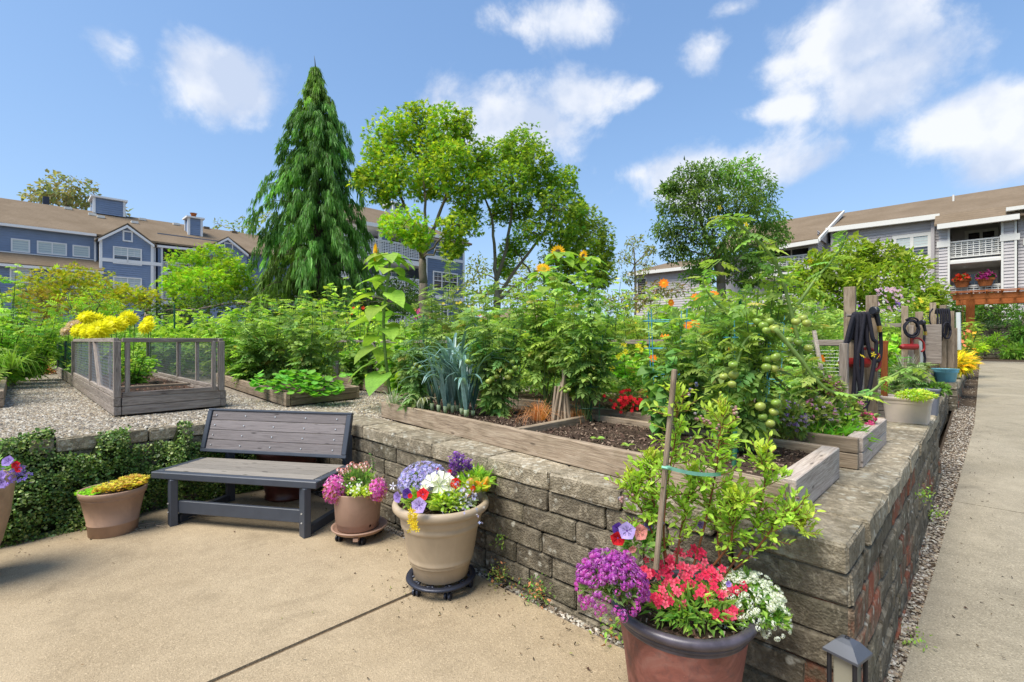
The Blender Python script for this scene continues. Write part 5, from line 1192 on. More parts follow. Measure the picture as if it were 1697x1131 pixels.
# ------------------------------------------------------------------ trees
def limb(m, a, b, r0, r1, sag=.0, wob=.06, n=6, col=(.10, .08, .06), sides=7):
    a, b = Vector(a), Vector(b); L = (b - a).length; pts = []
    for i in range(n + 1):
        f_ = i / n; p = a.lerp(b, f_); w = math.sin(f_ * math.pi) * L * wob; p += Vector((u(-w, w), u(-w, w), u(-w, w) + sag * L * math.sin(f_ * math.pi))); pts.append(p)
    c = np.array(col) * np.exp(rng.normal(size=((n + 1) * sides, 1)) * .18)
    m.tube(pts, [r0 + (r1 - r0) * (i / n) for i in range(n + 1)], sides, c); return pts
DENS = 1.35
def crown(mb, clumps, Tl, n_per, size, col, alt=None, pa=0, cv=.22, hollow=.45, droop=.3, flat=1.0, cj=.15):
    for (c, r, w) in clumps:
        n = int(n_per * w * DENS); d = unit(n); rad = hollow + (1 - hollow) * rng.random((n, 1)) ** .6
        # lumpy outline: radius varies with direction
        k1, k2, k3 = unit(3) * 3.2; lump = 1 + .18 * np.sin(d @ k1 + u(0, 6))[:, None] + .16 * np.sin(d @ k2 * 1.7 + u(0, 6))[:, None]
        p = np.array(tuple(c)) + d * rad * lump * np.array(r)
        keep = (np.sin(p @ (k3 * 1.6) + 1) + np.sin(p @ (k1[[1, 2, 0]] * 2.1))) > -1.45; p, d = p[keep], d[keep]; n = len(p)
        dirs = d * .7 + rng.normal(size=(n, 3)) * .6; dirs[:, 2] -= droop
        cc = np.array(col) * math.exp(rng.normal() * cj); C = cvar(cc, n, cv, .1, alt, pa)
        scatter(mb, Tl, p, dirs, size * np.exp(rng.normal(size=n) * .25), C, tw=.5)
def tree(name, label, Y, px, base_z, tw, forks, clumps, Tl, n_per, size, col, alt=None, pa=0, group=None, bark=(.15, .12, .095), dz=0, hollow=.4, droop=.3, twigs=5, cj=.15, cat='tree', cv=.22):
    b = PX(px, Y, base_z); t = thing(name, label, cat, b, 0, group); m = MB(); cl = []
    for q in clumps:
        (x, y, rx, ry) = q[:4]; dy = q[4] if len(q) > 4 else u(-.35, .35) * rx / F * Y * 1.6; w = q[5] if len(q) > 5 else 1
        c = P(x, y, Y + dy); rx_, rz_ = rx / F * Y, ry / F * Y; cl.append((c, (rx_, (rx_ + rz_) / 2, rz_), w * max(.25, (rx_ * rz_) ** 1.0 / (1.2 ** 2))))
    # trunk, then a limb from its fork to each clump and twigs inside the clump
    for (pts, r0, r1) in forks:
        P3 = [PX(px, Y, base_z) if p is None else P(p[0], p[1], Y + (p[2] if len(p) > 2 else 0)) for p in pts]; n = len(P3)
        for i in range(n - 1): limb(m, P3[i], P3[i + 1], r0 + (r1 - r0) * i / (n - 1), r0 + (r1 - r0) * (i + 1) / (n - 1), 0, .03, 4, bark)
    ends = [P(p[-1][0], p[-1][1], Y) for p, _, _ in forks] + [P(p[len(p) // 2][0], p[len(p) // 2][1], Y) for p, _, _ in forks if len(p) > 2]
    for (c, r, w) in cl:
        e = min(ends, key=lambda q: (q - c).length + max(0, q.z - c.z) * 2); rr = min(.07, .02 + .012 * (c - e).length)
        if (c - e).length > .2: limb(m, e, c, rr, rr * .5, .06, .06, 6, bark, 5)
        for k in range(twigs):
            d = Vector((u(-1, 1), u(-1, 1), u(-.5, 1))).normalized(); limb(m, c, c + Vector((d.x * r[0], d.y * r[1], d.z * r[2])) * .9, rr * .4, .006, .05, .1, 4, bark, 4)
    m.build('trunk', M['bark'], t, True)
    m = MB(); crown(m, cl, Tl, n_per, size, col, alt, pa, cv, hollow, droop, cj=cj); m.build('crown', M['leaf'], t, kind=None); return t
STAR0 = 0
SIMP, STAR, OV = T_simple(.5), T_star(), T_oval()
mg = (.115, .23, .018); my = (.27, .36, .02)
tree('maple_tree', 'left maple with yellow green crown and forked trunk before the blue balconies', 17.5, 702, .8, .14,
     [([None, (702, 470), (700, 430)], .17, .13), ([(700, 430), (694, 395), (672, 345), (655, 300)], .085, .035), ([(700, 430), (716, 385), (738, 330), (742, 270)], .09, .03), ([(700, 430), (707, 380), (704, 320), (700, 260)], .07, .03)],
     [(632, 250, 30, 40), (622, 300, 34, 30), (655, 225, 34, 36), (690, 205, 32, 42), (735, 215, 36, 42), (765, 210, 22, 30), (700, 260, 48, 42, 1.0), (745, 268, 50, 44, -.8), (660, 285, 36, 34, -.8), (790, 265, 34, 34), (715, 310, 44, 30, .8), (770, 315, 34, 28, -.6), (645, 325, 26, 22),
      (668, 375, 40, 26, -1.6), (690, 395, 24, 18, -1.5), (757, 375, 34, 26, -1), (775, 350, 30, 26), (752, 408, 22, 26, -1), (602, 290, 16, 18)],
     STAR, 1900, .112, mg, my, .33, hollow=.2, cj=.15)
tree('maple_tree', 'middle maple with several upright stems and a rounded green crown', 18.5, 824, .8, .16,
     [([None, (824, 505), (822, 470)], .16, .12), ([(822, 470), (820, 420), (815, 360), (795, 310)], .08, .03), ([(822, 470), (840, 410), (848, 340), (850, 280)], .08, .03), ([(824, 490), (868, 430), (905, 380), (925, 330)], .07, .03), ([(824, 500), (880, 455), (930, 420)], .06, .03)],
     [(800, 270, 26, 26), (835, 258, 34, 30), (865, 240, 36, 32), (885, 270, 40, 36, -.8), (850, 300, 46, 34, -1), (905, 310, 40, 34), (815, 310, 34, 26, -.8), (935, 300, 26, 30), (870, 345, 48, 30, .6), (925, 350, 44, 30, -1), (830, 355, 30, 22, .8), (880, 385, 32, 22, -.8), (930, 390, 30, 22), (850, 410, 26, 22, 1.0), (835, 440, 22, 24, 1.4), (955, 345, 22, 24)],
     STAR, 1600, .112, (.11, .225, .022), (.21, .31, .025), .33, hollow=.2, cj=.16)
tree('maple_tree', 'right maple with low leaning crown behind the tall sunflowers', 20.0, 935, .8, .16,
     [([None, (930, 480), (940, 440)], .1, .07), ([(940, 440), (960, 400), (968, 365)], .06, .03), ([(940, 440), (985, 420)], .05, .03)],
     [(960, 360, 30, 28), (985, 385, 32, 30), (1000, 420, 26, 32), (955, 400, 34, 28, -.8), (965, 435, 36, 28), (1000, 455, 22, 24), (925, 425, 28, 24), (975, 470, 34, 22), (930, 462, 30, 24)],
     STAR, 1700, .112, (.125, .22, .02), (.20, .28, .03), .35, hollow=.2, cj=.16)
tree('ash_tree', 'big dark green ash tree left of the grey house', 22, 1195, .9, .2,
     [([None, (1195, 470), (1190, 430)], .22, .18), ([(1190, 430), (1165, 380), (1150, 330)], .1, .04), ([(1190, 430), (1215, 370), (1235, 320)], .1, .04)],
     [(1140, 300, 37, 27), (1180, 290, 39, 25), (1225, 290, 39, 27), (1260, 315, 30, 27), (1120, 340, 34, 25), (1165, 335, 43, 29, -1.2), (1220, 340, 44, 30, -1), (1265, 360, 32, 29), (1105, 380, 27, 20), (1145, 385, 39, 27, -.8), (1200, 395, 46, 29, -1.4), (1255, 405, 37, 27), (1120, 415, 25, 18), (1165, 430, 39, 25), (1220, 440, 41, 24), (1265, 435, 29, 22), (1290, 385, 18, 24), (1155, 460, 29, 15), (1245, 465, 30, 15), (1108, 312, 17, 12)],
     T_simple(.4), 1700, .16, (.07, .15, .028), (.12, .21, .04), .3, hollow=.25, droop=.5, cj=.32)
# slender young birch and far background trees
tree('birch_tree', 'slender pale young tree between the maples and the ash', 20, 1050, .9, .05, [([None, (1052, 440), (1050, 410)], .05, .02)],
     [(1050, 405, 18, 16), (1035, 430, 18, 16), (1068, 440, 18, 20), (1045, 460, 16, 14), (1078, 415, 10, 10)], SIMP, 520, .11, (.17, .22, .05), (.22, .25, .08), .3, hollow=.2, twigs=7)
tree('background_tree', 'olive green tree rising behind the roof of the long blue house', 72, 100, 3, .4, [([None, (110, 350), (110, 330)], .4, .25)],
     [(110, 312, 38, 26), (80, 320, 26, 22), (135, 325, 26, 20), (55, 330, 16, 14), (105, 340, 44, 16), (195, 350, 18, 14)], T_simple(.6), 55, .62, (.115, .145, .06), (.17, .17, .08), .3, twigs=3, hollow=.2)
tree('background_tree', 'distant light green tree above the right end of the blue roof', 70, 405, 3, .4, [([None, (405, 395)], .3, .2)], [(400, 375, 20, 14), (425, 385, 16, 14), (360, 370, 5, 14), (443, 360, 20, 12)], T_simple(.6), 50, .5, (.13, .19, .06), None, 0, twigs=3, hollow=.2)
# weeping cedar
def cedar():
    Y = 20.5; b = PX(530, Y, .8); t = thing('cedar_tree', 'tall dark weeping cedar with drooping sprays and a narrow tip', 'tree', b); top = P(523, 112, Y); m = MB()
    pts = [b.lerp(top, k / 10) + Vector((u(-.05, .05), u(-.05, .05), 0)) for k in range(11)]; m.tube(pts, [.28 * (1 - k / 10.5) for k in range(11)], 8, (.07, .05, .04)); f_ = MB()
    m.tube([top - Vector((0, 0, .1)), top + Vector((-.03, 0, .3)), top + Vector((-.06, 0, .5))], [.03, .015, .005], 5, (.07, .06, .03))
    Hh = top.z - b.z; n = 380; sp = []; dd = []; ss = []; cc = []
    for i in range(n):
        q = (i + .5) / n; q = 1 - (1 - q) ** 1.35 if q > 0 else q
        z = .02 + .975 * q; base = b.lerp(top, z); R_ = (3.0 * (1 - z) ** .64 + .06) * min(1, (1 - z) / .2 + .2) * (u(.35, 1.0) if i % 3 else u(.9, 1.2)) * (1.32 if i % 13 == 0 else 1); az = i * 2.39996 + u(-.5, .5)
        d = Vector((math.cos(az), math.sin(az), 0)); up = R_ * u(.0, .25); fall = R_ * u(.25, .5)
        br = [base, base + d * R_ * .4 + Vector((0, 0, up)), base + d * R_ * .8 + Vector((0, 0, up * .5)), base + d * R_ + Vector((0, 0, up * .3 - fall))]; br = curve(br, 5); m.tube(br, [.035 * (1 - z * .6) * (1 - k / (len(br) + 2)) for k in range(len(br))], 4, (.07, .055, .035), cap=False)
        shade = math.exp(rng.normal() * .25)
        for k in range(3, len(br)):
            for j in range(3 if z < .85 else 2):
                p = br[k] + Vector((u(-.1, .1), u(-.1, .1), u(-.04, .03))); L = u(.3, .72) * (1 - z * .45) * (1.12 if k > 9 else .9)
                hang = 6
                for s_ in range(hang):
                    sp.append(tuple(p + Vector((u(-.07, .07), u(-.07, .07), u(-.05, .05))))); v = d * u(.0, .45) + Vector((u(-.3, .3), u(-.3, .3), -1)); dd.append(tuple(v)); ss.append(L * u(.5, 1.0))
                    cc.append(np.array((.06, .15, .03)) * shade * math.exp(rng.normal() * .22) * (1.35 if s_ < 2 else 1) * (np.array((1.35, 1.12, .8)) if (z < .35 and az % 6.283 > 2.4 and az % 6.283 < 4.6) or z > .86 else 1))  # lower left sprays coloured lighter, sunlight painted in; tip gets the same tint
    Ts = (np.array([(-.035, 0, 0), (.035, 0, 0), (.06, .45, .06), (.0, 1, .0), (-.06, .45, .06)]), np.array([(0, 1, 2), (0, 2, 4), (4, 2, 3)]))
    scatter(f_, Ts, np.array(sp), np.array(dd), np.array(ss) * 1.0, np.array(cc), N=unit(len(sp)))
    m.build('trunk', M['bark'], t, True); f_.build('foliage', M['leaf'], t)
cedar()
# shrubs and small trees behind the garden on the left
def shrub(name, label, Y, clumps, Tl, n_per, size, col, alt=None, pa=0, group=None, cat='shrub', z=.75, twigs=4, hollow=.35, droop=.2, cj=.15, layers=False):
    x = sum(c[0] for c in clumps) / len(clumps)
    return tree(name, label, Y, x, z, .03, [([None, (x, max(c[1] for c in clumps))], .045, .03)], clumps, Tl, n_per, size, col, alt, pa, group, hollow=hollow, droop=droop, twigs=twigs, cj=cj, cat=cat)
TS = T_star(w=.26)
shrub('japanese_maple', 'golden green japanese maple spreading before the blue house', 19, [(80, 465, 42, 18), (130, 460, 46, 20), (175, 478, 40, 18), (60, 490, 40, 20), (115, 495, 50, 22), (215, 490, 32, 16), (160, 505, 50, 20), (245, 496, 28, 14)], TS, 1300, .12, (.19, .26, .016), (.25, .25, .015), .3, cat='small tree')
shrub('japanese_maple', 'bronze tinged shrub at the far left behind the leafy beds', 13, [(70, 500, 30, 26), (95, 530, 28, 24), (50, 540, 30, 22)], TS, 800, .10, (.17, .16, .02), (.2, .17, .02), .4, cat='small tree')
shrub('shrub', 'light green ferny shrub behind the yellow dahlias', 11, [(120, 515, 42, 26), (165, 505, 34, 24), (190, 525, 34, 22), (110, 545, 50, 20)], T_compound(2), 420, .15, (.13, .29, .02), (.2, .32, .03), .3)
shrub('shrub', 'bright green young maple left of the cedar', 22, [(310, 440, 32, 26), (350, 425, 34, 24), (295, 470, 30, 22), (340, 465, 44, 26, -1), (385, 450, 34, 26), (370, 480, 40, 22), (320, 495, 44, 18), (405, 475, 26, 30)], TS, 1050, .15, (.135, .27, .016), (.22, .32, .02), .3, cat='small tree')
shrub('shrub', 'yellow green plant mound beyond the end of the gravel path', 17, [(60, 565, 28, 18), (85, 575, 22, 14), (35, 560, 24, 18)], T_simple(.25), 700, .16, (.28, .34, .02), (.2, .3, .02), .3)
shrub('shrub', 'dark green shrub at the foot of the weeping cedar', 19.5, [(300, 515, 60, 16), (400, 505, 70, 22), (480, 500, 70, 24), (560, 500, 60, 22), (650, 500, 60, 30)], SIMP, 1000, .14, (.03, .07, .015), (.05, .1, .02), .3)
shrub('shrub', 'dark rhododendron beside the maple trunk under the balconies', 24, [(665, 480, 30, 26), (640, 505, 34, 22), (700, 500, 26, 22)], T_simple(.45), 800, .17, (.035, .08, .018), None, 0)
shrub('shrub', 'tall leafy yellow green hedge shrub in front of the grey house', 16, [(1350, 440, 34, 24), (1330, 470, 34, 24), (1420, 420, 32, 22), (1460, 425, 34, 22), (1500, 440, 34, 24), (1395, 450, 40, 26), (1450, 465, 44, 28, -1), (1515, 475, 34, 26), (1380, 485, 44, 24), (1430, 500, 46, 22), (1495, 505, 44, 22), (1540, 500, 24, 22)], T_simple(.55), 2000, .16, (.14, .235, .018), (.2, .28, .03), .25, cj=.25)
shrub('shrub', 'dark green laurel behind the pergola post', 21, [(1590, 520, 40, 24), (1640, 515, 40, 22), (1670, 525, 26, 20), (1560, 505, 30, 18)], T_simple(.45), 850, .17, (.05, .12, .018), (.08, .17, .02), .3)
shrub('shrub', 'round bright green azalea on the planted bank', 18.6, [(1632, 572, 22, 14), (1650, 565, 16, 12), (1618, 575, 14, 10)], T_simple(.4), 1500, .085, (.14, .3, .02), (.2, .35, .03), .3, z=.9)
shrub('shrub', 'dark leafy shrub at the right edge above the path end', 18.4, [(1695, 530, 20, 24), (1705, 560, 26, 20), (1690, 552, 14, 14)], T_simple(.5), 1200, .12, (.06, .15, .02), None, 0, z=.9)
shrub('shrub', 'low broad leaved plant beside the path end', 17.8, [(1685, 585, 24, 10), (1705, 580, 26, 12)], T_simple(.3), 1200, .2, (.1, .2, .03), None, 0, z=.85)
shrub('ivy_fringe', 'ivy trailing over the terrace wall top', 19.6, [(1600, 541, 26, 6), (1640, 540, 30, 6), (1680, 539, 26, 6)], T_simple(.6), 1700, .09, (.03, .07, .02), None, 0, cat='ivy', z=2.1)
shrub('shrub', 'shrub with russet tips below the pale gable end', 17, [(1075, 485, 30, 18), (1050, 500, 30, 18), (1110, 480, 30, 14)], SIMP, 900, .11, (.12, .16, .04), (.17, .12, .06), .3)
shrub('shrub', 'light green hazy tree seen between the maple stems', 30, [(790, 450, 24, 26), (860, 455, 34, 30), (900, 470, 40, 24), (960, 500, 60, 14), (1020, 500, 40, 14), (830, 490, 50, 20), (770, 490, 30, 24), (900, 500, 50, 18)], SIMP, 420, .2, (.15, .22, .05), (.22, .27, .07), .3, cat='small tree')
shrub('shrub', 'broad mid green bush filling the gap behind the right beds', 13, [(1290, 500, 50, 22), (1230, 505, 50, 22), (1180, 500, 50, 20), (1345, 515, 50, 22)], T_simple(.5), 800, .13, (.1, .2, .025), (.17, .26, .03), .3)
# ------------------------------------------------------------------ garden plants
COMP3, COMP2, HEART, ROUND = T_compound(3, .6), T_compound(2, .62), T_heart(), T_round()
FERN = T_compound(4, .3, .3); GRN = (.105, .195, .03); LIM = (.17, .29, .028); TOM = (.085, .16, .035)
def aged(c):
    k = rng.random(len(c)) < .02; c[k] = np.array([(.22, .23, .06)]) * np.exp(rng.normal(size=(k.sum(), 1)) * .3); return c
def plant(name, label, px, Y, top, w, zb=.88, ns=9, nl=16, T=COMP3, size=.17, col=GRN, alt=None, pa=.2, cat='plant', group=None, droop=.25, depth=None, up=.74, low=.12, cv=.22, stemcol=(.12, .19, .05), cage=None, lean=0, per=2, sr=.006):
    b = PX(px, Y, zb); hh = H + (CY - top) / F * Y - zb; Rr = w / 2 / F * Y; dp = depth or Rr; t = thing(name, label, cat, b, 0, group); m = MB(); lf = MB()
    PP = []; DD = []; SS = []
    cvv = np.array(col) * math.exp(rng.normal() * .1) * (1.3 if Y < 5 else 1.08)
    for i in range(ns):
        az = i * 2.4 + u(-.4, .4); rr = u(.15, 1.0) ** .6; h_ = hh * (u(up, 1.0) if i % 5 else 1.14) * (1 - .2 * rr * rr)
        d = Vector((math.cos(az) * Rr * rr + lean, math.sin(az) * dp * rr, 0)); tip = b + d + Vector((0, 0, h_)); mid = b + d * u(.3, .75) + Vector((u(-.03, .03), u(-.03, .03), h_ * .55))
        pts = curve([b + Vector((u(-.03, .03), u(-.03, .03), 0)), mid, tip], 6); m.tube(pts, [sr * (1.15 - k / len(pts)) for k in range(len(pts))], 4, stemcol, cap=False)
        for k in range(nl):
            q = low + (1 - low) * (k + u(0, .9)) / nl; fi = q * (len(pts) - 1); a = int(min(fi, len(pts) - 2)); p = pts[a].lerp(pts[a + 1], fi - a)
            for _ in range(per): az2 = u(0, 6.283); PP.append(tuple(p)); DD.append((math.cos(az2), math.sin(az2), u(-.35, .55) - droop + .4 * q)); SS.append(size * u(.6, 1.15) * (1.05 - .35 * q))
    scatter(lf, T, np.array(PP), np.array(DD), np.array(SS), aged(cvar(cvv, len(PP), cv, .1, alt, pa if alt is not None else 0)), tw=.4)
    m.build('stems', M['stem'], t, True); lf.build('foliage', M['leaf'], t); return t
# shared little meshes
def free_mesh(mb, name, mat, smooth=False):
    o = mb.build(name, mat, None, smooth); me = o.data; v = np.zeros(len(me.vertices) * 3, np.float32); me.vertices.foreach_get('co', v); v = v.reshape(-1, 3) + np.array(o.location, np.float32); me.vertices.foreach_set('co', v.ravel()); me.update(); bpy.data.objects.remove(o); return me
def orient(d):          # euler that turns local +Y towards d
    return Vector(d).to_track_quat('Y', 'Z').to_euler()
def fl_petals(layers, cen=None, cenr=.2, mat='petal', name='flower', cz=.05):
    m = MB()
    for (n, w, cup, rr, ang, dy, c) in layers:
        V, Fc = T_petals(n, w, cup); ca, sa = math.cos(ang), math.sin(ang); V = V * np.array([rr, rr, rr]); V = np.stack([V[:, 0] * ca - V[:, 2] * sa, V[:, 1] + dy, V[:, 0] * sa + V[:, 2] * ca], 1); cc = np.array(c)[None] * np.exp(rng.normal(size=(len(V), 1)) * .1); m.add(V, Fc, cc)
    if cen: k = 10; V = [(0, cz + cenr * .3, 0)] + [(cenr * math.cos(6.283 * i / k), cz, cenr * math.sin(6.283 * i / k)) for i in range(k)]; m.add(V, [(0, 1 + (i + 1) % k, 1 + i) for i in range(k)], cen)
    return free_mesh(m, name, M[mat])
def ball_cluster(n, c, c2, size=.32, name='flower_head', flat=.75):
    m = MB(); d = unit(n); d[:, 1] = np.abs(d[:, 1]) * 1.0 - .25; d /= np.linalg.norm(d, axis=1)[:, None]; P_ = d * np.array([1, flat, 1]) * .8; V, Fc = T_petals(4, .75, .05, .0); V = V[:, [0, 1, 2]]
    # each floret faces outwards along d
    X = np.cross(d, rng.normal(size=(n, 3))); X /= np.linalg.norm(X, axis=1)[:, None]; Z = np.cross(X, d); Q = V * size; W_ = P_[:, None] + Q[None, :, 0:1] * X[:, None] + Q[None, :, 1:2] * d[:, None] + Q[None, :, 2:3] * Z[:, None]
    cc = np.where(rng.random((n, 1)) < .3, np.array(c2)[None], np.array(c)[None]) * np.exp(rng.normal(size=(n, 1)) * .16); m.add(W_.reshape(-1, 3), (Fc[None] + (np.arange(n) * len(V))[:, None, None]).reshape(-1, 3), np.repeat(np.clip(cc, 0, .95), len(V), axis=0)); return free_mesh(m, name, M['petal'])
def sphere_mesh(c, name='tomato', mat='fruit', sz=.86, cal=True):
    m = MB(); prof = [(.02, -sz), (.45, -sz * .88), (.85, -sz * .5), (1, 0), (.88, .5 * sz), (.5, .82 * sz), (.15, .78 * sz), (.0, .7 * sz)]; n = 12; V = []; C = []
    for r, z in prof:
        for k in range(n): a = 6.283 * k / n; V.append((r * math.cos(a), r * math.sin(a), z)); C.append(np.array(c) * (1.0 + .12 * math.sin(a * 3)))
    Fc = [(i * n + k, i * n + (k + 1) % n, (i + 1) * n + (k + 1) % n, (i + 1) * n + k) for i in range(len(prof) - 1) for k in range(n)]; m.add(V, Fc, np.array(C))
    if cal:
        for k in range(5): a = k * 1.257; m.add([(0, 0, .8 * sz), (.12 * math.cos(a + 1.2), .12 * math.sin(a + 1.2), .84 * sz), (.7 * math.cos(a), .7 * math.sin(a), .85 * sz)], [(0, 1, 2)], (.06, .14, .03))
    return free_mesh(m, name, M[mat], True)
TOMS = [sphere_mesh(c) for c in ((.30, .42, .07), (.25, .38, .055), (.40, .46, .09))]
def fruit_at(par, x, y, Y, r): o = inst(TOMS[R.randrange(3)], 'tomato', par, P(x, y, Y + u(-.03, .03)), (u(-.4, .4), u(-.4, .4), u(0, 6)), r * u(.85, 1.1)); return o
def wirecage(label, px, Y, z0, z1, r, mat, name='plant_cage', rings=4, legs=4, wr=.0035, pxt=None):
    b = PX(px, Y, z0); t = thing(name, label, 'plant cage', b); m = MB()
    for k in range(legs): a = k * 6.283 / legs + .6; m.tube([b + Vector((math.cos(a) * r * .75, math.sin(a) * r * .75, 0)), b + Vector((math.cos(a) * r, math.sin(a) * r, z1 - z0))], wr, 5)
    m.build('uprights', M[mat], t); 
    for i in range(rings):
        q = (i + .6) / rings; rr = r * (.75 + .25 * q); c = b + Vector((0, 0, (z1 - z0) * q)); m = MB(); m.tube([c + Vector((math.cos(a) * rr, math.sin(a) * rr, 0)) for a in np.linspace(0, 6.283, 19)], wr, 5, cap=False); m.build('ring', M[mat], t)
    return t
def stake(label, p0, p1, r, mat='woodlight', name='plant_stake', sides=7):
    m = MB(); m.tube([p0, Vector(p0).lerp(Vector(p1), .5) + Vector((u(-.005, .005), 0, 0)), p1], r, sides); return tag(m.build(name, M[mat] if isinstance(mat, str) else mat), label, 'stake')

# --- bed on the front wall
LEAF_FR = (.135, .27, .03)
tA = plant('tomato_plant', 'narrow tomato plant with hanging leaves left of the leeks', 690, 4.5, 535, 62, ns=8, nl=16, col=(.075, .145, .04), droop=.6, per=2, size=.15)
for x, y in ((689, 604), (697, 609), (690, 616), (686, 611), (727, 606), (737, 561)): fruit_at(tA, x, y, 4.4, .026)
tB = plant('tomato_plant', 'dense tomato plant with curled leaves and green fruit right of the leeks', 825, 4.2, 495, 150, ns=16, nl=17, col=(.095, .18, .045), alt=(.16, .26, .06), pa=.3, droop=.45, size=.155, depth=.3, low=.08)
for x, y in ((846, 617), (854, 610), (842, 625), (815, 628), (823, 624), (810, 632), (832, 548), (776, 600), (849, 600)): fruit_at(tB, x, y, 4.03, .028)
tC = plant('tomato_plant', 'tall tomato plant on a green stake beside the bundle of weathered stakes', 972, 3.85, 505, 130, zb=.88, ns=16, nl=18, col=(.09, .175, .04), alt=(.16, .27, .05), pa=.35, droop=.35, size=.145, depth=.26, low=.3)
for x, y in ((937, 649), (943, 646), (985, 628), (978, 622), (972, 630), (962, 560)): fruit_at(tC, x, y, 3.7, .018)
plant('tomato_plant', 'leafy tomato rising above the bundle of weathered stakes', 905, 4.15, 470, 110, ns=13, nl=17, col=(.11, .20, .04), alt=(.2, .32, .05), pa=.4, size=.15, depth=.28, low=.35)
plant('tomato_plant', 'tomato plant with blue wire cage behind the blueberry bush', 1145, 3.35, 500, 110, ns=13, nl=17, col=(.10, .185, .05), alt=(.2, .3, .07), pa=.3, size=.15, depth=.26)
plant('eggplant_plant', 'broad leaved dark green plant low before the red flowers', 1088, 3.15, 575, 72, ns=9, nl=7, T=HEART, size=.105, col=(.055, .13, .03), alt=(.12, .24, .04), pa=.25, depth=.18, low=.18, droop=.45)
tD = plant('tomato_plant', 'largest tomato plant, its long shoots arching up over the grey house', 1232, 2.75, 455, 150, ns=15, nl=16, col=(.10, .185, .04), alt=(.19, .3, .05), pa=.3, size=.15, depth=.26, low=.14, droop=.4)
for x, y in ((1255, 533), (1265, 540), (1275, 533), (1283, 545), (1270, 548), (1323, 567), (1340, 577), (1306, 565), (1272, 595), (1285, 592), (1270, 609), (1283, 611), (1260, 674), (1286, 668), (1282, 683), (1264, 691), (1276, 702), (1216, 621), (1213, 637), (1199, 624), (1330, 528), (1319, 533), (1337, 536), (1215, 605)): fruit_at(tD, x, y, 2.55, .026)
def shoot(par, pts, Y, r0=.012, r1=.004, nl=16, size=.15, col=(.15, .26, .05), flowers=(), hang=.15, start=.2, T=COMP3):
    P3 = curve([P(x, y, Y + (q[0] if q else 0)) for x, y, *q in pts], 6); m = MB(); m.tube(P3, [r0 + (r1 - r0) * k / (len(P3) - 1) for k in range(len(P3))], 7, (.22, .33, .08)); m.build('shoot', M['stem'], par, True)
    lf = MB(); PP = []; DD = []
    for k in range(nl):
        q = start + (1 - start) * k / (nl - 1); fi = q * (len(P3) - 1); a = int(min(fi, len(P3) - 2)); PP.append(tuple(P3[a].lerp(P3[a + 1], fi - a))); az = k * 2.2 + u(-.5, .5); DD.append((math.cos(az), math.sin(az) * .6, u(-.1, .4) - hang))
    scatter(lf, T, PP, DD, size * rng.uniform(.55, 1.05, nl), cvar(col, nl, .18, .1), tw=.3); lf.build('shoot_leaves', M['leaf'], par)
shoot(tD, [(1335, 620), (1312, 520), (1290, 445), (1262, 405), (1222, 370), (1205, 358), (1185, 365)], 2.6, .011, .004, 24, .135, flowers=())
shoot(tD, [(1305, 530), (1350, 465), (1372, 440), (1395, 410), (1404, 385)], 2.65, .009, .003, 17, .11)
shoot(tD, [(1285, 545), (1330, 600), (1370, 645), (1430, 655), (1475, 625), (1512, 608)], 2.45, .012, .004, 18, .115, hang=.3)
shoot(tD, [(1222, 600), (1210, 640), (1222, 600), (1240, 560), (1290, 540)], 2.6, .009, .006, 8, .12)
shoot(tD, [(1265, 600), (1220, 540), (1165, 470), (1195, 430)], 2.8, .008, .003, 16, .13)
YF = fl_petals([(5, .45, .1, 1, 0, 0, (.8, .6, .03))], (.7, .45, .02), .25)
for x, y in ((1193, 345), (1237, 372), (1343, 433), (1448, 588), (1456, 592), (1430, 590), (1350, 468)): inst(YF, 'blossom', tD, P(x, y, 2.5), (u(-1, 1), u(-1, 1), u(-1, 1)), .017)
wirecage('blue wire plant cage round the largest tomato plant', 1238, 2.8, .87, 1.62, .13, 'bluewire', rings=3, wr=.0042)
wirecage('tall pale blue wire cage among the orange flowers', 1105, 3.9, .87, 1.75, .19, 'bluewire', rings=4, wr=.0035)
wirecage('blue wire cage behind the largest tomato', 1255, 3.6, .87, 1.72, .2, 'bluewire', rings=4, wr=.003)
wirecage('green wire cage in the dense tomato right of the leeks', 835, 4.3, .87, 1.62, .2, 'greenwire', rings=4, wr=.003)
wirecage('green wire cage round the tomato on the green stake', 975, 3.9, .87, 1.55, .16, 'greenwire', rings=4, wr=.003)
wirecage('dark wire trellis cage above the nasturtium bed', 565, 8.2, .95, 2.1, .32, 'greenwire', rings=4, wr=.006)
stake('green metal stake through the tomato beside the bundle', P(979, 712, 3.85), P(978, 505, 3.85), .009, 'greenwire')
stake('thin green stake behind the narrow tomato', P(701, 650, 4.7), P(702, 520, 4.7), .008, 'greenwire'); stake('green stake above the dense tomato', P(852, 600, 4.3), P(852, 530, 4.3), .007, 'greenwire')
stake('short green stake in the bare mulch beside the blue cage', P(1216, 776, 2.45), P(1218, 705, 2.5), .012, 'greenwire'); stake('thick green stake behind the orange flowers', P(1225, 620, 4.4), P(1227, 482, 4.4), .014, 'greenwire')
stake('pale wooden stake leaning before the pink flowers', P(1372, 680, 3.3), P(1349, 548, 3.35), .014, 'woodlight'); stake('thin bamboo cane at the right end of the pink flowers', P(1405, 690, 3.4), P(1404, 640, 3.4), .008, 'woodlight')
stake('dark green stake in the far green rows above the fence', P(289, 545, 9), P(289, 505, 9), .015, 'greenwire')
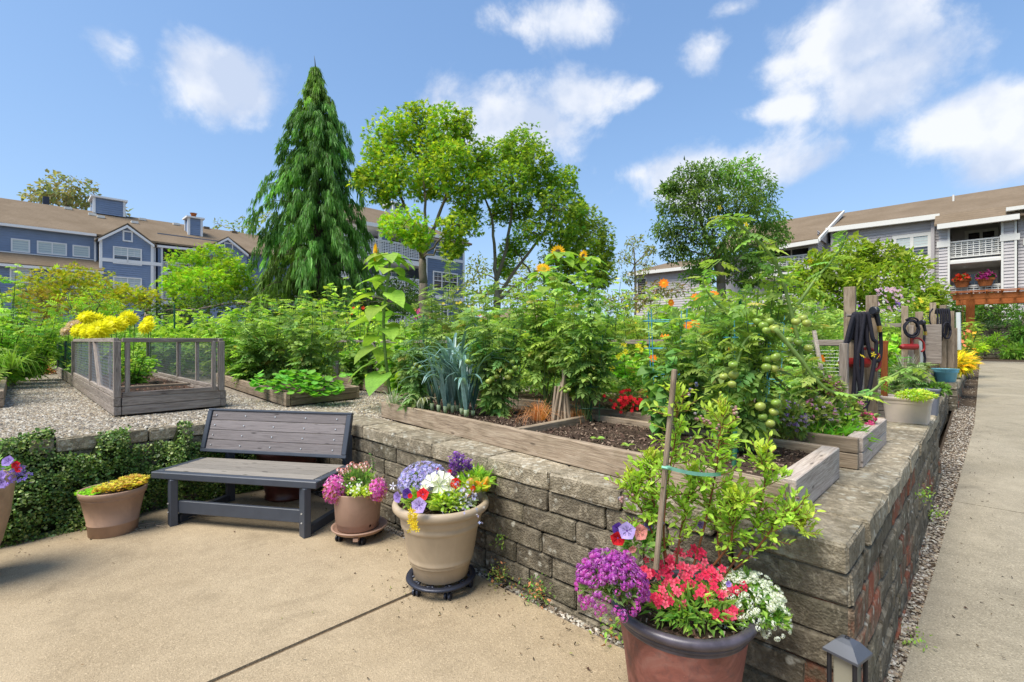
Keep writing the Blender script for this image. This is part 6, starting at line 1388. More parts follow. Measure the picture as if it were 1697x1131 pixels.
# bundle of weathered stakes with straw around its foot
bn = thing('stake_bundle', 'bundle of split weathered stakes standing at the bed divider', 'stake bundle', P(930, 712, 3.82))
for (x0, y0, x1, y1, w) in ((916, 704, 928, 640, .03), (924, 708, 936, 622, .034), (931, 710, 931, 630, .028), (938, 705, 934, 610, .03), (920, 715, 932, 660, .022), (945, 700, 938, 640, .026), (914, 706, 921, 640, .02)):
    board(P(x0, y0 + 4, 3.78), P(x1, y1, 3.84 + u(-.03, .03)), w, .02, M['wood'], bn, 'stake')
def tuft(name, label, cat, c, n, L, col, mat='leaf', spread=.9, w=.006, kind=None, droop=.5, group=None, alt=None, wide=None):
    t = thing(name, label, cat, c, 0, group); m = MB(); V = []; Fc = []; C = []
    for i in range(n):
        az = u(0, 6.283); d = Vector((math.cos(az), math.sin(az), 0)); l = L * u(.6, 1.1); o = Vector(c) + d * u(0, L * .12); sp = u(.1, spread); W_ = d.cross(Vector((0, 0, 1))) * w
        pts = [o, o + d * l * sp * .35 + Vector((0, 0, l * .5)), o + d * l * sp * .8 + Vector((0, 0, l * (.85 - droop * sp * .4))), o + d * l * sp * 1.15 + Vector((0, 0, l * (.95 - droop * sp)))]; cc = np.array(col if alt is None or R.random() < .7 else alt) * math.exp(rng.normal() * .2); b0 = len(V)
        for k, p in enumerate(pts): ww = W_ * (1 - .3 * k) if k < 3 else W_ * .05; V += [tuple(p - ww), tuple(p + ww)]; C += [cc, cc]
        Fc += [(b0 + 2 * k, b0 + 2 * k + 1, b0 + 2 * k + 3, b0 + 2 * k + 2) for k in range(3)]
    m.add(V, Fc, np.array(C)); m.build('blades', M[mat], t); return t
tuft('straw_clump', 'rust coloured straw left of the stake bundle', 'straw', P(892, 704, 3.9), 190, .26, (.30, .15, .05), droop=1.0, spread=1.3, w=.0025, alt=(.36, .24, .12)); tuft('straw_clump', 'orange brown straw right of the stake bundle', 'straw', P(955, 705, 3.95), 150, .22, (.33, .18, .06), droop=.9, spread=1.1, w=.0025, alt=(.42, .28, .13))
tuft('scallion_clump', 'small tuft of grey green onions at the left end of the front bed', 'onions', P(652, 676, 4.72), 26, .28, (.16, .24, .14), w=.006); tuft('scallion_clump', 'drooping onion leaves hanging over the bed corner', 'onions', P(672, 688, 4.6), 22, .34, (.12, .2, .10), w=.006, droop=1.0)
# leeks: every plant and every leaf on its own
leekG = 'leeks in a row in the front bed'; lkc = (.10, .175, .165)
leeklab = ['leek at the left end of the row, its leaves arching over', 'leek second from the left end of the row', 'leek in the front of the row with folded leaves', 'tall leek in the middle of the row', 'leek behind the tall one with upright leaves', 'leek right of the middle with broad leaves', 'leek near the right end of the row', 'leek at the right end against the tomato', 'leek at the back of the row', 'leek in front with a leaf hanging over the board']
def leaf_blade(m, base, d, L, w, bend, fold, col, up=1.0):
    V = []; C = []; n = 9; side = d.cross(Vector((0, 0, 1))).normalized(); p = Vector(base); ang = math.radians(8 + u(0, 10)); st = L / (n - 1)
    for k in range(n):
        q = k / (n - 1); ww = w * (math.sin(min(1, q * 3 + .3) * 1.57)) * (1 - q) ** .45; cr = Vector((0, 0, 1)) * ww * .35
        V += [tuple(p - side * ww + cr), tuple(p), tuple(p + side * ww + cr)]; c = np.array(col) * (1 + .25 * q); C += [c * 1.1, c * .85, c * 1.1]
        a = ang + bend * max(0, q - fold) / (1 - fold + .01) * 2.4; p = p + (d * math.sin(a) + Vector((0, 0, math.cos(a)))) * st
    Fc = [(3 * k + j, 3 * k + j + 1, 3 * k + j + 4, 3 * k + j + 3) for k in range(n - 1) for j in (0, 1)]; m.add(V, Fc, np.array(C))
for i, (x, Y_, hh) in enumerate(((716, 4.4, .50), (727, 4.3, .58), (738, 4.22, .52), (750, 4.25, .70), (758, 4.35, .74), (765, 4.15, .56), (774, 4.1, .62), (784, 4.1, .6), (744, 4.45, .66), (772, 4.02, .46))):
    b = PX(x, Y_, .87); t = thing('leek', leeklab[i], 'leek', b, 0, leekG); m = MB(); m.tube([b, b + Vector((0, 0, u(.04, .07)))], [.015, .019], 8, (.24, .33, .2)); m.build('stalk', M['leaf'], t, True)
    for k in range(11):
        az = (0 if k % 2 else math.pi) + .5 * i + u(-.5, .5); m = MB(); leaf_blade(m, b + Vector((0, 0, .035 + .008 * k)), Vector((math.cos(az), math.sin(az), 0)), hh * u(.8, 1.35), .023, u(.5, 1.35), u(.15, .6), np.array(lkc) * math.exp(rng.normal() * .15)); m.build('leaf', M['leaf_shiny'], t)
for (x, y, l, lab) in ((697, 700, .2, 'withered leek leaves drooping over the board onto the wall cap'),): 
    t = thing('leek', lab, 'leek', P(x, 690, 4.35), 0, leekG)
    for k in range(6): m = MB(); az = -1.57 + u(-1, 1); leaf_blade(m, P(x + u(-4, 4), 682, 4.38), Vector((math.cos(az), math.sin(az), 0)), u(.25, .34), .009, 1.1, .15, (.2, .26, .17)); m.build('leaf', M['leaf'], t)
# seedlings in the mulch
for x, y, lab in ((990, 733, 'tiny green seedling in the mulch of the front bed'), (1040, 745, 'pale weed seedling at the middle of the bare mulch'), (1108, 745, 'small squash seedling in the mulch beside the stake')):
    c = U(x, y, .86); t = thing('seedling', lab, 'seedling', c); m = MB(); n = 9; az = rng.uniform(0, 6.28, n); scatter(m, OV, np.tile(np.array(tuple(c)) + [0, 0, .02], (n, 1)), np.stack([np.cos(az), np.sin(az), np.full(n, .3)], 1), .05, cvar((.2, .33, .06), n)); m.build('leaves', M['leaf'], t)

# --- second bed: red flowers, yellow lilies, orange sunflowers, pink carpet
def flowery(t, me, pts, s, Y, name='flower', face=(0, -1, .5), jit=.5, fan=.08):
    for q in pts:
        x, y = q[:2]; d = Vector(face) + Vector((u(-jit, jit), u(-jit, jit) * .5, u(-jit, jit))); inst(me, name, t, P(x, y, Y + u(-fan, fan)), orient(d), s * u(.8, 1.15))
RED = fl_petals([(6, .5, .1, 1, 0, 0, (.62, .012, .02)), (5, .5, .3, .7, .5, .05, (.75, .02, .04))], None)
t = plant('red_flower_plant', 'low plant with a mass of scarlet flowers behind the front bed', 1036, 3.95, 645, 66, zb=.92, ns=10, nl=9, T=SIMP, size=.07, col=(.15, .12, .05), depth=.12)
flowery(t, RED, [(1036 + rng.normal() * 14, 662 + rng.normal() * 8) for _ in range(42)], .019, 3.83)
t = plant('lily_plant', 'bright green leafy plant with yellow blooms before the rail fence', 1045, 4.3, 560, 90, zb=.92, ns=11, nl=12, T=T_simple(.45), size=.13, col=(.13, .29, .03), alt=(.2, .35, .03), depth=.2)
LILY = fl_petals([(6, .35, .25, 1, 0, 0, (.85, .72, .04)), (6, .3, .45, .8, .5, .0, (.85, .78, .1))], (.5, .3, .02), .15)
flowery(t, LILY, [(1030, 578), (1036, 583), (1028, 587), (1058, 574), (1062, 580), (1070, 577), (1012, 607), (1014, 612), (1034, 572), (1024, 592)], .033, 4.1)
ORG = fl_petals([(9, .5, .08, 1, 0, 0, (.85, .22, .01)), (9, .5, .02, .8, .35, .03, (.9, .3, .01))], (.75, .42, .02), .3)
t = plant('mexican_sunflower_plant', 'tall plant dotted with orange flowers left of the largest tomato', 1135, 4.3, 470, 130, ns=15, nl=14, T=T_simple(.6), size=.14, col=(.12, .23, .03), alt=(.2, .34, .05), pa=.3, depth=.3)
flowery(t, ORG, [(1112, 502), (1183, 488), (1153, 493), (1208, 578), (1155, 538), (1140, 540), (1101, 557), (1082, 594), (1080, 642), (1076, 652), (1256, 580), (1296, 561), (1313, 549), (1100, 470), (1257, 582), (1360, 595), (1148, 536), (1085, 647)], .042, 4.0)
plant('tomato_plant', 'tomato plant behind the orange flowers', 1195, 4.5, 485, 110, ns=13, nl=14, col=(.1, .19, .04), alt=(.19, .3, .05), pa=.3, depth=.25); plant('tomato_plant', 'leafy tomato right of the largest one', 1300, 3.9, 520, 90, ns=11, nl=14, col=(.1, .19, .045), alt=(.2, .3, .07), pa=.3, depth=.25)
plant('tomato_plant', 'pale green tomato between the stake and the pink flowers', 1322, 3.3, 590, 60, ns=8, nl=12, col=(.13, .22, .06), depth=.16, size=.13)
LIL = ball_cluster(22, (.48, .33, .55), (.62, .5, .66), .3); PNK = ball_cluster(20, (.72, .25, .50), (.82, .45, .62), .34); HOT = ball_cluster(24, (.75, .05, .25), (.8, .12, .35), .36); VIO = ball_cluster(22, (.3, .14, .52), (.45, .3, .65), .3)
def carpet(name, label, x, y, Y, rx, ry, mes, nf, s, col=(.13, .2, .05), leaf=.05, nleaf=900, T=SIMP, fname='flower_head', dY=.16):
    c = P(x, y, Y); t = thing(name, label, 'flowering plant', c - Vector((0, 0, ry / F * Y))); m = MB(); n = nleaf; d = unit(n); r = rng.uniform(.45, 1, (n, 1)); p = np.array(tuple(c)) + d * r * np.array([rx / F * Y, dY, ry / F * Y])
    scatter(m, T, p, d + rng.normal(size=(n, 3)) * .5 + [0, 0, .3], leaf * rng.uniform(.6, 1.2, n), cvar(col, n, .25), tw=.5); m.build('foliage', M['leaf'], t)
    for k in range(nf):
        d = Vector(unit(1)[0]); d.y = -abs(d.y) * u(.3, 1); d.z = abs(d.z) * 1.0 - .25 if R.random() < .8 else d.z; d.normalize()
        inst(mes[R.randrange(len(mes))], fname, t, c + Vector((d.x * rx / F * Y, d.y * dY, d.z * ry / F * Y)), orient(d + Vector((0, 0, .5))), s * u(.75, 1.15))
    return t
carpet('alyssum_plant', 'lilac alyssum clump left of the pink flowers', 1300, 695, 3.05, 30, 30, [LIL, LIL, VIO], 60, .014); carpet('alyssum_plant', 'mauve flower carpet in the middle of the second bed', 1345, 690, 3.2, 34, 34, [LIL, PNK], 50, .014)
carpet('alyssum_plant', 'pale lilac tuft at the right of the flower carpet', 1385, 700, 3.3, 30, 24, [LIL], 40, .013, col=(.14, .26, .04)); carpet('phlox_plant', 'pink phlox rising above the lilac carpet', 1358, 642, 3.35, 28, 20, [PNK], 42, .019, leaf=.06); carpet('phlox_plant', 'hot pink phlox at the right end of the flower bed', 1421, 694, 3.45, 13, 16, [HOT], 26, .018, nleaf=200)
carpet('phlox_plant', 'dusty pink blossoms before the pipe of the hose stand', 1398, 670, 3.45, 18, 14, [PNK], 22, .017, nleaf=250); carpet('grass_edging', 'fresh green grassy leaves along the near edge of the flower bed', 1370, 722, 3.15, 60, 8, [LIL], 5, .01, col=(.12, .3, .03), T=T_simple(.12), leaf=.09, nleaf=900)
carpet('phlox_plant', 'brownish pink faded blossoms behind the pink phlox', 1330, 645, 3.6, 26, 26, [ball_cluster(18, (.5, .22, .2), (.6, .3, .3), .3)], 30, .014)

# --- sunflowers
def sunflower(label, px, Y, top, hx, hy, nleaf, face, s=.085, zb=.9, leaf=.2, pale=False, col=(.14, .27, .035)):
    b = PX(px, Y, zb); hd = P(hx, hy, Y); t = thing('sunflower', label, 'sunflower', b); m = MB(); pts = curve([b, b.lerp(hd, .5) + Vector((u(-.03, .03), 0, 0)), P(px, hy + 14, Y), hd + Vector((0, .02, -.02))], 5); m.tube(pts, [.019 - .008 * k / len(pts) for k in range(len(pts))], 8, (.2, .31, .08)); m.build('stem', M['stem'], t, True)
    hv, hf = HEART; lm = MB(); lm.add(hv, hf, (1, 1, 1))
    for k in range(nleaf):
        q = .06 + .9 * (k + .5) / nleaf; fi = q * (len(pts) - 1); a = int(min(fi, len(pts) - 2)); p = pts[a].lerp(pts[a + 1], fi - a); az = k * 2.4 + u(-.3, .3); d = Vector((math.cos(az), math.sin(az), u(.0, .35))); L = leaf * (1.15 - .55 * q) * u(.85, 1.1)
        m = MB(); pe = p + d * L * .45; m.tube([p, pe], .005, 5, (.2, .3, .08)); scatter(m, HEART, [tuple(pe)], [(d.x, d.y, d.z - .35)], L, cvar(col, 1, .15), N=[(d.x * .5, d.y * .5, 1)]); m.build('leaf', M['leaf'], t)
    L1 = [(17, .26, .12, 1, 0, 0, (.85, .46, .012)), (15, .26, .2, .85, .2, .04, (.88, .55, .02))]; c = (.09, .05, .02) if not pale else (.4, .35, .03)
    me = fl_petals(L1, c, .42, cz=.1); fv = Vector(face).normalized(); hd = hd + fv * .05; inst(me, 'flower_head', t, hd, orient(face), s * 1.15); g = MB(); V, Fc = T_petals(12, .3, -.1); g.add(V * .55 + [0, -.06, 0], Fc, (.12, .24, .04)); inst(free_mesh(g, 'calyx', M['leaf']), 'calyx', t, hd, orient(face), s * 1.2); return t
sunflower('big left sunflower with broad leaves, its flower turned sideways', 646, 5.5, 405, 632, 421, 40, (-1, -.45, -.05), .115, leaf=.30)
sunflower('tall sunflower facing the camera right of the maples', 930, 5.9, 410, 925, 420, 34, (-.15, -1, .05), .085, leaf=.25); sunflower('right sunflower beside the maple crown with half seen bloom', 978, 5.9, 412, 972, 426, 30, (-.8, -.6, .1), .07, leaf=.23); sunflower('pale yellow shaggy sunflower left of the tall pair', 902, 5.6, 445, 899, 452, 26, (.1, -.8, .6), .085, leaf=.23, pale=True)
# --- rows behind
rows_ = [
 ('feathery tomato before the blue balconies', 730, 6.4, 450, 90, FERN, .2, (.12, .2, .05), (.18, .28, .08)), ('tomato plant under the middle maple trunk', 790, 6.3, 470, 90, COMP3, .19, (.13, .22, .05), (.2, .32, .06)),
 ('leafy plant between the middle maple and the pale sunflower', 850, 6.0, 480, 90, COMP3, .19, (.13, .24, .04), (.22, .34, .05)), ('yellow green plant below the pale sunflower', 905, 6.1, 468, 80, SIMP, .14, (.17, .3, .035), (.26, .36, .05)), ('tall pale green plant right of the right sunflower', 1015, 6.4, 478, 80, COMP3, .18, (.16, .27, .05), (.25, .36, .08)),
 ('dense plant under the two tall sunflowers', 950, 5.4, 470, 110, COMP3, .18, (.13, .25, .03), (.2, .33, .04)), ('pale feathery plant behind the yellow lilies', 1065, 6.0, 495, 90, FERN, .19, (.19, .29, .06), (.26, .36, .08)), ('tomato row plant behind the orange flowers, against the ash', 1125, 6.2, 490, 100, COMP3, .18, (.13, .23, .04), (.2, .3, .06)),
 ('green plant right of the ash trunk', 1200, 6.0, 490, 90, COMP3, .18, (.11, .2, .04), (.19, .3, .06)), ('tomato plant left of the golden hedge shrub', 1270, 5.6, 500, 90, COMP3, .18, (.12, .2, .05), (.2, .3, .08)), ('bushy plant below the golden hedge shrub', 1330, 6.0, 515, 90, COMP3, .18, (.11, .21, .04), (.2, .32, .06)),
 ('green plant with pink dahlias beside the big left sunflower', 690, 7.4, 528, 80, SIMP, .13, (.10, .2, .05), (.16, .26, .08)), ('bean plant left of the big left sunflower', 600, 7.8, 478, 90, HEART, .13, (.15, .29, .03), (.24, .36, .04)), ('bean plant climbing the dark trellis cage', 555, 8.3, 470, 90, HEART, .13, (.16, .3, .03), (.24, .36, .05)),
 ('leafy plant at the foot of the big left sunflower', 665, 6.3, 545, 90, HEART, .15, (.12, .28, .03), (.2, .35, .04)), ('rosy tinged plant behind the dense tomato', 760, 5.4, 520, 100, COMP3, .18, (.10, .19, .05), (.17, .28, .07)), ('plant with a few red blooms under the maple trunks', 800, 7.4, 515, 80, SIMP, .12, (.12, .22, .05), (.2, .3, .08)),
 ('yellow green tomato in the far row left of the cedar', 300, 10.5, 512, 90, COMP3, .24, (.16, .29, .03), (.25, .38, .04)), ('yellow green tomato right of the last one', 355, 10.2, 505, 100, COMP3, .24, (.15, .28, .03), (.24, .36, .05)), ('tall ferny plant in the far row before the cedar', 420, 10.0, 500, 100, FERN, .24, (.15, .29, .03), (.23, .35, .05)), ('tall branching plant under the left edge of the cedar', 480, 9.5, 490, 100, COMP3, .24, (.15, .28, .04), (.24, .35, .06)), ('light green plant before the cedar trunk', 530, 9.6, 482, 90, COMP3, .22, (.17, .31, .04), (.25, .36, .06)),
 ('light plant behind the cage of yellow dahlias', 265, 10.8, 525, 80, FERN, .24, (.14, .28, .03), (.22, .34, .05)),
 ('bushy tomato at the far end of the nasturtium bed', 400, 8.5, 512, 100, COMP3, .24, (.11, .23, .03), (.18, .31, .05)), ('dark leafy tomato in the middle of the nasturtium bed', 455, 7.6, 510, 130, COMP3, .23, (.085, .17, .035), (.17, .29, .06)), ('dense tomato spilling over the near part of the nasturtium bed', 515, 6.7, 512, 130, COMP3, .21, (.09, .175, .04), (.17, .28, .07)), ('dark green plant hanging at the left side of the nasturtium bed', 415, 7.6, 555, 100, COMP3, .22, (.08, .17, .03), (.13, .26, .04)),
 ('bean plant behind the wire of the leaning post fence', 600, 7.6, 572, 90, HEART, .17, (.08, .17, .03), (.13, .26, .04)), ('dark bean leaves right of the leaning post', 660, 7.0, 575, 80, HEART, .17, (.10, .21, .03), (.17, .3, .04)),
 ('leafy green plant in the near part of the timber cage', 226, 6.9, 588, 62, T_simple(.55), .13, (.10, .23, .03), (.17, .31, .04)), ('dark green dahlia bush in the back of the timber cage', 165, 9.4, 566, 100, HEART, .15, (.06, .14, .03), (.11, .22, .04)), ('dark dahlia leaves behind the right side of the timber cage', 270, 9.2, 568, 90, HEART, .15, (.055, .13, .025), (.1, .2, .04)), ('dark plants crowding the left rail of the timber cage', 120, 10.8, 568, 60, HEART, .15, (.05, .12, .025), (.1, .2, .04)),
 ('tall light plant at the far left edge', 15, 8.6, 455, 80, COMP3, .22, (.14, .27, .03), (.22, .34, .05)), ('leafy tomato at the far left behind the edge bed', 55, 9.4, 505, 100, FERN, .24, (.12, .25, .03), (.2, .34, .05)), ('dense plant overhanging the left edge bed', 5, 7.8, 520, 100, COMP3, .21, (.12, .25, .04), (.2, .34, .05)), ('mixed green plant beside the gravel path at the left', 40, 8.6, 560, 80, SIMP, .15, (.12, .25, .03), (.2, .33, .05)), ('leafy plant between the path and the golden maple', 95, 12.5, 540, 70, SIMP, .16, (.15, .27, .03), (.25, .33, .05)),
 ('squash plant behind the wire fence of the hose posts', 1385, 6.3, 560, 90, HEART, .17, (.15, .31, .03), (.2, .36, .04)), ('low lettuce green plant left of the middle hose stand', 1450, 7.4, 555, 80, HEART, .16, (.16, .33, .03), (.22, .38, .04)), ('dark bushy plant before the near hose stand', 1350, 7.6, 530, 90, COMP3, .2, (.08, .17, .03), (.15, .27, .05)), ('green plant at the foot of the middle hose stand', 1500, 5.2, 600, 34, FERN, .14, (.09, .18, .05), (.2, .28, .12)),
 ('tall flowering cosmos between the hose stands', 1478, 9.2, 478, 70, FERN, .2, (.15, .26, .04), (.22, .32, .08)), ('tall cosmos with yellow blooms right of the lilac one', 1525, 9.6, 500, 60, FERN, .2, (.2, .3, .04), (.28, .36, .06)), ('bright plant behind the farthest hose stand', 1590, 11, 530, 50, FERN, .2, (.17, .28, .04), (.25, .34, .06)),
]
RP = {}
for (lab, x, Y_, top, w, T, sz, c, al) in rows_:
    nn = 13 if Y_ < 9 else 14; hrt = T is HEART
    RP[lab] = plant('garden_plant', lab, x, Y_, top, w, .86, nn, 11 if hrt else 15, T, sz, c, al, .35, depth=.4 if Y_ > 6 else .3, droop=.3, low=.06, sr=.009)
# blooms on the rows
BALLP = fl_petals([(12, .35, .25, 1, 0, 0, (.72, .12, .40)), (10, .35, .5, .75, .2, .05, (.78, .2, .5))], None); OR2 = fl_petals([(8, .5, .2, 1, 0, 0, (.85, .25, .12))], (.8, .3, .1), .3); RD2 = fl_petals([(6, .6, .4, 1, 0, 0, (.8, .06, .03))], None); YL2 = fl_petals([(7, .4, .2, 1, 0, 0, (.8, .65, .05))], (.7, .5, .03), .25); PP2 = fl_petals([(6, .5, .2, 1, 0, 0, (.68, .42, .62))], (.6, .4, .1), .2); WH2 = fl_petals([(6, .5, .2, 1, 0, 0, (.8, .78, .8))], (.7, .6, .2), .25); PU2 = fl_petals([(6, .5, .2, 1, 0, 0, (.25, .12, .5))], None)
t = RP['green plant with pink dahlias beside the big left sunflower']; flowery(t, BALLP, [(692, 519), (696, 524), (690, 527), (712, 521), (714, 525), (695, 515)], .036, 7.0); flowery(t, OR2, [(683, 517), (687, 514)], .03, 7.0)
t = RP['plant with a few red blooms under the maple trunks']; flowery(t, RD2, [(792, 520), (795, 523), (775, 534), (776, 545), (870, 553)], .04, 6.8)
t = RP['bean plant climbing the dark trellis cage']; flowery(t, RD2, [(586, 511), (582, 521), (576, 535), (602, 511)], .035, 7.9); flowery(t, YL2, [(570, 541), (588, 548), (607, 546)], .03, 7.9)
t = RP['tall flowering cosmos between the hose stands']; flowery(t, PP2, [(1464 + u(-14, 34), 484 + u(-8, 34)) for _ in range(42)], .035, 8.9); flowery(t, WH2, [(1464 + u(-14, 34), 490 + u(-8, 34)) for _ in range(16)], .03, 8.9); flowery(t, PU2, [(1487 + u(-5, 5), 508 + u(-8, 8)) for _ in range(9)] + [(1420 + u(-5, 5), 507) for _ in range(4)], .03, 8.9)
t = RP['tall cosmos with yellow blooms right of the lilac one']; flowery(t, YL2, [(1524, 496), (1527, 500), (1515, 503), (1537, 512), (1520, 510)], .04, 9.3); flowery(t, PP2, [(1512, 488), (1514, 492), (1513, 497), (1505, 500)], .035, 9.3)
t = RP['bright plant behind the farthest hose stand']; flowery(t, OR2, [(1597, 553), (1600, 560), (1594, 566), (1604, 549), (1598, 573)], .05, 10.6)
for k in ('rosy tinged plant behind the dense tomato', 'tomato plant under the middle maple trunk', 'yellow green plant below the pale sunflower', 'pale feathery plant behind the yellow lilies'):
    o = RP[k]; c = o.location; x0 = CX + c.x / c.y * F; flowery(o, YL2, [(x0 + u(-40, 40), u(480, 540)) for _ in range(7)], .018, c.y - .35)
# dense low growth filling each row between the single plants
def filler(label, s0, s1, t0, t1, z0, z1, n, T, size, col, alt):
    S, Tt = rng.uniform(s0, s1, n), rng.uniform(t0, t1, n); hh = z0 + (z1 - z0) * (.55 + .45 * np.sin(S * 2.3 + Tt * 1.7)) * rng.uniform(.2, 1, n) ** .6; m = MB(); p = np.stack([CO.x + A2.x * S + B2.x * Tt, CO.y + A2.y * S + B2.y * Tt, hh], 1); d = unit(n) + [0, 0, .2]
    scatter(m, T, p, d, size * rng.uniform(.6, 1.2, n), cvar(col, n, .28, .1, alt, .35), tw=.5); tag(m.build('garden_foliage', M['leaf']), label, kind='stuff')
filler('green leaves filling the rows behind the rail fence', 3.7, 6.0, .9, 6.5, .9, 1.9, 5200, COMP2, .17, (.12, .22, .04), (.2, .31, .06)); filler('green leaves filling the middle rows', 6.2, 10.5, .9, 9, .9, 2.0, 8000, COMP2, .22, (.13, .24, .04), (.21, .33, .06))
filler('green leaves filling the far rows before the cedar', 2.8, 9, 8.2, 15, .9, 1.95, 9000, COMP2, .24, (.13, .25, .035), (.2, .33, .05)); filler('green leaves filling the far right rows', 10.6, 20, .6, 12, .9, 2.2, 7000, COMP2, .28, (.12, .23, .035), (.2, .31, .05)); filler('green growth beyond the timber cage', -1.4, 2.5, 10.8, 17, .9, 1.8, 5000, COMP2, .22, (.11, .23, .03), (.19, .32, .05)); filler('green growth in the left edge bed', -5.5, -2.35, 8.0, 17, .9, 1.9, 6500, COMP2, .22, (.12, .25, .035), (.2, .33, .05))
filler('distant growth closing the garden at the back', 9, 22, 9, 24, .8, 2.2, 7000, SIMP, .34, (.1, .19, .035), (.17, .27, .05)); filler('low growth in the second bed', 1.4, 2.3, 1.2, 3.3, .92, 1.3, 1100, COMP2, .12, (.11, .21, .04), (.2, .31, .06)); filler('low growth in the leaning post bed', 1.75, 2.6, 4.4, 7.4, .92, 1.45, 1300, HEART, .14, (.08, .17, .03), (.14, .26, .04))
filler('growth on the bank before the left house', -14, 2, 17, 30, .8, 1.8, 6000, SIMP, .36, (.12, .22, .03), (.22, .28, .03))
# --- nasturtiums
def nasturt(label, pts, Y0, n, par=None):
    t = thing('nasturtium_plant', label, 'nasturtium', P(pts[0][0], pts[0][1] + 20, Y0)); m = MB()
    rm = MB(); rv, rf = ROUND
    mes = []
    for k in range(3):
        q = MB(); c = cvar((.085, .24, .03), 1, .15)[0]; q.add(rv - [0, .5, 0], rf, np.concatenate([[np.array(c) * 1.5], np.tile(c, (9, 1))])); mes.append(free_mesh(q, 'leaf', M['leaf']))
    for (x, y, rx, ry, k) in pts:
        for j in range(k):
            a = u(0, 6.283); r = math.sqrt(u(0, 1)); px_, py_ = x + math.cos(a) * rx * r, y + math.sin(a) * ry * r; Yq = Y0 + (y - py_) / ry * .14 + u(-.1, .1); o = inst(mes[j % 3], 'leaf', t, P(px_, py_, Yq), (u(.1, .7), u(-.35, .35), u(0, 6)), .09 * u(.6, 1.2))
    return t
nasturt('mound of round bright nasturtium leaves at the near corner of its bed', [(490, 632, 46, 20, 120), (535, 640, 34, 18, 85), (460, 640, 26, 12, 22)], 5.75, 200); nasturt('small nasturtium patch with upright round leaves left of the mound', [(430, 632, 12, 16, 30)], 6.15, 26); nasturt('single nasturtium runner at the bed end', [(575, 622, 14, 5, 7), (560, 640, 10, 10, 10)], 5.95, 10)
# --- dahlias
def dahlia_mesh(c, c2): return fl_petals([(14, .3, .05, 1, 0, 0, c), (14, .3, .25, .92, .2, .08, c), (12, .3, .5, .8, .1, .14, c2), (10, .3, .8, .6, .3, .2, c2), (8, .3, 1.1, .42, 0, .25, c2)], c2, .2, cz=.5)
DY = dahlia_mesh((.84, .76, .03), (.88, .82, .06)); DW = dahlia_mesh((.68, .50, .42), (.75, .6, .5))
for k, (x, y, s, Y_, w, lab) in enumerate(((145, 529, 13, 8.6, 'y', 'yellow dahlia at the upper left of the cluster'), (163, 531, 11, 8.7, 'y', 'yellow dahlia second along the top of the cluster'), (133, 549, 12, 8.2, 'y', 'yellow dahlia at the lower left of the cluster'), (168, 549, 17, 8.0, 'y', 'largest yellow dahlia over the cage rail'), (150, 551, 13, 8.1, 'y', 'yellow dahlia left of the largest one'), (190, 540, 14, 8.3, 'y', 'yellow dahlia right of the largest one'), (213, 528, 12, 8.6, 'y', 'yellow dahlia at the top right of the cluster'), (221, 532, 9, 8.7, 'y', 'smaller yellow dahlia beside the top right one'), (245, 543, 12, 8.4, 'y', 'yellow dahlia standing apart at the right'), (247, 532, 8, 8.5, 'y', 'yellow dahlia above the one standing apart'), (205, 541, 10, 8.5, 'y', 'yellow dahlia in the right half behind'), (182, 533, 9, 8.6, 'y', 'yellow dahlia partly hidden at the top'),
        (111, 550, 8, 8.3, 'w', 'pale pink dahlia farthest left'), (122, 541, 9, 8.4, 'w', 'pale pink dahlia beside the yellow cluster'), (130, 537, 7, 8.5, 'w', 'cream pink dahlia above the pale pink ones'))):
    c = P(x, y, Y_); t = thing('dahlia', lab, 'dahlia', PX(x, Y_, .95), 0, 'dahlias over the timber cage'); inst(DY if w == 'y' else DW, 'flower_head', t, c, orient((u(-.3, .3), -1, u(.2, .7))), s / F * Y_ * 1.3); m = MB(); m.tube([PX(x + u(-3, 3), Y_ + .1, .95), c + Vector((0, .03, 0))], .006, 5, (.08, .16, .04)); m.build('stem', M['stem'], t)
# --- mulch patch and small flowers beyond the gravel
def fn(): q = G(u(-2.3, -1.5), u(15, 24), 0); return q
flakes(3200, fn, GL, .06, [(.38, .11, .04), (.5, .2, .08), (.25, .08, .04), (.55, .3, .15)], None, 'bark_mulch'); tag(bpy.data.objects['bark_mulch'], 'rust coloured bark mulch where the gravel path ends')
tuft('spiky_plant', 'spiky green grass hanging over the left edge bed', 'grass plant', P(18, 612, 6.9), 70, .42, (.15, .28, .04), droop=1.1, spread=1.3, w=.011)
tuft('spiky_plant', 'grey wiry grass bundle at the middle hose stand', 'grass plant', P(1502, 640, 5.3), 60, .42, (.22, .25, .2), droop=.5, spread=.5, w=.004)
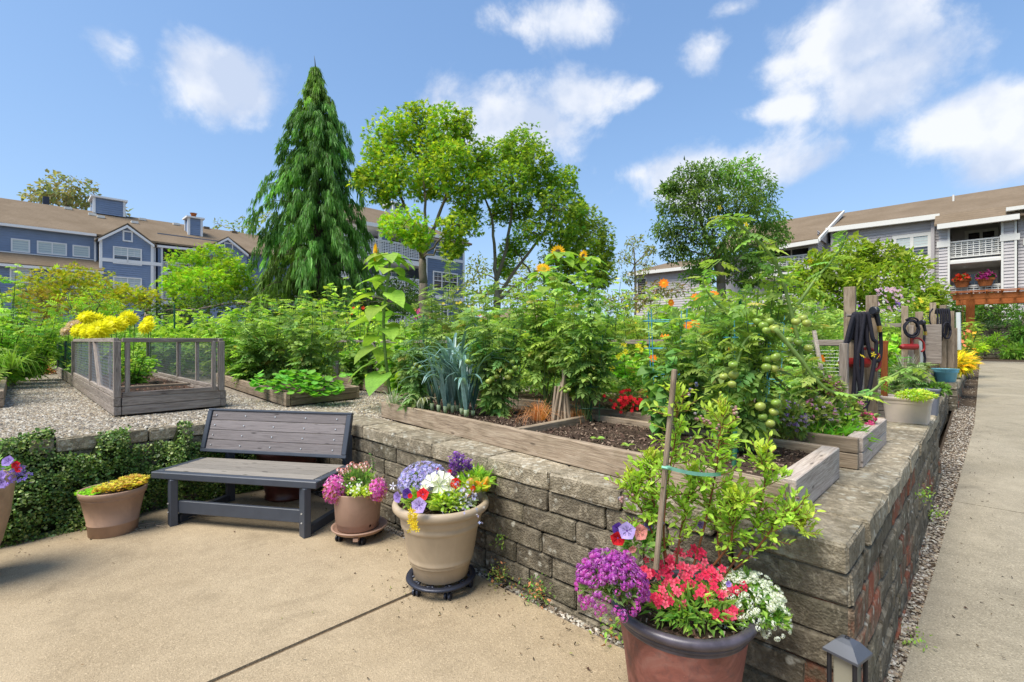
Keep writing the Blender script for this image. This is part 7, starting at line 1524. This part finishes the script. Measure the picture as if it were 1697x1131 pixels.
# --- blue pot, planters
t = carpet('tickseed_plant', 'mound of yellow feathery flowers in the light blue pot', 1576, 602, 9.75, 26, 13, [YL2], 60, .035, col=(.40, .41, .04), T=T_simple(.08), leaf=.2, nleaf=1400, fname='blossom', dY=.3)
carpet('yellow_grass_clump', 'golden grassy clump behind the blue pot', 1552, 596, 9.95, 14, 14, [YL2], 10, .02, col=(.34, .36, .07), T=T_simple(.06), leaf=.25, nleaf=500, fname='blossom', dY=.2)
carpet('seedling_patch', 'tiny pale green seedlings in the off white planter', 1518, 655, 4.28, 30, 7, [fl_petals([(4, .5, .2, 1, 0, 0, (.75, .75, .6))], None)], 50, .006, col=(.26, .38, .05), leaf=.03, nleaf=1100, T=OV, fname='blossom', dY=.1)
carpet('herb_plant', 'small green herbs in the slate grey planter', 1550, 645, 5.05, 20, 6, [WH2], 3, .008, col=(.08, .18, .03), leaf=.06, nleaf=260, T=OV, fname='blossom', dY=.1); carpet('herb_plant', 'lime green plant in the far slate planter', 1617, 577, 12.6, 12, 5, [YL2], 2, .02, col=(.25, .4, .03), leaf=.12, nleaf=300, dY=.25, fname='blossom')
plant('coneflower_plant', 'orange and purple flowering plant below the pergola post', 1600, 12.5, 555, 30, .8, 9, 10, SIMP, .2, (.25, .28, .04), (.5, .3, .03), .4)

# ------------------------------------------------------------------ creeping ivy on the left wall
m = MB(); V = []; NQ, NZ = 70, 12
def ivy_b(q, z): return (.25 if q < 1.35 else 1) * ivy_b0(q, z)
def ivy_b0(q, z): return .06 + .07 * math.sin(q * 5.1 + z * 4) * math.sin(z * 7 + q * 2.3 + 1) + .10 * max(0, 1 - z / .8) * (.6 + .4 * math.sin(q * 3.7)) + .04 * math.sin(q * 11)
def ivy_top(q):
    base = .755 + .03 * math.sin(q * 9); 
    for a, b, d in ((.9, 1.28, .2), (1.40, 1.74, .20), (1.95, 2.2, .18), (-1, .62, .75), (.62, .9, .35)):
        if a < q < b: base -= d
    return base
q0, q1 = .45, 4.3
for i in range(NQ + 1):
    q = q0 + (q1 - q0) * i / NQ
    for k in range(NZ + 1): z = ivy_top(q) * k / NZ; b = max(.012, ivy_b(q, z)) * (1 if 0 < k < NZ else .2) - .03; V.append(tuple(G(.26 - q, 4.93 - b, z)))
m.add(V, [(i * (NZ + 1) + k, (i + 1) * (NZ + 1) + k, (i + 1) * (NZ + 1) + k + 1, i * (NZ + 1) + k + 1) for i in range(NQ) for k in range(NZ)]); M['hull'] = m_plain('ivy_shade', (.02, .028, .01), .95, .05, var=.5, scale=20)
iv = thing('creeping_vine', 'small leaved creeper with dark glossy leaves covering the wall left of the bench', 'creeper', G(-2, 4.6, 0)); m.build('shade_hull', M['hull'], iv)  # dark sheet behind the leaves; its colour stands in for shade between them
n = 44000; Q = q0 + (q1 - q0) * rng.random(n) ** 1.25; Z = rng.random(n); Pn = []; Dn = []; Sn = []
for q, zz in zip(Q, Z):
    top = ivy_top(q); z = zz * (top + .03); b = ivy_b(q, z) + rng.uniform(-.025, .035)
    if math.sin(q * 13 + z * 9) * math.sin(z * 21 - q * 7) > .62 and rng.random() < .75: continue
    if q < .62 and rng.random() < .4: continue
    p = G(.26 - q, 4.93 - b, z); Pn.append(tuple(p)); Dn.append((-B2.x * .5 + rng.normal() * .8, -B2.y * .5 + rng.normal() * .8, rng.normal() * .7 + .1)); Sn.append(.0165 * math.exp(rng.normal() * .25))
nn = len(Pn); m = MB(); scatter(m, (np.array([(0, 0, 0), (.42, .3, .03), (.36, .75, .03), (0, 1, -.05), (-.36, .75, .03), (-.42, .3, .03)]), np.array([(0, 1, 2), (0, 2, 3), (0, 3, 4), (0, 4, 5)])), Pn, Dn, Sn, cvar((.085, .145, .03), nn, .4, .1, (.25, .30, .09), .22), N=np.array([-B2.x, -B2.y, .9]) + rng.normal(size=(nn, 3)) * .35); m.build('foliage', M['leaf_shiny'], iv)
# weeds along the wall foot
for s, t_, nl, sz, c, lab in ((-.07, 1.78, 160, .02, (.16, .24, .05), 'small rusty leaved weed at the wall foot near the big pot'), (-.05, 1.5, 190, .022, (.09, .19, .04), 'green weed growing from the wall foot'), (-.06, .98, 60, .03, (.12, .25, .04), 'little weed at the wall foot behind the alyssum')):
    c0 = np.array(tuple(G(s, t_, .06))); t = thing('weed', lab, 'weed', G(s, t_, 0)); m = MB(); p = c0 + rng.normal(size=(nl, 3)) * [.045, .045, .035]; p[:, 2] = np.abs(p[:, 2]); scatter(m, OV, p, unit(nl), sz, cvar(c, nl, .3, .15, (.3, .15, .06), .3)); m.build('foliage', M['leaf'], t)
for s, t_, z_, nl, lab in ((2.2, -.06, .45, 60, 'green weed in the joints of the path side wall'), (3.0, -.08, .12, 60, 'weed in the gravel farther along the path'), (.95, -.1, .02, 40, 'weed in the gravel strip nearest the camera'), (-.03, 1.82, .26, 34, 'tiny plant growing in a joint of the front wall')):
    c0 = np.array(tuple(G(s, t_, z_))); t = thing('weed', lab, 'weed', G(s, t_, z_)); m = MB(); p = c0 + rng.normal(size=(nl, 3)) * .028; scatter(m, OV, p, unit(nl), .022, cvar((.17, .3, .05), nl, .3)); m.build('foliage', M['leaf'], t)
# ------------------------------------------------------------------ flowers in the pots
def dome(t, c, r, n, T, size, col, alt=None, pa=.2, name='foliage', mat='leaf', tw=.5, shell=.4):
    d = unit(n); d[:, 2] = np.abs(d[:, 2]) * 1.0 - .1; p = np.array(tuple(c)) + d * np.array(r) * rng.uniform(shell, 1, (n, 1)); m = MB(); scatter(m, T, p, d + rng.normal(size=(n, 3)) * .45 + [0, 0, .25], size * rng.uniform(.6, 1.2, n), cvar(col, n, .22, .1, alt, pa), tw=tw); return m.build(name, M[mat], t)
def heads(t, mes, c, r, n, s, name='flower_head', zlo=-.35, front=.0, stems=None, up=.4):
    for k in range(n):
        d = Vector(unit(1)[0]);
        if d.z < zlo: d.z = -d.z
        if d.y > front: d.y = -d.y * .6 if R.random() < .7 else d.y
        d.normalize(); p = Vector(c) + Vector((d.x * r[0], d.y * r[1], d.z * r[2])) * u(.88, 1.06); inst(mes[R.randrange(len(mes))], name, t, p, orient(d + Vector((0, 0, up))), s * u(.75, 1.2))
MAG = [ball_cluster(34, (.56, .08, .46), (.7, .27, .6), .26), ball_cluster(34, (.42, .05, .42), (.6, .2, .58), .26), ball_cluster(30, (.36, .06, .42), (.58, .22, .56), .26)]
WHT = [ball_cluster(34, (.80, .80, .74), (.68, .70, .55), .26), ball_cluster(30, (.82, .82, .78), (.7, .7, .6), .27)]
def P3(x, y, Y): return P(x, y, Y)
# near pot
t = thing('alyssum_plant', 'dense magenta alyssum spilling over the left rim of the copper pot', 'flowering plant', P3(1010, 1000, 1.72)); c = P3(1012, 972, 1.74); dome(t, c, (.10, .10, .11), 700, SIMP, .035, (.10, .18, .05)); heads(t, MAG, c, (.125, .115, .125), 240, .0155)
t = thing('alyssum_plant', 'white alyssum spilling over the right rim of the copper pot', 'flowering plant', P3(1240, 1010, 1.8)); c = P3(1232, 1003, 1.84); dome(t, c, (.13, .12, .12), 900, SIMP, .035, (.12, .25, .04)); heads(t, WHT, c, (.145, .14, .125), 180, .0138); c2 = P3(1282, 1030, 1.76); dome(t, c2, (.05, .05, .06), 200, SIMP, .03, (.12, .25, .04)); heads(t, WHT, c2, (.06, .05, .06), 26, .0125, zlo=-.9)
t = thing('phlox_plant', 'coral pink phlox in the middle of the copper pot', 'flowering plant', P3(1150, 1000, 1.75)); c = P3(1150, 1012, 1.80); dome(t, c, (.17, .13, .085), 900, T_simple(.28), .05, (.11, .24, .04), (.2, .33, .06), .3)
PH = [fl_petals([(5, .72, .12, 1, a, 0, cc), (5, .4, .2, .5, a, .03, tuple(x * .75 for x in cc))], (.6, .03, .08), .1, cz=.06) for a, cc in ((0, (.78, .05, .12)), (.4, (.72, .03, .10)), (.7, (.84, .12, .2)))]
phl = [(1080, 930), (1068, 945), (1125, 915), (1110, 925), (1148, 912), (1160, 920), (1138, 935), (1095, 935), (1088, 950), (1105, 945), (1075, 955), (1150, 945), (1175, 948), (1165, 955), (1185, 960), (1170, 938), (1190, 950), (1130, 950), (1115, 965), (1100, 972), (1125, 980), (1140, 970), (1155, 985), (1080, 985), (1095, 990), (1110, 995), (1070, 975), (1165, 975), (1180, 975), (1200, 990), (1215, 980), (1225, 975), (1128, 1005), (1085, 1000), (1190, 1028), (1187, 1020), (1212, 1012), (1220, 1018), (1208, 1022), (1215, 1008), (1167, 990), (1120, 938)]
for (x, y) in phl:
    Yb = 1.70 + (1030 - y) / 125 * .2
    for j in range(4): d = Vector((u(-.5, .5), -1, u(.1, 1.1))); inst(PH[R.randrange(3)], 'flower', t, P3(x + u(-9, 9), y + u(-7, 7), Yb + u(-.02, .02)), orient(d), .0155 * u(.85, 1.15))
PET = lambda c, thr=(.3, .1, .4): fl_petals([(5, 1.25, .28, 1, 0, 0, c), (5, .5, .2, .75, 0, .02, tuple(x * .6 for x in c))], thr, .16, cz=.01)
PVIO, PSTR, PRED, PPNK, PDK = PET((.36, .24, .66), (.12, .05, .3)), PET((.48, .36, .74), (.12, .04, .3)), PET((.72, .02, .03)), PET((.85, .33, .30), (.8, .4, .2)), PET((.08, .03, .25), (.02, .01, .06))
def petunias(t, items):
    for (me, x, y, Y_, s, d) in items: inst(me, 'flower', t, P3(x, y, Y_), orient(d), s)
t = thing('petunia_plant', 'violet, red and salmon petunias at the back left of the copper pot', 'flowering plant', P3(1050, 900, 1.9)); dome(t, P3(1062, 905, 1.9), (.09, .08, .07), 260, OV, .04, (.12, .24, .05)); petunias(t, [(PSTR, 1039, 880, 1.82, .034, (-.2, -1, .3)), (PDK, 1026, 878, 1.86, .028, (-.6, -1, .3)), (PRED, 1024, 892, 1.83, .03, (-.3, -1, -.1)), (PPNK, 1060, 882, 1.84, .032, (.2, -1, .2)), (PVIO, 1073, 872, 1.9, .022, (.4, -1, .5)), (PPNK, 1048, 910, 1.8, .016, (.0, -1, -.2)), (PVIO, 1207, 968, 1.75, .012, (.0, -1, .3)), (PVIO, 1160, 870, 1.95, .02, (.2, -1, .2))])
# blueberry bush
bl = thing('blueberry_bush', 'young yellow green blueberry bush with red stems in the copper pot', 'shrub', P3(1130, 1000, 1.88)); bm = MB(); lf = MB(); bj = MB(); PPb = []; DDb = []; SSb = []; CCb = []
br = [([(1108, 950), (1100, 880), (1108, 790), (1120, 720), (1122, 660)], -.05), ([(1150, 935), (1168, 870), (1185, 790), (1192, 730), (1197, 690)], .0), ([(1195, 960), (1235, 905), (1258, 850), (1268, 790), (1262, 760)], .0), ([(1190, 965), (1245, 920), (1285, 870), (1310, 850), (1325, 880)], -.08), ([(1100, 940), (1080, 880), (1055, 830), (1045, 800)], .04), ([(1105, 945), (1090, 860), (1075, 800), (1080, 765)], .1), ([(1120, 940), (1130, 870), (1142, 820), (1150, 790)], .1), ([(1195, 950), (1190, 880), (1205, 840), (1208, 815)], .12), ([(1180, 940), (1210, 900), (1215, 860), (1222, 830)], -.05)]
def sprig(p, d, L, nl, sz, cshift=1):
    p = Vector(p); d = Vector(d).normalized(); pts = [p, p + d * L * .5 + Vector((0, 0, -.004)), p + d * L]; bm.tube(pts, [.0022, .0018, .0012], 4, (.28, .12, .05), cap=False)
    for k in range(nl):
        q = pts[0].lerp(pts[2], (k + .5) / nl); a = Vector(unit(1)[0]); a = a - d * a.dot(d); dd = d * .8 + a.normalized() * .8 + Vector((0, 0, .35)); PPb.append(tuple(q)); DDb.append(tuple(dd)); SSb.append(sz * u(.6, 1.1)); CCb.append(np.array((.21, .37, .045)) * math.exp(rng.normal() * .2) * np.array((1.0 * cshift, 1, 1)))
for pts, dy in br:
    c = curve([P(x, y, 1.87 + dy * (i / len(pts)) + u(-.01, .01)) for i, (x, y) in enumerate(pts)], 7); L = len(c); bm.tube(c, [.0042 * (1.1 - .75 * k / L) for k in range(L)], 6, [.25, .085, .035], cap=False)
    for k in range(int(L * .22), L):
        q = k / L
        for j in range(3 if q > .35 else 1):
            if R.random() < .1: continue
            d = Vector((u(-1, 1), u(-1, 1), u(-.15, .9))); sprig(c[k], d, u(.05, .11), R.randrange(6, 10), .036, 1.15 if q > .8 else 1)
    for j in range(3): sprig(c[-1], Vector((u(-.5, .5), u(-.5, .5), 1)), u(.04, .07), 8, .034, 1.35)
scatter(lf, T_oval(.42, .05, .1), PPb, DDb, SSb, np.clip(np.array(CCb), 0, 1), tw=.4); bm.build('stems', M['stem'], bl, True); lf.build('foliage', M['leaf'], bl)
BER = [sphere_mesh(c, 'berry', 'fruit', 1, False) for c in ((.42, .22, .20), (.10, .11, .2), (.4, .42, .2), (.35, .3, .33))]
for (x, y, k) in ((1148, 650, 4), (1124, 664, 5), (1155, 690, 4), (1170, 700, 5), (1215, 680, 8), (1222, 690, 4), (1190, 705, 4), (1145, 725, 4), (1160, 640, 2), (1030, 830, 5), (1045, 822, 4), (1240, 905, 7), (1246, 880, 4), (1255, 780, 3), (1262, 850, 3), (1300, 830, 4), (1318, 825, 3), (1272, 850, 3), (1105, 870, 4), (1112, 895, 3), (1205, 850, 3), (1280, 905, 3), (1245, 922, 4)):
    for j in range(k): inst(BER[R.randrange(4) if R.random() < .6 else 0], 'berry', bl, P(x + u(-7, 7), y + u(-6, 6), 1.86 + u(-.03, .05)), (0, 0, 0), .0062 * u(.8, 1.15))
o = board(P(1087, 945, 1.79), P(1118, 612, 1.79), .019, .018, M['wood'], None, 'garden_stake'); tag(o, 'square wooden stake standing in the copper pot beside the blueberry bush', 'stake')
m = MB(); a, b = P(1103, 774, 1.775), P(1194, 786, 1.84); V = []
for k in range(9):
    q = k / 8; p = a.lerp(b, q) + Vector((0, -.004 - .01 * math.sin(q * 3.14), -.008 * math.sin(q * 3.14))); V += [tuple(p + Vector((0, 0, .007))), tuple(p - Vector((0, 0, .007)))]
m.add(V, [(2 * k, 2 * k + 1, 2 * k + 3, 2 * k + 2) for k in range(8)]); p = a; m.tube([p + Vector((-.014, -.004, 0)), p + Vector((.0, -.016, 0)), p + Vector((.014, -.004, 0))], .006, 5); tag(m.build('plant_tie', M['greentie']), 'pale green tape tying the blueberry stems to the stake', 'plant tie')

# big cream pot
BT = lambda x, y, Y: P(x, y, Y); zf = bigc.z + .43
t = thing('bedding_plant', 'lime green foliage mound at the front of the cream pot', 'plant', BT(745, 845, 2.85)); dome(t, BT(742, 838, 2.85), (.10, .09, .11), 480, OV, .045, (.22, .36, .05), (.3, .42, .06), .4); dome(t, BT(690, 836, 2.86), (.07, .08, .09), 160, OV, .04, (.2, .32, .05))
t = thing('lobelia_plant', 'pale violet lobelia cloud at the back left of the cream pot', 'flowering plant', BT(700, 805, 3.0)); dome(t, BT(703, 808, 3.02), (.14, .12, .12), 420, SIMP, .04, (.13, .2, .07)); m = MB(); n = 620; d = unit(n); d[:, 2] = np.abs(d[:, 2]); d[:, 1] = np.where(d[:, 1] > .4, -d[:, 1], d[:, 1]); p = np.array(tuple(BT(703, 806, 3.02))) + d * [.165, .14, .15]
TP = T_petals(4, .7, .1, 0); scatter(m, (TP[0], TP[1]), p, d + rng.normal(size=(n, 3)) * .4, .0115, cvar((.38, .34, .72), n, .2, .08, (.6, .55, .8), .25)); m.build('blossoms', M['petal'], t, kind='stuff')
t = thing('lobelia_plant', 'thin pale lobelia sprays at the front right of the cream pot', 'flowering plant', BT(765, 830, 2.9)); m = MB(); n = 210; p = np.array(tuple(BT(765, 830, 2.84))) + rng.normal(size=(n, 3)) * [.055, .05, .05]; scatter(m, TP, p, unit(n) + [0, -.6, .3], .0095, cvar((.5, .46, .75), n, .2, .08, (.75, .72, .8), .3)); m.build('blossoms', M['petal'], t, kind='stuff'); dome(t, BT(765, 838, 2.88), (.08, .07, .07), 160, SIMP, .035, (.14, .2, .08))
t = thing('salvia_plant', 'tall dark violet salvia spikes at the back of the cream pot', 'flowering plant', BT(768, 800, 3.1)); dome(t, BT(785, 800, 3.08), (.11, .1, .085), 420, T_simple(.3), .06, (.17, .32, .04), (.25, .4, .05), .3)
for k in range(13):
    x = 747 + k * 2.9 + u(-1, 1); y = 752 + abs(k - 4) * 1.8 + u(-6, 8); a, b = BT(x, 800, 3.08), BT(x + u(-1, 1), y, 3.08 + u(-.04, .04)); m = MB(); m.tube([a, b], [.003, .0015], 5, (.2, .1, .35)); n = 60; q = rng.random(n) ** .8; p = np.array(tuple(a))[None] * (1 - q[:, None]) + np.array(tuple(b))[None] * q[:, None]; az = rng.uniform(0, 6.28, n); dd = np.stack([np.cos(az), np.sin(az), np.full(n, .5)], 1); scatter(m, SIMP, p + dd * .002, dd, .019, cvar((.24, .07, .48), n, .3, .1, (.4, .15, .58), .3)); m.build('flower_spike', M['petal'], t)
GER = ball_cluster(40, (.68, .012, .01), (.8, .03, .02), .34, 'flower_head', .8); t = thing('geranium_plant', 'scarlet geranium with ball shaped blooms in the cream pot', 'flowering plant', BT(757, 815, 2.95)); dome(t, BT(790, 812, 2.98), (.07, .07, .06), 60, ROUND, .055, (.26, .36, .05), (.5, .25, .05), .15)
for (x, y, s, Y_) in ((755, 802, .038, 2.86), (724, 779, .026, 3.05), (745, 783, .02, 3.05), (784, 810, .02, 2.9)): inst(GER, 'flower_head', t, BT(x, y, Y_), orient((0, -1, .6)), s)
inst(ball_cluster(20, (.8, .25, .1), (.85, .35, .15), .3), 'flower_head', t, BT(781, 797, 2.9), orient((0, -1, .6)), .02)
LW = fl_petals([(3, .62, .42, 1, 0, 0, (.82, .80, .72)), (3, .6, .36, .95, 1.047, .02, (.80, .80, .66))], (.5, .6, .3), .1); t = thing('lily_plant', 'large white lily trumpets in the centre of the cream pot', 'flowering plant', BT(730, 820, 2.9))
for (x, y, Y_, s, d) in ((716, 800, 2.86, .065, (-.45, -.6, .75)), (734, 797, 2.92, .075, (.2, -.3, 1)), (728, 806, 2.82, .06, (.5, -1, .3)), (705, 814, 2.84, .05, (-.8, -.6, .25)), (745, 806, 2.84, .05, (.9, -.5, .5))): inst(LW, 'flower', t, BT(x, y, Y_), orient(d), s)
t = thing('petunia_plant', 'purple and crimson petunias over the left rim of the cream pot', 'flowering plant', BT(690, 840, 2.85)); petunias(t, [(PVIO, 660, 824, 2.76, .034, (-.7, -1, .1)), (PDK, 675, 818, 2.8, .032, (-.3, -1, .4)), (PRED, 701, 820, 2.74, .038, (-.1, -1, .5)), (PSTR, 695, 838, 2.67, .046, (-.15, -1, .35)), (PRED, 680, 822, 2.77, .016, (-.2, -1, .2))]); petunias(t, [(fl_petals([(5, .4, .1, 1, 0, 0, (.75, .72, .85))], (.4, .3, .6), .15), 651, 806, 2.8, .026, (-.4, -1, .3))])
for k in range(26): inst(YF, 'flower', t, BT(683 + u(-6, 8) + (k // 13) * 1, 846 + k * 1.35, 2.655 - .0005 * k), orient((u(-.6, .6), -1, u(-.4, .6))), .017)
# small rosy pot
c = Vector(spc) + Vector((0, 0, .30)); t = thing('thrift_plant', 'grassy tuft with pale pink heads in the middle of the smaller pot', 'flowering plant', c - Vector((0, 0, .03))); dome(t, c + Vector((0, 0, .0)), (.11, .10, .14), 480, T_simple(.14), .075, (.14, .27, .07), (.22, .34, .1), .3)
PK = ball_cluster(18, (.80, .42, .45), (.85, .6, .58), .4, 'flower_head', .5)
for (x, y) in ((574, 778), (570, 784), (563, 787), (583, 769), (590, 773), (598, 770), (606, 768), (604, 779), (592, 775), (568, 780), (578, 781), (585, 794), (561, 779), (600, 775), (577, 773), (608, 773)): inst(PK, 'flower_head', t, P(x, y, 3.63 + u(-.06, .06)), orient((u(-.3, .3), -.6, 1)), .021 * u(.8, 1.15)); m = MB(); m.tube([P(x, y + 1, 3.64), P(588, 812, 3.68)], .0018, 4, (.16, .26, .07), cap=False); m.build('stalk', M['stem'], t)
for x, ry, lab in ((554, 20, 'wispy magenta blossoms hanging over the left side of the smaller pot'), (626, 17, 'wispy magenta blossoms at the right side of the smaller pot')):
    cc = P(x, 812, 3.6); t = thing('trailing_blossom', lab, 'flowering plant', cc); m = MB(); n = 620; d = unit(n); p = np.array(tuple(cc)) + d * rng.uniform(.2, 1, (n, 1)) ** .5 * [.085 if x < 600 else .07, .08, .115 if x < 600 else .09]; scatter(m, TP, p, d + [0, -.5, .2], .0095, cvar((.66, .10, .46), n, .2, .1, (.78, .32, .6), .3)); m.build('blossoms', M['petal'], t, kind='stuff'); m = MB(); n = 260; d = unit(n); p = np.array(tuple(cc)) + d * rng.uniform(.1, .9, (n, 1)) * [.07, .07, .09]; scatter(m, T_simple(.2), p, d, .035, cvar((.26, .2, .09), n, .2)); m.build('foliage', M['leaf'], t)
t = thing('alyssum_plant', 'small white blossoms with lime leaves at the front of the smaller pot', 'flowering plant', P(594, 820, 3.5)); dome(t, P(597, 818, 3.55), (.09, .06, .04), 330, OV, .028, (.26, .38, .05)); 
for k in range(26): inst(WH2, 'flower', t, P(590 + rng.normal() * 11, 808 + rng.normal() * 6, 3.5 + u(-.03, .05)), orient((u(-.4, .4), -1, 1)), .0085)
plant('rose_shoot', 'thin leafy shoot standing behind the smaller pot', 612, 3.8, 758, 14, .35, 2, 8, OV, .03, (.06, .14, .04), depth=.02, low=.4)
# sedum planter
t = thing('sedum_plant', 'yellow green sedum with russet tips filling the oval planter', 'succulent', OPc + Vector((0, 0, .33))); m = MB(); n = 950; a = rng.uniform(0, 6.28, n); r = np.sqrt(rng.random(n)); ca, sa = math.cos(math.radians(35)), math.sin(math.radians(35)); X, Yy = np.cos(a) * r * .19 * 1.18, np.sin(a) * r * .19
gx = X * ca - Yy * sa; gy = X * sa + Yy * ca; right = gx > -.02; p = np.stack([OPc.x + gx, OPc.y + gy, OPc.z + .335 + np.where(right, rng.uniform(.0, .045, n) + .02, rng.uniform(0, .012, n))], 1); cc = np.where(right[:, None], np.where(rng.random((n, 1)) < .4, np.array([(.30, .20, .05)]), np.array([(.33, .35, .04)])), np.array([(.16, .38, .02)])) * np.exp(rng.normal(size=(n, 1)) * .2)
RS, RF = combine([(T_simple(.55, .1, -.25)[0], T_simple()[1], 1, k * 1.05, (0, 0, 0), -.35) for k in range(6)]); scatter(m, (RS[:, [0, 2, 1]], RF), p, [0, 0, 1], np.where(right, .017, .012) * rng.uniform(.7, 1.3, n), np.clip(cc, 0, .9), N=[0, 1, 0], tw=1); m.build('rosettes', M['leaf'], t, kind='stuff')
# left edge pot
t = thing('petunia_plant', 'purple petunias with small red blooms in the sandy pot at the left edge', 'flowering plant', LPc + Vector((0, 0, .65))); c = LPc + Vector((0.1, 0, .68)); dome(t, c, (.24, .2, .1), 420, OV, .045, (.1, .22, .04)); petunias(t, [(PVIO, 14, 765, 2.85, .034, (.1, -1, .5)), (PVIO, 2, 790, 2.75, .036, (0, -1, .4)), (PRED, 27, 771, 2.88, .024, (.3, -1, .4)), (PRED, 31, 778, 2.86, .02, (.3, -1, .1)), (PVIO, 3, 800, 2.7, .035, (0, -1, 0)), (PVIO, -20, 780, 2.8, .045, (0, -1, .5)), (PRED, -40, 775, 2.8, .04, (0, -1, .5))])
m = MB(); n = 90; p = np.array(tuple(P(24, 788, 2.86))) + rng.normal(size=(n, 3)) * [.03, .03, .03]; scatter(m, TP, p, unit(n) + [0, -.8, 0], .012, cvar((.25, .16, .6), n, .25)); m.build('blossoms', M['petal'], t, kind='stuff')
# fallen leaves and grit on the concrete
def lit1():
    k = R.random()
    if k < .45: return G(-.1 - abs(rng.normal()) * .16, u(.8, 4.8), 0)
    if k < .8: return G(u(-3.5, -.2), 4.75 - abs(rng.normal()) * .16, 0)
    if k < .9: a = u(0, 6.28); return Vector((BPc.x + math.cos(a) * u(.2, .42), BPc.y + math.sin(a) * u(.2, .42), 0))
    return G(u(-3.5, -.2), u(.5, 4.6), 0)
flakes(520, lit1, .004, .011, [(.10, .06, .035), (.16, .10, .05), (.2, .2, .06), (.06, .045, .03)], None, 'leaf_litter'); tag(bpy.data.objects['leaf_litter'], 'scattered crumbs of leaves and soil on the patio along the walls')
m_ = flakes(160, lambda: G(u(0, 8), -.12 - .02 * 4 - abs(rng.normal()) * .22, 0), 0, .010, [(.10, .07, .04), (.07, .05, .035)], None, 'path_litter'); tag(m_, 'scattered dark crumbs along the edge of the path')
for v_ in m_.data.vertices:
    w_ = m_.location + v_.co; s_v = (w_.x - CO.x) * A2.x + (w_.y - CO.y) * A2.y; v_.co.z += zpath(s_v) + .003
for (x, y, lab) in ((48, 921, 'dry leaf on the patio at the lower left'), (387, 882, 'dark leaf scrap before the bench'), (589, 952, 'small dark scrap on the patio left of the cream pot'), (972, 1108, 'dark speck of leaf before the copper pot'), (1596, 1008, 'dark scrap lying on the path'), (775, 1006, 'curled brown leaf near the wall foot')):
    c = U(x, y, .004) if x < 1500 else U(x, y, .004); t = MB(); scatter(t, T_simple(.6, .2, .2), [tuple(c + Vector((0, 0, .004)))], [(u(-1, 1), u(-1, 1), .05)], .022, [(.05, .03, .02)]); tag(t.build('dry_leaf', M['leaf']), lab, 'leaf')
m = MB(); pts_ = [G(-1.15, 4.5, .012), G(-1.05, 4.42, .02), G(-.98, 4.45, .01), G(-.9, 4.38, .02)]
for k in range(14): a = G(-1.5 + u(0, .6), 4.46 + u(-.08, .04), .008); m.tube([a, a + Vector((u(-.1, .1), u(-.05, .05), u(.0, .03))), a + Vector((u(-.2, .2), u(-.1, .1), .005))], .003, 4)
tag(m.build('dry_twigs', M['wood']), 'dry twigs lying at the foot of the creeper beside the bench', kind='stuff')
